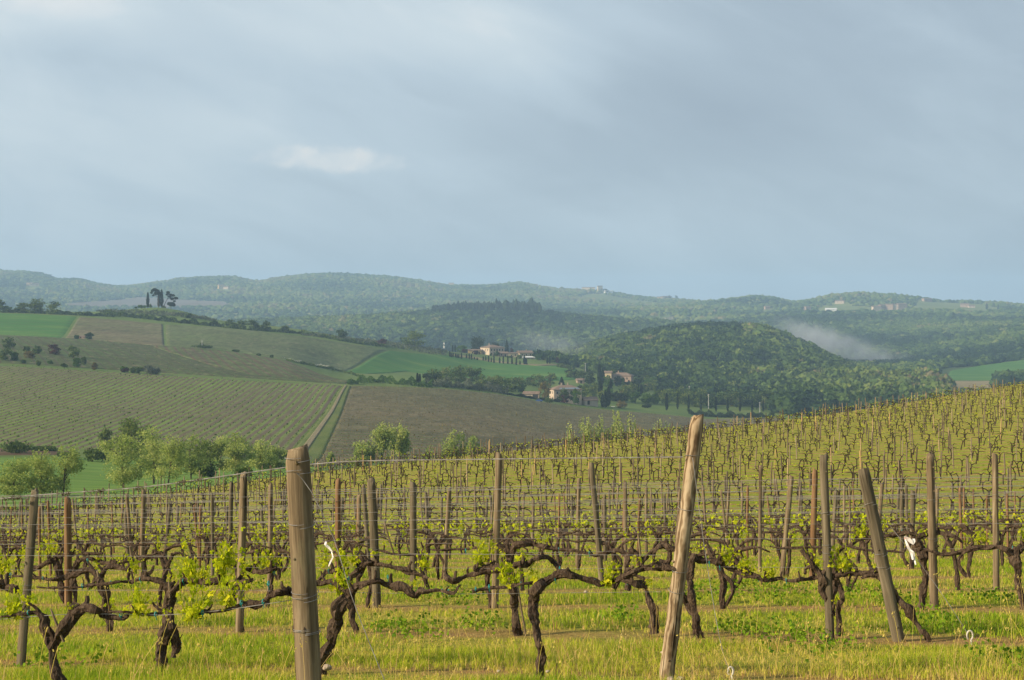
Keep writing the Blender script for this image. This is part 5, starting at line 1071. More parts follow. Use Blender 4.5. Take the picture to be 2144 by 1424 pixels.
hand_vine(3, 'Y-shaped vine behind the crooked one, two arms spread like horns', [
    Z3([(1090, 570, 6), (1082, 480, 6.5), (1080, 380, 7)]),
    Z3([(1080, 385, 6), (1020, 350, 5), (950, 355, 5), (880, 375, 5), (820, 395, 4), (770, 380, 3.5)]),
    Z3([(1095, 370, 6), (1140, 365, 6), (1175, 420, 5.5), (1190, 480, 4)]),
    Z3([(1195, 470, 5), (1240, 400, 5.5), (1310, 345, 5.5), (1390, 310, 6.5), (1440, 345, 6), (1480, 350, 5)])],
    [(1352, 1120, 1.2, 1), (1312, 1118, 1.0, 7), (1300, 1110, 0.8, 0)], 23, [(1237, 1159)])
hand_vine(3, 'dark vine between two posts at the left with horizontal arms', [
    Z1([(540, 800, 6), (515, 700, 7), (495, 560, 8), (470, 450, 8), (455, 400, 7)]),
    Z1([(460, 420, 6), (400, 440, 5.5), (350, 480, 5.5), (290, 500, 5), (200, 530, 4)]),
    Z1([(470, 400, 6), (540, 385, 5), (640, 372, 4), (760, 380, 4), (850, 370, 3)])],
    [(98, 1156, 1.4, 4), (108, 1150, 1.2, 2), (120, 1152, 1.1, 6), (46, 1160, 1.3, 2), (88, 1158, 1.0, 1), (130, 1160, 1.0, 0)], 24)
hand_vine(3, 'hooked vine right of the orange-brown post at the left', [
    Z1([(620, 740, 5), (612, 620, 6), (625, 500, 7), (650, 440, 7)]),
    Z1([(645, 450, 6), (700, 420, 5.5), (760, 425, 5), (830, 450, 5), (900, 460, 4.5), (980, 445, 4.5), (1060, 440, 4), (1140, 430, 4), (1230, 410, 4), (1310, 410, 3)])],
    [(248, 1172, 1.1, 1), (256, 1170, 0.9, 0), (206, 1164, 1.0, 7)], 25, [(165, 1172), (185, 1170)])

# untraced vines: eight forms, copied along the rows
def proc_vine(seed, twist=1.0):
    g = np.random.default_rng(seed); m = MB(); H = g.uniform(0.62, 0.74); lean = g.normal(0, 0.12)
    t = [(g.normal(0, .02), 0, -0.15, .042), (lean * 0.2, g.normal(0, .02), 0.12, .036), (lean * 0.7 + g.normal(0, .03), g.normal(0, .03), H * 0.5, .031), (lean, 0, H * 0.86, .037)]
    knobby(m, t, seed, 0.05, 9)
    if g.random() < 0.3: knobby(m, [(0.06, 0.02, -0.1, .03), (0.12 * g.choice([-1, 1]), 0, 0.25, .028), (lean, 0, H * 0.75, .028)], seed + 9, 0.06, 8)
    tips = []
    for s in (-1, 1):
        L = g.uniform(0.45, 0.78); up = g.uniform(0.02, 0.12)
        a = [(lean, 0, H * 0.84, .030), (lean + s * 0.12, g.normal(0, .02), H + up, .024), (lean + s * L * 0.5, g.normal(0, .03), 0.73 + g.normal(0, .02), .019), (lean + s * L * 0.8, g.normal(0, .03), 0.72 + g.normal(0, .03), .014), (lean + s * L, 0, 0.72, .010)]
        c, r = knobby(m, a, seed * 3 + s, 0.05, 8); tips += spurs(m, c, r, seed * 5 + s, 4)
    return m.mesh('trunk'), tips
PV = [proc_vine(900 + i) for i in range(9)]
for me_, _ in PV: me_.materials.append(MAT['bark'])
def small_leaves(seed):
    g = np.random.default_rng(seed); m = MB(); n = g.integers(3, 7)
    for _ in range(n):
        p = np.array([g.uniform(-0.62, 0.62), g.normal(0, 0.04), 0.76 + g.uniform(0, 0.12)])
        for _ in range(g.integers(2, 5)):
            V, q = quads_at((p + g.normal(0, 0.035, 3))[None], 0.075, g.integers(1 << 30)); m.add(V, q, None, np.clip(g.normal(0.5, 0.2), 0, 1))
    return m.mesh('foliage')
SLF = [small_leaves(70 + i) for i in range(6)]
for s_ in SLF: s_.materials.append(MAT['leaf'])
traced = {0: [110, 642], 1: [-44, 350, 690, 1125], 2: [228, 505, 745, 1085, 1365, 1455, 1750, 1940], 3: [136, 155, 1315, 1932, 2142]}
ANG = math.atan2(-SL, 1.0)
n_vine = 0; far_v = []
for k in range(len(ROWS)):
    g = np.random.default_rng(2000 + k); d0 = ROWS[k]
    half = 0.40 * d0 * 1.15; x = -half - g.uniform(0, 1.4); xe = min(ROWEND.get(k, 1e9), half * 1.1); row = []
    while x < xe - 0.3:
        p = rowpt(k, x); u = U0 + F * x / p[1]
        if in_front_of_crest(p[0], p[1]) and not (k in traced and (k < 3 or any(abs(u - t) < 150 for t in traced[k]))): row.append((x, p[1], u))
        x += 1.4 + g.normal(0, 0.13)
    row.sort()
    vis = [r for r in row if -60 < r[2] < 2200]
    for i, (x, y, u) in enumerate(row):
        if not (-60 < u < 2200) or n_vine > 262:
            if k > 5: far_v.append((x, y))
            continue
        idx = vis.index((x, y, u)); me, tips = PV[g.integers(len(PV))]
        if k < 9: lab = f'{ORD[idx + 1] if idx < len(ORD) - 1 else "last"} small knotted vine from the left in the {ROWNAME[k]}'; grp = VG
        else: lab = 'small dark knotted vine in the crowded middle rows where the slope dips'; grp = 'vines of the crowded middle rows'
        z = float(T(x, y)); e = empty('grapevine', (x, y, z), lab, 'vine', grp, ANG + (math.pi if g.random() < 0.5 else 0)); sc = g.uniform(0.92, 1.08); e.scale = (sc, sc, 1.0)
        link('trunk', me, None, e); n_vine += 1
        if k < 7:
            ch = [t for t in tips if g.random() < 0.36][:4] or tips[:1]
            for t in ch:
                o = link('shoot', SHOOT[g.integers(8)], None, e, t); o.scale = (g.uniform(0.4, 0.9),) * 3; o.rotation_euler = (0, 0, g.uniform(0, 6.28))
        else:
            o = link('foliage', SLF[g.integers(6)], None, e)
print('near vines', n_vine, 'far', len(far_v))

# ---- posts
def post_mesh(seed, h, r0, r1, bury=0.25, nseg=14, split=True):
    g = np.random.default_rng(seed); m = MB(); n = max(8, int(h / 0.07)); zt = np.linspace(-bury, h, n)
    wob = np.cumsum(g.normal(0, 0.0009, (n, 2)), 0) * (h / 1.7)
    rad = np.linspace(r0, r1, n) * (1 + np.convolve(g.normal(0, 0.022, n + 6), np.ones(3) / 3, 'same')[3:-3])
    rad[-1] *= 0.88
    P_ = np.stack([wob[:, 0], wob[:, 1], zt], 1); th = np.arange(nseg) * 2 * math.pi / nseg
    ph = g.uniform(0, 6.28, 3); prof = 1 + 0.05 * np.sin(2 * th + ph[0]) + 0.035 * np.sin(3 * th + ph[1]) + 0.02 * np.sin(7 * th + ph[2])
    V = P_[:, None, :] + (rad[:, None] * prof[None])[..., None] * np.stack([np.cos(th), np.sin(th), 0 * th], 1)[None]
    V = V + g.normal(0, r0 * 0.018, V.shape); V[-1, :, 2] += g.normal(0, 0.008, nseg) + 0.02 * np.cos(th + ph[0])
    i, j = np.meshgrid(np.arange(n - 1), np.arange(nseg), indexing='ij'); j2 = (j + 1) % nseg
    q = np.stack([i * nseg + j, i * nseg + j2, (i + 1) * nseg + j2, (i + 1) * nseg + j], -1).reshape(-1, 4)
    V = np.concatenate([V.reshape(-1, 3), [P_[-1] + [0, 0, 0.006]]]); j = np.arange(nseg); t = np.stack([np.full(nseg, n * nseg), (n - 1) * nseg + j, (n - 1) * nseg + (j + 1) % nseg], 1)
    m.add(V, q, t)
    for _ in range(int(h * 3)):                     # branch knots
        a = g.uniform(0, 6.28); z = g.uniform(0.1, h * 0.95); r = np.interp(z, zt, rad); c = np.array([math.cos(a), math.sin(a), 0])
        m.tube([c * r * 0.8 + [0, 0, z], c * r * 1.10 + [0, 0, z + 0.004]], [r * 0.22, r * 0.10], 7)
    return m
PG = 'wooden trellis posts'
def hand_post(k, ub, vb, ut, vt, w, label, mat, seed, wraps=(), dtop=0.0):
    d = rowd(k, ub); b = P(ub, vb, d); tp = P(ut, vt, d + dtop); ax = Vector(tp - b); h = ax.length; r = w * d / F / 2 * 0.94
    e = empty('wooden_post', b, label, 'post', PG); e.rotation_euler = ax.to_track_quat('Z', 'Y').to_euler()
    post_mesh(seed, h, r * 1.04, r * 0.96).build('shaft', MAT[mat], e, smooth=True)
    for v in wraps:
        z = h * (vb - v) / (vb - vt); g = np.random.default_rng(int(v)); th = np.linspace(0, 6.6, 26); tl = g.uniform(-0.02, 0.02)
        MB().tube([(math.cos(a) * (r * 1.10 + .002), math.sin(a) * (r * 1.10 + .002), z + tl * math.cos(a) + 0.004 * a) for a in th], 0.0022, 4).build('wire_wrap', MAT['wire'], e)
    return e, b, tp, r
A_ = hand_post(0, 649, 1452, 624, 939, 53, 'thick grey-brown end post in front, its top darkened and cracked', 'post', 1, (963, 992, 1100, 1243, 1254, 1322, 1326))
e_ = A_[0]
m_ = MB(); m_.tube([(0.075, 0.0, 1.52), (0.10, 0.0, 1.53), (0.118, 0, 1.548)], [0.012, 0.009, 0.003], 6); m_.build('splinter', MAT['post'], e_)
B_ = hand_post(1, 1392, 1442, 1461, 871, 34, 'tall pale peeled end post leaning to the right, the highest of all', 'postnew', 2, (957, 1065, 1195, 1238))
C_ = hand_post(2, 1885, 1356, 1807, 983, 27, 'tilted grey end post on the right leaning to the left, split along its side', 'postgrey', 3, (1060, 1188, 1160))
hand_post(1, 44, 1390, 73, 1029, 19, 'dark grey post leaning right at the left edge', 'postgrey', 4, (1040, 1150, 1228), 0.1)
hand_post(2, 1737, 1300, 1725, 954, 18, 'straight dark post between the peeled post and the tilted one', 'postgrey', 5, (1080, 1145, 1160))
hand_post(2, 502, 1324, 512, 991, 18, 'pale post with a chipped top left of the thick front post', 'post', 6, (1000, 1060, 1160))
hand_post(3, 1956, 1264, 1949, 953, 18.5, 'brown post right of the tilted end post, beside the white tape', 'post', 7, (1050, 1130))
hand_post(3, 790, 1275, 777, 1005, 19, 'dark brown post right of the thick front post, crooked at its foot', 'postgrey', 8, (1045, 1150))
hand_post(3, 1037, 1250, 1046, 949, 15, 'pale post in the middle standing out against the slope', 'post', 9, (1020, 1090))
hand_post(3, 143, 1270, 142, 1044, 17, 'orange-brown post with a turquoise tie near its top at the left', 'postred', 10, (1100, 1160))
hand_post(4, 2086, 1216, 2084, 951, 14.5, 'slim straight brown post nearest the right edge', 'post', 11, (1040, 1150))
hand_post(4, 1257, 1188, 1238, 970, 13, 'post leaning left between the pale middle post and the peeled post', 'postgrey', 12, (1040,))
hand_post(4, 706, 1176, 708, 1003, 13, 'yellowish post just right of the thick front post', 'postred', 13, (1050,))
hand_post(4, 866, 1182, 865, 1010, 16, 'stout grey post between the crooked brown post and the pale middle one', 'postgrey', 14, (1040,))
hand_post(4, 482, 1150, 485, 1012, 9.5, 'dark thin post left of the chipped pale one', 'postgrey', 15, ())
hand_post(4, 1702, 1172, 1707, 984, 13, 'brown post behind the straight dark one', 'postred', 16, ())
hand_post(4, 1591, 1160, 1592, 977, 7.5, 'thin pale stake right of the peeled post', 'post', 17, ())
hand_post(4, 445, 1172, 445, 1034, 7, 'thin dark stake two posts left of the chipped pale one', 'postgrey', 18, ())

POSTM = []
for i in range(6):
    me_ = post_mesh(60 + i, 1.62 + 0.04 * i, [0.045, 0.038, 0.05, 0.03, 0.042, 0.026][i], [0.042, 0.036, 0.046, 0.028, 0.04, 0.024][i], nseg=9).mesh('wooden_post', True)
    me_.materials.append(MAT[['postgrey', 'post', 'postgrey', 'postred', 'post', 'post'][i]]); POSTM.append(me_)
n_post = 0; far_p = []
for k in range(len(ROWS)):
    g = np.random.default_rng(3000 + k); half = 0.40 * ROWS[k] * 1.15; x = -half + g.uniform(0, 2); row = []
    xe = min(ROWEND.get(k, 1e9), half * 1.1)
    while x < xe - 0.6:
        p = rowpt(k, x); u = U0 + F * x / p[1]
        if in_front_of_crest(p[0], p[1]): row.append((x, p[1], u, False))
        for s in range(2 if k < 16 else 1):
            if g.random() < (0.42 if k < 14 else 0.2):
                x2 = x + 1.5 + s * 1.7 + g.normal(0, 0.3); p2 = rowpt(k, x2)
                if in_front_of_crest(p2[0], p2[1]): row.append((x2, p2[1], U0 + F * x2 / p2[1], True))
        x += 5.2 + g.normal(0, 0.4)
    if k < 4: continue
    if k == 4: row = [r for r in row if all(abs(r[2] - t) > 60 for t in (2086, 1257, 706, 866, 482, 1702, 1591, 445))]
    row.sort(); vis = [r for r in row if -20 < r[2] < 2165]
    for r in row:
        if r not in vis or n_post > 255: far_p.append(r); continue
        x, y, u, thin = r; i = vis.index(r); me = POSTM[g.choice([3, 5] if thin else [0, 1, 2, 4])]
        o = link('wooden_post', me, None, None, (x, y, float(T(x, y)))); o.scale = (1, 1, g.uniform(0.82, 1.06) * (0.9 if thin else 1)); o.rotation_euler = (g.normal(0, 0.05), g.normal(0, 0.045), g.uniform(0, 6.28)); n_post += 1
        if k < 11: tag(o, f'{ORD[min(i + 1, 36)]} {"thin stake or post" if thin else "weathered post or stake"} from the left in the {ROWNAME[k]}', 'post', 'posts of the trellis rows')
        else: tag(o, 'thin weathered post in the crowded middle rows where the slope dips', 'post', 'posts of the crowded middle rows')
print('posts', n_post, 'far', len(far_p))

# ---- the far rows on the slope, too many to count
def far_vines():
    g = np.random.default_rng(77); m = MB(); lv = MB(); forms = []
    for f in range(10):
        q = MB(); H = g.uniform(0.6, 0.72); ln = g.normal(0, 0.14)
        q.tube([(0, 0, -0.1), (ln * 0.5 + g.normal(0, .04), 0, H * 0.5), (ln, 0, H)], [.042, .032, .037], 4, cap=False)
        for s in (-1, 1):
            L = g.uniform(0.3, 0.62); q.tube([(ln, 0, H * 0.9), (ln + s * 0.14, 0, H + g.uniform(0.02, .16)), (ln + s * L * 0.6, 0, 0.74 + g.normal(0, .03)), (ln + s * L, 0, 0.72)], [.027, .023, .017, .010], 4, cap=False)
        forms.append((np.concatenate(q.v), np.concatenate(q.q)))
    ca, sa = math.cos(ANG), math.sin(ANG)
    for (x, y) in far_v:
        if g.random() < 0.10: continue
        v, q = forms[g.integers(10)]; z = float(T(x, y)); s = g.uniform(0.85, 1.2); fl = g.choice([-1, 1])
        w = np.stack([x + (v[:, 0] * fl * ca - v[:, 1] * sa), y + (v[:, 0] * fl * sa + v[:, 1] * ca), z + v[:, 2] * s], 1); m.add(w, q)
        nl = g.integers(1, 5); px = g.uniform(-0.65, 0.65, nl)
        pos = np.stack([x + px * ca, y + px * sa, z + 0.74 * s + g.uniform(0, 0.16, nl)], 1)
        V, qq = quads_at(pos, 0.085 + y * 0.0003, g.integers(1 << 30)); lv.add(V, qq, None, np.repeat(np.clip(g.normal(0.42, 0.2, nl), 0, 1), 4))
    tag(m.build('far_vines', MAT['farbark']), 'bare dark vines in many rows up the golden slope', 'vineyard', kind='stuff')
    tag(lv.build('far_vine_leaves', MAT['leaf']), 'sprouting leaves along the vine rows up the golden slope', 'vineyard', kind='stuff')
    pm = MB()
    for (x, y, u, thin) in far_p:
        if g.random() < 0.15: continue
        z = float(T(x, y)); h = g.uniform(1.35, 1.75); r = 0.028 if thin else 0.045; lx, ly = g.normal(0, 0.06, 2)
        pm.tube([(x, y, z - 0.1), (x + lx * 0.5, y, z + h * 0.5), (x + lx, y + ly, z + h)], r, 5, float(g.random()))
    tag(pm.build('far_posts', MAT['farpost']), 'posts and stakes of the vine rows up the golden slope', 'vineyard', kind='stuff')
t_ = new_mat('far_post_wood'); MAT['farpost'] = finish(t_, t_.ramp(t_.attr('tint'), [(0.0, (0.09, 0.07, 0.048)), (0.6, (0.20, 0.155, 0.10)), (0.88, (0.30, 0.24, 0.15)), (1.0, (0.52, 0.34, 0.13))]), 0.9, 0.1)
t_ = new_mat('far_vine_bark'); MAT['farbark'] = finish(t_, t_.ramp(t_.noise(t_.obj(), 0.8, 3), [(0.35, (0.022, 0.016, 0.010)), (0.65, (0.060, 0.044, 0.028))]), 0.95, 0.05)
far_vines()

# ---- wires
WN = {0.72: 'cordon wire', 1.02: 'lower catch wire', 1.32: 'upper catch wire', 1.56: 'top wire'}
def wire(k, h, n0, rad):
    half = 0.42 * ROWS[k] * 1.12; xe = min(ROWEND.get(k, 1e9), half); xs = np.linspace(-half, xe, max(4, int((xe + half) / 1.3)))
    g = np.random.default_rng(k * 10 + int(h * 10)); ys = ROWS[k] - SL * xs; ok = in_front_of_crest(xs, ys); xs, ys = xs[ok], ys[ok]
    if len(xs) < 3: return
    z = T(xs, ys) + h + 0.012 * np.sin(xs * 1.2 + g.uniform(0, 6)) + g.normal(0, 0.006, len(xs))
    o = MB().tube(np.stack([xs, ys + g.normal(0, 0.008), z], 1), rad, 4).build('trellis_wire', MAT['wire'])
    tag(o, f'thin grey {WN[h]} of the {ROWNAME[k]}', 'wire', 'trellis wires')
    return np.stack([xs, ys, z], 1)
for k in range(1, 15):
    for h in WN: wire(k, h, 0, 0.0011 + 0.00004 * ROWS[k])
# hand strung wires of the front row
def wire_px(name, pts, label, rad=0.0022, k=None, dep=None, grp='trellis wires', cat='wire'):
    P3 = [P(u, v, rowd(k, u) if dep is None else dep[i]) for i, (u, v) in enumerate(pts)]
    o = MB().tube(spline(P3, 0.25), rad, 5).build(name, MAT['wire']); tag(o, label, cat, grp); return o
wire_px('trellis_wire', [(-40, 1300), (165, 1285), (340, 1288), (480, 1276), (625, 1254)], 'thin grey cordon wire of the front trellis row', k=0)
# a high wire hung with dried tendrils from the left edge to the peeled post
top_w = wire_px('trellis_wire', [(-60, 1052), (75, 1037), (300, 1020), (505, 992), (700, 968), (1000, 962), (1430, 957)], 'high wire hung with dried brown tendrils above the second row', rad=0.0046, k=1)
gt = np.random.default_rng(9)
for u0, u1 in ((4, 42), (118, 145), (178, 215), (282, 302), (370, 425)):
    m_ = MB()
    for _ in range(int((u1 - u0) * 0.4)):
        u = gt.uniform(u0, u1); v = np.interp(u, [-60, 75, 300, 505], [1052, 1037, 1020, 992]) + gt.normal(0, 1.0); p = P(u, v, rowd(1, u) - 0.005); a = gt.uniform(0, 6.28, 1)[0]; r = gt.uniform(0.006, 0.016)
        L = [p + np.array([gt.normal(0, 0.006) + t * 0.004, r * math.cos(a + t), r * math.sin(a + t) - 0.004 * (t > 4) * gt.uniform(0, 3)]) for t in np.linspace(0, gt.uniform(4, 9), 9)]
        m_.tube(L, 0.0021, 4)
    o = m_.build('dried_tendril', MAT['postgrey']); o.parent = top_w
# guy wires and their anchors
def guy(label, pts, dep, rad=0.0028): return wire_px('guy_wire', pts, label, rad, dep=dep, grp='guy wires of the end posts', cat='guy wire')
dA = rowd(0, 640)
guy('guy wire slanting down to the right from the thick front post', [(621, 990), (652, 1030), (700, 1130), (735, 1245), (775, 1350), (828, 1480)], [dA - 0.10, dA - 0.1, dA - 0.12, dA - 0.15, dA - 0.2, dA - 0.28])
dB = rowd(1, 1450)
guy('guy wire from the peeled post down to the ring near the bottom edge', [(1450, 958), (1474, 1140), (1498, 1290), (1514, 1368), (1528, 1404)], [dB - 0.06, dB - 0.1, dB - 0.15, dB - 0.2, dB - 0.22])
dC = rowd(2, 1830)
guy('guy wire from the tilted post to the pale ring at lower right', [(1826, 1045), (1872, 1112), (1928, 1182), (1982, 1258), (2026, 1326)], [dC - 0.02, dC - 0.1, dC - 0.2, dC - 0.3, dC - 0.4])
def anchor(u, v, d, s, label):
    p = P(u, v, d); e = empty('ground_anchor', p, label, 'anchor', 'iron ring anchors of the guy wires'); m = MB(); k = s * d / F
    ring = [(k * math.cos(a) * 0.62, 0.01 * a * 0.2, k * math.sin(a) + k) for a in np.linspace(-1.2, 4.1, 22)]
    m.tube(spline(ring, 0.01), 0.0085, 8); m.build('ring', MAT['iron'], e)
    m = MB(); m.tube(spline([(k * 0.23, 0, k * 0.07), (k * 0.4, 0, -k * 0.9), (k * 0.9, 0.02, -k * 3.4)], 0.02), 0.0085, 8); m.build('rod', MAT['iron'], e)
anchor(2031, 1340, dC - 0.42, 9.5, 'pale iron ring anchor standing in the grass at lower right')
anchor(1530, 1414, dB - 0.24, 8.5, 'iron ring anchor at the bottom edge right of the peeled post')
# flagging tape tied to guy wires
def tape(pts_list, d, label):
    e = None
    for j, (pts, w) in enumerate(pts_list):
        P3 = np.array([P(u, v, d + 0.01 * math.sin(3 * i + j)) for i, (u, v) in enumerate(pts)]); L = spline(P3, 0.02); t = np.gradient(L, axis=0); nrm = np.cross(t, [0.25, 1, 0.1]); nrm /= np.linalg.norm(nrm, axis=1)[:, None]
        w_ = w * d / F * np.interp(np.linspace(0, 1, len(L)), [0, 0.3, 0.8, 1], [0.35, 1, 0.9, 0.6])[:, None]; yb = np.array([0, 0.003, 0])
        V = np.concatenate([L - nrm * w_ / 2 + yb, L + nrm * w_ / 2 + yb, L + nrm * w_ / 2 - yb, L - nrm * w_ / 2 - yb]); n = len(L); i = np.arange(n - 1)
        q = np.concatenate([np.stack([a * n + i, a * n + i + 1, b * n + i + 1, b * n + i], 1) for a, b in ((0, 1), (1, 2), (2, 3), (3, 0))])
        if e is None: e = empty('marker_tape', P(pts[0][0], pts[0][1], d), label, 'tape', 'marker tapes on the guy wires'); base = P(pts[0][0], pts[0][1], d)
        MB().add(V - base, q).build('streamer', MAT['tape'], e)
tape([([(696, 1156), (688, 1146), (681, 1140), (683, 1134)], 5.5), ([(694, 1156), (697, 1166), (692, 1176), (688, 1186)], 3.5)], rowd(0, 690) - 0.14, 'white and orange tape knotted on the guy wire by the thick front post')
tape([([(1893, 1124), (1902, 1129), (1912, 1137), (1913, 1128)], 8), ([(1894, 1126), (1900, 1142), (1908, 1158), (1911, 1172)], 5), ([(1900, 1148), (1912, 1156), (1914, 1168), (1917, 1182)], 3.5)], dC - 0.22, 'white tape with an orange mark fluttering beside the tilted post')
# thin training stakes beside the near vines
for k, ub, vb, ut, vt, w, lab in [(0, 128, 1330, 109, 1283, 6, 'short cut stake in the fork of the nearest vine'), (1, 355, 1240, 354, 1218, 4, 'short pale stake at the head of the two-legged vine'), (2, 219, 1262, 203, 1196, 4.5, 'pale cane beside the straight dark vine at the left'),
                                  (2, 1101, 1330, 1084, 1232, 4.5, 'cane leaning on the trunk of the vine with the pale stump'), (3, 822, 1152, 805, 1096, 4, 'thin cane leaning left behind the arching vine'), (3, 1342, 1175, 1337, 1122, 4.5, 'pale cane beside the Y-shaped vine'), (3, 612, 1180, 611, 1150, 6, 'short sawn stake behind the thick front post')]:
    d = rowd(k, ub) - 0.05; b, tp = P(ub, vb, d), P(ut, vt, d); ax = Vector(tp - b)
    o = post_mesh(int(ub), ax.length, w * d / F / 2, w * d / F / 2.2, 0.05, 7).build('training_stake', MAT['post'], None, b, True); o.rotation_euler = ax.to_track_quat('Z', 'Y').to_euler(); tag(o, lab, 'stake', 'training stakes by the near vines')
# stones
def stone(u, v, d, s, label, seed):
    vv, ff = ico(2); g = np.random.default_rng(seed); vv = vv * (1 + 0.16 * np.sin(vv @ g.normal(0, 2.5, (3, 3))).sum(1, keepdims=True) * 0.5) * np.array([1, 0.8, 0.72]) * s * d / F
    tag(MB().add(vv, None, ff).build('stone', MAT['stone'], None, P(u, v, d)), label, 'stone', 'stones in the grass')
stone(684, 1398, 10.2, 10, 'brownish stone by the foot of the thick front post', 1)
stone(1404, 1423, 11.9, 9, 'pale stone at the foot of the peeled post, left one', 2); stone(1424, 1421, 11.9, 8, 'pale stone at the foot of the peeled post, right one', 3)
stone(1044, 1405, 12.0, 4, 'tiny yellowish stone in the grass left of the crooked vine', 4); stone(1147, 1406, 12.0, 4.5, 'small pale stone near the foot of the crooked vine', 5)
stone(1226, 1239, 18.5, 4, 'small whitish stone on the bare strip behind the crooked vine', 6)

# ------------------------------------------------------------------ grass
def grass(name, label, n, d0, d1, hmin, hmax, wid, seed, bias=1.0, umin=-330, umax=2560):
    g = np.random.default_rng(seed); u = g.uniform(umin, umax, n)
    d = (d0 ** (2 - bias) + g.random(n) * (d1 ** (2 - bias) - d0 ** (2 - bias))) ** (1 / (2 - bias))
    x = (u - U0) / F * d
    # loose tussocks
    cx = np.round(x / 0.16) * 0.16 + 0.05 * np.sin(d * 37); pull = g.uniform(0, 0.55, n); x = x * (1 - pull) + cx * pull
    ok = in_front_of_crest(x, d); u, d, x = u[ok], d[ok], x[ok]; n = len(x)
    r = d + SL * x; rows = np.array(ROWS); k = np.clip(np.searchsorted(rows, r), 1, len(rows) - 1)
    dist = np.minimum(np.abs(r - rows[k - 1]), np.abs(r - rows[k])) + 0.10 * np.sin(x * 2.1 + d) + 0.08 * np.sin(x * 5.3)
    strip = np.clip(1.0 - np.maximum(dist - 0.30, 0) / 0.34, 0, 1) * (0.70 + 0.30 * np.sin(x * 0.9 + 2.0 * d)) * np.where(r < 11, 0.45, 1.0)
    lush = 0.5 + 0.30 * np.sin(x * 1.7 + 0.9 * np.sin(d * 1.1)) + 0.28 * np.sin(d * 2.3 - x * 0.8) + 0.20 * np.sin(x * 4.1 + d * 3.3)
    dry = 0.5 + 0.4 * np.sin(x * 0.63 + d * 0.41 + 1.0) + 0.22 * np.sin(x * 2.9 - d * 1.3)
    tint = 0.60 - 0.26 * np.clip(lush, 0, 1) + 0.18 * (dry - 0.5) + g.normal(0, 0.10, n) + strip * 0.30
    tint = np.where(g.random(n) < 0.08 + 0.36 * np.clip(dry * 1.4 - 0.45, 0, 1), g.uniform(0.66, 1.0, n), tint); tint = np.where((g.random(n) < strip * 0.45), g.uniform(0.82, 1.0, n), tint)
    keep = g.random(n) > np.maximum(strip * 0.90, 0.5 * np.clip(dry * 1.4 - 0.6, 0, 1)); x, d, strip, lush, tint = x[keep], d[keep], strip[keep], lush[keep], np.clip(tint[keep], 0, 1); n = len(x)
    h = g.uniform(hmin, hmax, n) * (0.45 + 0.75 * np.clip(lush, 0, 1.1)) * (1 - 0.55 * strip); w = wid * g.uniform(0.6, 1.4, n)
    z = T(x, d) - 0.01; a = g.uniform(0, 6.283, n); bend = g.uniform(0.05, 0.75, n) * h; a2 = g.uniform(0, 6.283, n)
    dx, dy = np.cos(a) * w * 0.5, np.sin(a) * w * 0.5; bx, by = np.cos(a2) * bend, np.sin(a2) * bend
    p = np.stack([x, d, z], 1); o = np.stack([dx, dy, 0 * dx], 1)
    mid = p + np.stack([bx * 0.3, by * 0.3, h * 0.58], 1); tip = p + np.stack([bx, by, h * (1 - 0.25 * (bend / h) ** 2)], 1)
    V = np.stack([p - o, p + o, mid + o * 0.75, mid - o * 0.75, tip], 1).reshape(-1, 3); b = np.arange(n) * 5
    q = np.stack([b, b + 1, b + 2, b + 3], 1); t = np.stack([b + 3, b + 2, b + 4], 1)
    ob = link(name, np_mesh(name, V, q, t, np.repeat(tint, 5)), MAT['grass']); tag(ob, label, 'grass', kind='stuff')
grass('meadow_grass', 'long grass in front of and between the first vine rows', 200000, 7.6, 15, 0.03, 0.135, 0.0052, 1, 0.4)
grass('meadow_grass', 'grass between the near vine rows', 180000, 15, 30, 0.03, 0.12, 0.009, 2, 0.5)
grass('meadow_grass', 'grass between the middle vine rows', 130000, 30, 70, 0.03, 0.11, 0.017, 3, 0.6)
grass('meadow_grass', 'short grass on the golden slope', 90000, 70, 250, 0.04, 0.12, 0.045, 4, 0.8)
def stalks():
    g = np.random.default_rng(12); m = MB()
    for _ in range(230):
        d = g.uniform(8.2, 19); u = g.uniform(-40, 2180); x = (u - U0) / F * d; z = float(T(x, d)); h = g.uniform(0.28, 0.62); a = g.uniform(0, 6.28); b = g.uniform(0.05, 0.5) * h
        L = spline([(x, d, z), (x + math.cos(a) * b * 0.3, d + math.sin(a) * b * 0.3, z + h * 0.6), (x + math.cos(a) * b, d + math.sin(a) * b, z + h)], 0.15)
        m.tube(L, 0.0016, 3, float(g.uniform(0.66, 0.9)), cap=False)
        for _ in range(5):
            V, q = quads_at((L[-1] + g.normal(0, 0.012, 3) - [0, 0, 0.02])[None], 0.011, g.integers(1 << 30), 1.0, 2.0); m.add(V, q, None, 0.78)
    tag(m.build('dry_grass_stalks', MAT['grass']), 'tall dry straw stalks standing in the foreground grass', 'grass', kind='stuff')
stalks()
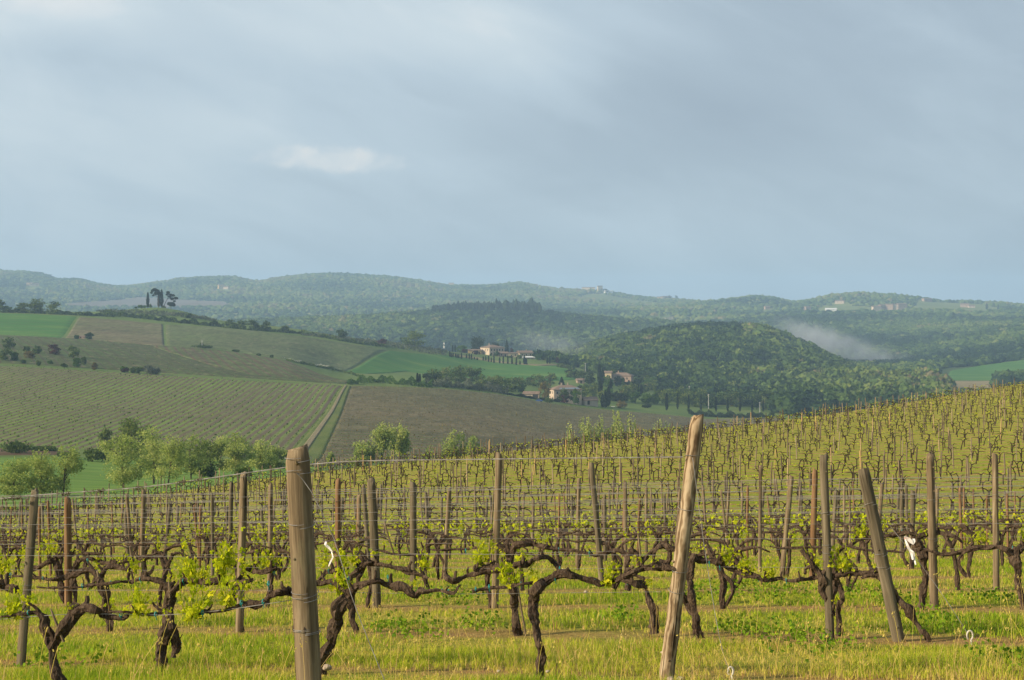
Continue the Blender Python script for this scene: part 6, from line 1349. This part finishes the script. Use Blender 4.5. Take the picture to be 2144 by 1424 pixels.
def weeds():
    g = np.random.default_rng(13); m = MB()
    spots = [(905, 1255, 2.2), (960, 1260, 1.8), (1480, 1248, 2.4), (1540, 1235, 2.4), (1620, 1252, 2.2), (1790, 1250, 2.6), (1870, 1262, 1.8), (2060, 1258, 2.2), (1640, 1340, 2.4), (1720, 1352, 2.2), (1560, 1335, 1.6), (1000, 1318, 1.7), (820, 1322, 1.6), (870, 1330, 1.4),
             (500, 1235, 1.4), (250, 1235, 1.3), (2120, 1390, 2.2), (120, 1400, 1.6), (1960, 1312, 1.8), (1300, 1300, 1.3)]
    for (u, v, s) in spots:
        d = hit(u, v, 8); 
        for _ in range(int(24 * s)):
            du, dv = g.normal(0, 20 * s), g.normal(0, 0.28 * s); x = (u + du - U0) / F * d; y = d + dv; z = float(T(x, y))
            pos = np.array([[x + g.normal(0, .03), y + g.normal(0, .03), z + g.uniform(0.02, 0.17)] for _ in range(4)])
            V, q = quads_at(pos, 0.034, g.integers(1 << 30), 0.0, 1.2); m.add(V, q, None, float(np.clip(g.normal(0.17, 0.10), 0, 1)))
    tag(m.build('clover_patches', MAT['grass']), 'patches of dark green clover between the rows', 'ground cover', kind='stuff')
weeds()

# ------------------------------------------------------------------ vine rows of the fields across the valley
def field_rows(poly, nrm, spacing, step, size, dens, seed, name, label, tmean, mat, hgt=0.8, posts=0.0):
    g = np.random.default_rng(seed); nrm = np.array(nrm) / np.linalg.norm(nrm); al = np.array([-nrm[1], nrm[0]]); c = poly @ nrm; t = poly @ al; out = []
    for cc in np.arange(c.min(), c.max(), spacing):
        tt = np.arange(t.min(), t.max(), step) + g.uniform(0, step); xy = nrm * cc + tt[:, None] * al + g.normal(0, 0.12, (len(tt), 2)); out.append(xy)
    xy = np.concatenate(out); xy = xy[g.random(len(xy)) < dens]; xy = xy[inside(poly, xy[:, 0], xy[:, 1])]; n = len(xy)
    x, y = xy.T; z = T(x, y); V, q = quads_at(np.stack([x, y, z + hgt * g.uniform(0.35, 1.0, n)], 1), size * g.uniform(0.6, 1.3, n), seed, 0.5, 1.5)
    c = np.repeat(np.clip(g.normal(tmean, 0.2, n), 0, 1), 4)
    o = link(name, np_mesh(name, V, q, None, c), MAT[mat]); tag(o, label, 'vineyard', kind='stuff')
field_rows(FIELD['striped_vineyard'], (0.9975, 0.07), 2.75, 1.3, 0.42, 0.4, 1, 'striped_field_vines', 'small vines in the rows of the striped vineyard', 0.6, 'f_green')
field_rows(FIELD['brown_vineyard'], (-0.60, 0.80), 2.6, 1.5, 0.30, 0.8, 2, 'brown_field_vines', 'small bare vines in the rows of the brown vineyard', 0.5, 'f_amber')
field_rows(FIELD['upper_vineyard'], (0.93, 0.36), 2.6, 1.6, 0.32, 0.25, 3, 'upper_field_vines', 'small vines in the upper green vineyard', 0.55, 'f_green')

# ------------------------------------------------------------------ farmhouses
def plaster(name, a, b):
    t = new_mat(name); o = t.obj(); n = t.math('ADD', t.math('MULTIPLY', t.noise(o, 0.5, 5), 0.5), t.math('MULTIPLY', t.noise(o, 3.0, 5), 0.5)); return finish(t, t.ramp(n, [(0.3, a), (0.7, b)]), 0.9, 0.1)
MAT['stonew'] = plaster('stone_wall', (0.36, 0.29, 0.21), (0.55, 0.46, 0.35)); MAT['cream'] = plaster('cream_wall', (0.42, 0.33, 0.20), (0.58, 0.47, 0.30)); MAT['pinkw'] = plaster('pink_brick_wall', (0.25, 0.18, 0.13), (0.38, 0.29, 0.22))
MAT['ochre'] = plaster('ochre_wall', (0.46, 0.33, 0.13), (0.56, 0.42, 0.18)); MAT['whitew'] = plaster('white_sheet', (0.60, 0.60, 0.58), (0.75, 0.75, 0.73)); MAT['shade'] = plaster('dark_opening', (0.02, 0.018, 0.016), (0.04, 0.035, 0.03))
MAT['solar'] = plaster('solar_panel', (0.13, 0.17, 0.22), (0.20, 0.25, 0.30)); MAT['pool'] = plaster('pool_water', (0.10, 0.30, 0.27), (0.14, 0.36, 0.33)); MAT['car'] = plaster('blue_car_paint', (0.04, 0.09, 0.22), (0.06, 0.12, 0.28)); MAT['pole'] = plaster('concrete_pole', (0.40, 0.40, 0.38), (0.55, 0.55, 0.53))
t_ = new_mat('terracotta_tiles'); o_ = t_.obj(); n_ = t_.math('ADD', t_.math('MULTIPLY', t_.noise(o_, 0.6, 5), 0.5), t_.math('MULTIPLY', t_.noise(o_, 5.0, 4), 0.5)); MAT['tile'] = finish(t_, t_.ramp(n_, [(0.3, (0.11, 0.078, 0.058)), (0.5, (0.185, 0.135, 0.098)), (0.72, (0.27, 0.21, 0.16))]), 0.9, 0.1)

def house(name, u, v, d, w, dp, h, rot, wall, label, roof='hip', rise=0.22, win=(), wall2=None, chim=(), cat='house', eave=0.5, grp=None, sink=2.0, z=None):
    """w along the front, dp deep, local front faces -y; win: (face, position 0-1, height, width, tall)"""
    p = P(u, v, d); p[2] = min(p[2], float(T(p[0], p[1])) + 0.6); e = empty(name, p, label, cat, grp, rot); a, b = w / 2, dp / 2
    m = MB().box(-a, a, -b, b, -sink, h); m.build('wall', MAT[wall], e)
    r = MB(); E = eave; x0, x1, y0, y1 = -a - E, a + E, -b - E, b + E; rh = rise * dp; t_ = 0.22
    if roof == 'hip':
        k = min(b, a) * 0.95; rd = [(-a + k, 0, h + rh), (a - k, 0, h + rh)]
    elif roof == 'gable': rd = [(x0, 0, h + rh), (x1, 0, h + rh)]
    else: rd = [(x0, y1, h + rh), (x1, y1, h + rh)]
    ev = [(x0, y0, h), (x1, y0, h), (x1, y1, h), (x0, y1, h)]
    V = ev + rd + [(x, y, z_ - t_) for x, y, z_ in ev]
    q = [(0, 1, 5, 4), (2, 3, 4, 5), (6, 7, 1, 0), (7, 8, 2, 1), (8, 9, 3, 2), (9, 6, 0, 3), (9, 8, 7, 6)]; t = [(1, 2, 5), (3, 0, 4)]
    if roof == 'lean': q[1] = (2, 3, 4, 5)
    r.add(V, q, t); ro = r.build('roof', MAT['tile' if wall != 'whitew' else 'whitew'], e)
    for (cx, cy) in chim:
        MB().box(cx - .35, cx + .35, cy - .3, cy + .3, h + rh * 0.3, h + rh + 1.1).box(cx - .45, cx + .45, cy - .4, cy + .4, h + rh + 1.103, h + rh + 1.25).build('chimney', MAT[wall], ro)
    for (f, s, zc, ww, hh) in win:
        m = MB(); nm = 'door' if zc - hh / 2 < 0.4 else 'window'
        if f == 'f': x = -a + s * w; m.box(x - ww / 2, x + ww / 2, -b - 0.04, -b + 0.1, zc - hh / 2, zc + hh / 2)
        elif f == 'l': y = b - s * dp; m.box(-a - 0.04, -a + 0.1, y - ww / 2, y + ww / 2, zc - hh / 2, zc + hh / 2)
        elif f == 'r': y = -b + s * dp; m.box(a - 0.1, a + 0.04, y - ww / 2, y + ww / 2, zc - hh / 2, zc + hh / 2)
        m.build(nm, MAT['shade'], e)
    return e
hv = 'buildings of the villa on the spur'
ws = [('f', s, 4.6, 1.0, 1.5) for s in (.14, .32, .5, .68, .86)] + [('f', s, 1.6, 1.0, 1.5) for s in (.14, .5, .86)] + [('f', .32, 1.1, 1.3, 2.2)] + [('l', s, 4.6, 1.0, 1.5) for s in (.25, .55)] + [('l', .8, 4.6, 1.0, 1.5), ('l', .4, 1.1, 1.4, 2.2)]
house('villa', 1031, 744, 1266, 15, 14.0, 6.6, R(34), 'stonew', 'large square stone villa with a tiled hip roof on the spur', 'hip', 0.16, ws, chim=[(-2, 2)], grp=hv)
house('annex', 993.5, 743.5, 1262, 10.5, 6, 4.0, R(10), 'ochre', 'yellow low annex left of the stone villa', 'gable', 0.16, [('f', .3, 1.9, 1.0, 1.4), ('f', .7, 1.2, 1.2, 2.2)], grp=hv)
house('wing', 1053, 747, 1255, 8, 6, 3.0, R(8), 'pinkw', 'low reddish wing right of the stone villa', 'gable', 0.2, [('f', .3, 1.7, 0.9, 1.2), ('f', .7, 1.1, 1.1, 2.1)], grp=hv)
house('wing', 1073, 748.5, 1256, 8, 6, 3.6, R(12), 'cream', 'cream block between the low wing and the tiled house on the spur', 'lean', 0.1, [('f', .3, 1.1, 1.2, 2.1), ('f', .72, 2.0, .9, 1.2)], grp=hv)
house('house', 1098, 749, 1272, 12, 9, 4.2, R(20), 'cream', 'tiled cream house behind the white awning', 'gable', 0.2, [('f', .2, 2.6, .9, 1.2), ('f', .5, 2.6, .9, 1.2), ('f', .8, 2.6, .9, 1.2)], chim=[(2, 1)], grp=hv)
house('house', 1038, 732, 1330, 8, 7, 3.5, R(20), 'pinkw', 'small far house peeping above the villa roof', 'gable', 0.2, [('f', .5, 2.2, .9, 1.2)], grp=hv)
house('shed', 1141, 752.5, 1262, 6, 4, 1.6, R(5), 'pinkw', 'small reddish shed right of the white awning', 'lean', 0.1, [('f', .5, 0.9, 1.2, 1.6)], grp=hv)
# white awning on posts
p_ = P(1106, 756, 1250); e_ = empty('awning', p_, 'white roofed open awning on posts beside the pool', 'awning', hv, R(4))
MB().box(-5.6, 5.6, -3.2, 3.2, 3.0, 3.22).build('awning_roof', MAT['whitew'], e_)
m_ = MB(); m_.add([(-5.6, -3.2, 3.223), (5.6, -3.2, 3.223), (5.6, 3.2, 3.223), (-5.6, 3.2, 3.223), (-3, 0, 3.9), (3, 0, 3.9)], [(0, 1, 5, 4), (2, 3, 4, 5)], [(1, 2, 5), (3, 0, 4)]); m_.build('awning_ridge', MAT['whitew'], e_)
for sx in (-5.2, -1.7, 1.7, 5.2): MB().box(sx - .1, sx + .1, -3.0, -2.8, -1.5, 2.997).build('awning_post', MAT['pole'], e_)
MB().box(-5.4, 5.4, 2.6, 3.0, -1.5, 2.99).build('back_wall', MAT['stonew'], e_); MB().box(-5.4, 5.4, -3.4, -3.25, -1.5, 0.7).build('parapet', MAT['stonew'], e_)
# pool terrace
p_ = P(1120, 761.5, 1238); e_ = empty('swimming_pool', p_, 'turquoise swimming pool on the terrace of the villa', 'pool', None, R(3))
MB().box(-7.2, 7.2, -2.0, 2.2, -3, -0.05).build('pool_edge', MAT['cream'], e_); m_ = MB(); m_.add([(-6.7, -1.6, 0.0), (6.7, -1.6, 0.0), (6.7, 1.9, 0.85), (-6.7, 1.9, 0.85)], [(0, 1, 2, 3)]).box(-6.7, 6.7, -1.6, 1.9, -0.5, -0.02); m_.build('pool_water', MAT['pool'], e_)
hl = 'buildings of the lower farms'
wl = [('f', s, 5.2, .95, 1.4) for s in (.12, .36, .62, .86)] + [('f', s, 1.7, .95, 1.4) for s in (.12, .62)] + [('f', .36, 1.1, 1.2, 2.2), ('f', .86, 1.1, 1.2, 2.2)] + [('l', .3, 5.2, .9, 1.4), ('l', .7, 5.2, .9, 1.4), ('l', .3, 1.7, .9, 1.4), ('l', .7, 1.1, 1.1, 2.2)]
fh = house('farmhouse', 1184, 841, 848, 16, 9.5, 7.0, R(14), 'stonew', 'stone farmhouse with solar panels along its roof edge below the wheat field', 'hip', 0.24, wl, chim=[(1.5, .5), (-2.2, .4)], grp=hl)
m_ = MB(); b_ = 4.75; q_ = lambda x, s: (x, -b_ - .5 + s * (b_ + .5), 7.0 + s * 2.28 + 0.06)
m_.add([q_(-5.0, .08), q_(7.0, .08), q_(6.2, .36), q_(-4.2, .36)] + [tuple(np.array(q_(x, s)) + [0, 0, 0.08]) for x, s in ((-5.0, .08), (7.0, .08), (6.2, .36), (-4.2, .36))], [(4, 5, 6, 7), (0, 1, 5, 4), (1, 2, 6, 5), (2, 3, 7, 6), (3, 0, 4, 7)]); m_.build('solar_panel', MAT['solar'], fh)
house('shed', 1113, 833, 842, 8.5, 5, 2.3, R(-8), 'stonew', 'low tiled shed with an open side left of the farmhouse', 'gable', 0.28, [('f', .78, 1.1, 3.0, 2.2)], grp=hl)
house('barn', 1234, 839, 850, 8, 6, 2.6, R(18), 'stonew', 'small stone barn right of the farmhouse', 'gable', 0.3, [('f', .3, 1.2, 1.4, 2.2)], grp=hl)
house('farmhouse', 1300, 794, 1110, 17, 9, 5.2, R(-16), 'pinkw', 'pinkish upper farmhouse among dark trees', 'hip', 0.24, [('f', s, 3.2, 1.0, 1.5) for s in (.3, .5, .66, .82)] + [('f', .58, 1.0, 1.4, 2.0), ('f', .9, 1.0, 1.4, 2.0)], chim=[(-2, .6)], grp=hl)
house('house', 1273, 797, 1105, 5.5, 6, 6.0, R(-10), 'cream', 'narrow cream tower-like house left of the upper farmhouse', 'gable', 0.2, [('f', .5, 3.6, .9, 1.4)], grp=hl)
house('barn', 1215, 803, 1062, 5, 5, 2.4, R(10), 'pinkw', 'tiny pink hut behind the farmhouse trees', 'gable', 0.25, [('f', .5, 1.1, 1.1, 2.0)], grp=hl)
house('hut', 173, 710, 945, 3.6, 3, 1.7, R(-8), 'pinkw', 'small reddish hut between two round bushes on the left slope', 'lean', 0.18, [('f', .3, .8, .8, 1.5)], sink=0.8, cat='hut')
# hamlets on the far hills
for i, (u, v, d, w, h, wm, lab) in enumerate(HM):
    d2 = HD[i]; w, h = w * 1.25, h * 1.3
    house('house', u, v, d2, w, 9, h, R(-20 + 17 * (i % 4)), wm, lab, 'gable', 0.25, [('f', .3, h * .6, 1.2, 1.6), ('f', .7, h * .6, 1.2, 1.6)], sink=6, eave=0.6, grp='houses on the far hills')
# small things round the farms
p_ = P(1128, 841.5, 800); e_ = empty('parked_car', p_, 'blue car parked at the edge of the brown vineyard', 'car', None, R(-12))
V_ = [(-2.0, .35), (-2.05, .75), (-1.2, .9), (-.7, 1.4), (.7, 1.42), (1.3, .95), (2.0, .82), (2.05, .35)]
m_ = MB(); n_ = len(V_); m_.add([(x, y, z) for y in (-.8, .8) for x, z in V_], [(i, i + 1, n_ + i + 1, n_ + i) for i in range(n_ - 1)] + [(7, 0, 8, 15), (0, 1, 6, 7), (1, 2, 5, 6), (2, 3, 4, 5), (8, 15, 14, 9), (9, 14, 13, 10), (10, 13, 12, 11)]); m_.build('body', MAT['car'], e_)
for sx in (-1.25, 1.25):
    for sy in (-.82, .82): MB().tube([(sx, sy - .1, .33), (sx, sy + .1, .33)], .33, 14).build('wheel', MAT['shade'], e_)
for sy in (-.81, .81): MB().box(-.95, 1.0, sy - .015, sy + .015, .98, 1.3).build('window', MAT['shade'], e_)
p_ = P(1283, 854.5, 868); e_ = empty('utility_box', p_, 'white box standing at the verge below the black cypresses', 'box'); MB().box(-.95, .95, -.4, .4, -.3, .9).build('cabinet', MAT['whitew'], e_); MB().box(-1.02, 1.02, -.47, .47, .903, 1.0).build('lid', MAT['whitew'], e_)
for u, v0, v1, d, lab in [(1443, 832, 808, 1010, 'first concrete power pole, the farthest left, before the valley woods'), (1483.5, 855, 825, 940, 'second concrete power pole by the cypress avenue'), (1591, 864, 842, 925, 'third concrete power pole further right along the avenue'), (1225.5, 780, 760, 1090, 'pale pole standing right of the wheat field'), (423, 727, 713, 930, 'white pole in the elongated shrub on the left slope')]:
    k_ = d / F; e_ = empty('power_pole', P(u, v0, d), lab, 'pole', 'poles in the valley'); MB().tube([(0, 0, -1), (0, 0, (v0 - v1) * k_)], [.20, .13], 8).build('shaft', MAT['pole'], e_)
    MB().box(-.7, .7, -.07, .07, (v0 - v1) * k_ - .45, (v0 - v1) * k_ - .3).build('crossarm', MAT['pole'], e_)
p_ = P(930, 728, 1236); e_ = empty('marker_post', p_, 'white post with a dark band standing on the brow left of the villa', 'post'); MB().tube([(0, 0, -.5), (0, 0, 1.6)], .55, 8).tube([(0, 0, 2.5), (0, 0, 4.1)], .5, 8).build('white_part', MAT['whitew'], e_); MB().tube([(0, 0, 1.603), (0, 0, 2.497)], .3, 8).build('dark_band', MAT['shade'], e_)
p_ = G(752, 5480); e_ = empty('radio_mast', p_, 'thin radio mast on the far ridge', 'mast'); MB().tube([(0, 0, -2), (0, 0, 26)], [.7, .35], 6).build('mast_tube', MAT['pole'], e_); MB().tube([(0, 0, 20), (0, 0, 22)], 1.0, 8).build('antenna_drum', MAT['pole'], e_)
# dark pines round the villa on the ridge
for i, (u, v, h, w, lab) in enumerate([(1384, 628, 8, 12, 'dark pine crown left of the ridge villa'), (1400, 626, 8, 14, 'dark pine crown above the ridge villa'), (1416, 628, 9, 8, 'dark pine right of the ridge villa'), (1432, 632, 7, 10, 'dark pine farther right of the ridge villa'), (1445, 636, 7, 8, 'last dark pine on the ridge before the dip'), (2066, 650, 14, 5, 'tall cypress on the far right slope, left one'), (2090, 648, 10, 4, 'tall cypress on the far right slope, right one'), (1266, 610, 6, 20, 'dark tree clump behind the tower house')]):
    plant('cypress' if 'cypress' in lab else 'broad', u, v, h, w, lab, 'cypress' if 'cypress' in lab else 'tree', 'f_dark', 'dark trees on the far hills', d=5200 if u < 1500 else 3560, seed=1200 + i, n=160, leafpx=1.6)

# ------------------------------------------------------------------ air
def haze():
    t = new_mat('haze_air'); v = t.n('ShaderNodeVolumePrincipled', {'Color': (0.47, 0.73, 1.0, 1), 'Density': HAZE, 'Anisotropy': 0.0})
    t.nt.links.new(v.outputs[0], t.out.inputs['Volume'])
    o = MB().box(-4200, 4200, -60, 8700, -85, 215).build('haze', t.m); tag(o, 'thin blue air over the whole valley', 'haze', kind='stuff')
HAZE = 1.65e-4
haze()
def mist(u, v, d, rx, ry, rz, rot, dens, seed, label, sc):
    vv, ff = ico(3); g = np.random.default_rng(seed)
    o = MB().add(vv * [rx, ry, rz], None, ff).build('mist', None); o.location = P(u, v, d); o.rotation_euler = (0, rot, 0); tag(o, label, 'mist', kind='stuff')
    t = new_mat('mist_bank'); ob = t.obj(); n = t.noise(ob, sc, 5, 0.6, 0.8); r = t.n('ShaderNodeVectorMath', {0: t.map(ob, (1 / rx, 1 / ry, 1 / rz))}, operation='LENGTH').outputs['Value']
    f = t.math('MULTIPLY', t.ramp(r, [(0.0, 1.0), (0.95, 0.0)], 'EASE'), t.ramp(t.math('ADD', n, t.math('MULTIPLY', t.math('SUBTRACT', 1.0, r), 0.25)), [(0.50, 0.0), (0.85, 1.0)]))
    vol = t.n('ShaderNodeVolumePrincipled', {'Color': (0.88, 0.94, 1.0, 1), 'Density': t.math('MULTIPLY', f, dens), 'Anisotropy': 0.1}); t.nt.links.new(vol.outputs[0], t.out.inputs['Volume']); o.data.materials.append(t.m)
mist(1722, 713, 1950, 90, 60, 30, R(20), 0.048, 1, 'white wisp of mist rising behind the rounded hill', 0.03)
mist(1830, 752, 1950, 105, 70, 34, R(20), 0.018, 2, 'thin mist lying in the gap right of the rounded hill', 0.025)
mist(1165, 722, 1500, 75, 50, 22, R(12), 0.010, 3, 'thin smoke-like mist behind the villa', 0.03)
mist(1240, 757, 1330, 36, 20, 8, R(-6), 0.010, 4, 'small wisp of mist right of the wheat field', 0.06)
mist(1395, 668, 2900, 40, 40, 14, R(-20), 0.010, 5, 'faint wisp of mist beyond the middle ridge', 0.03)
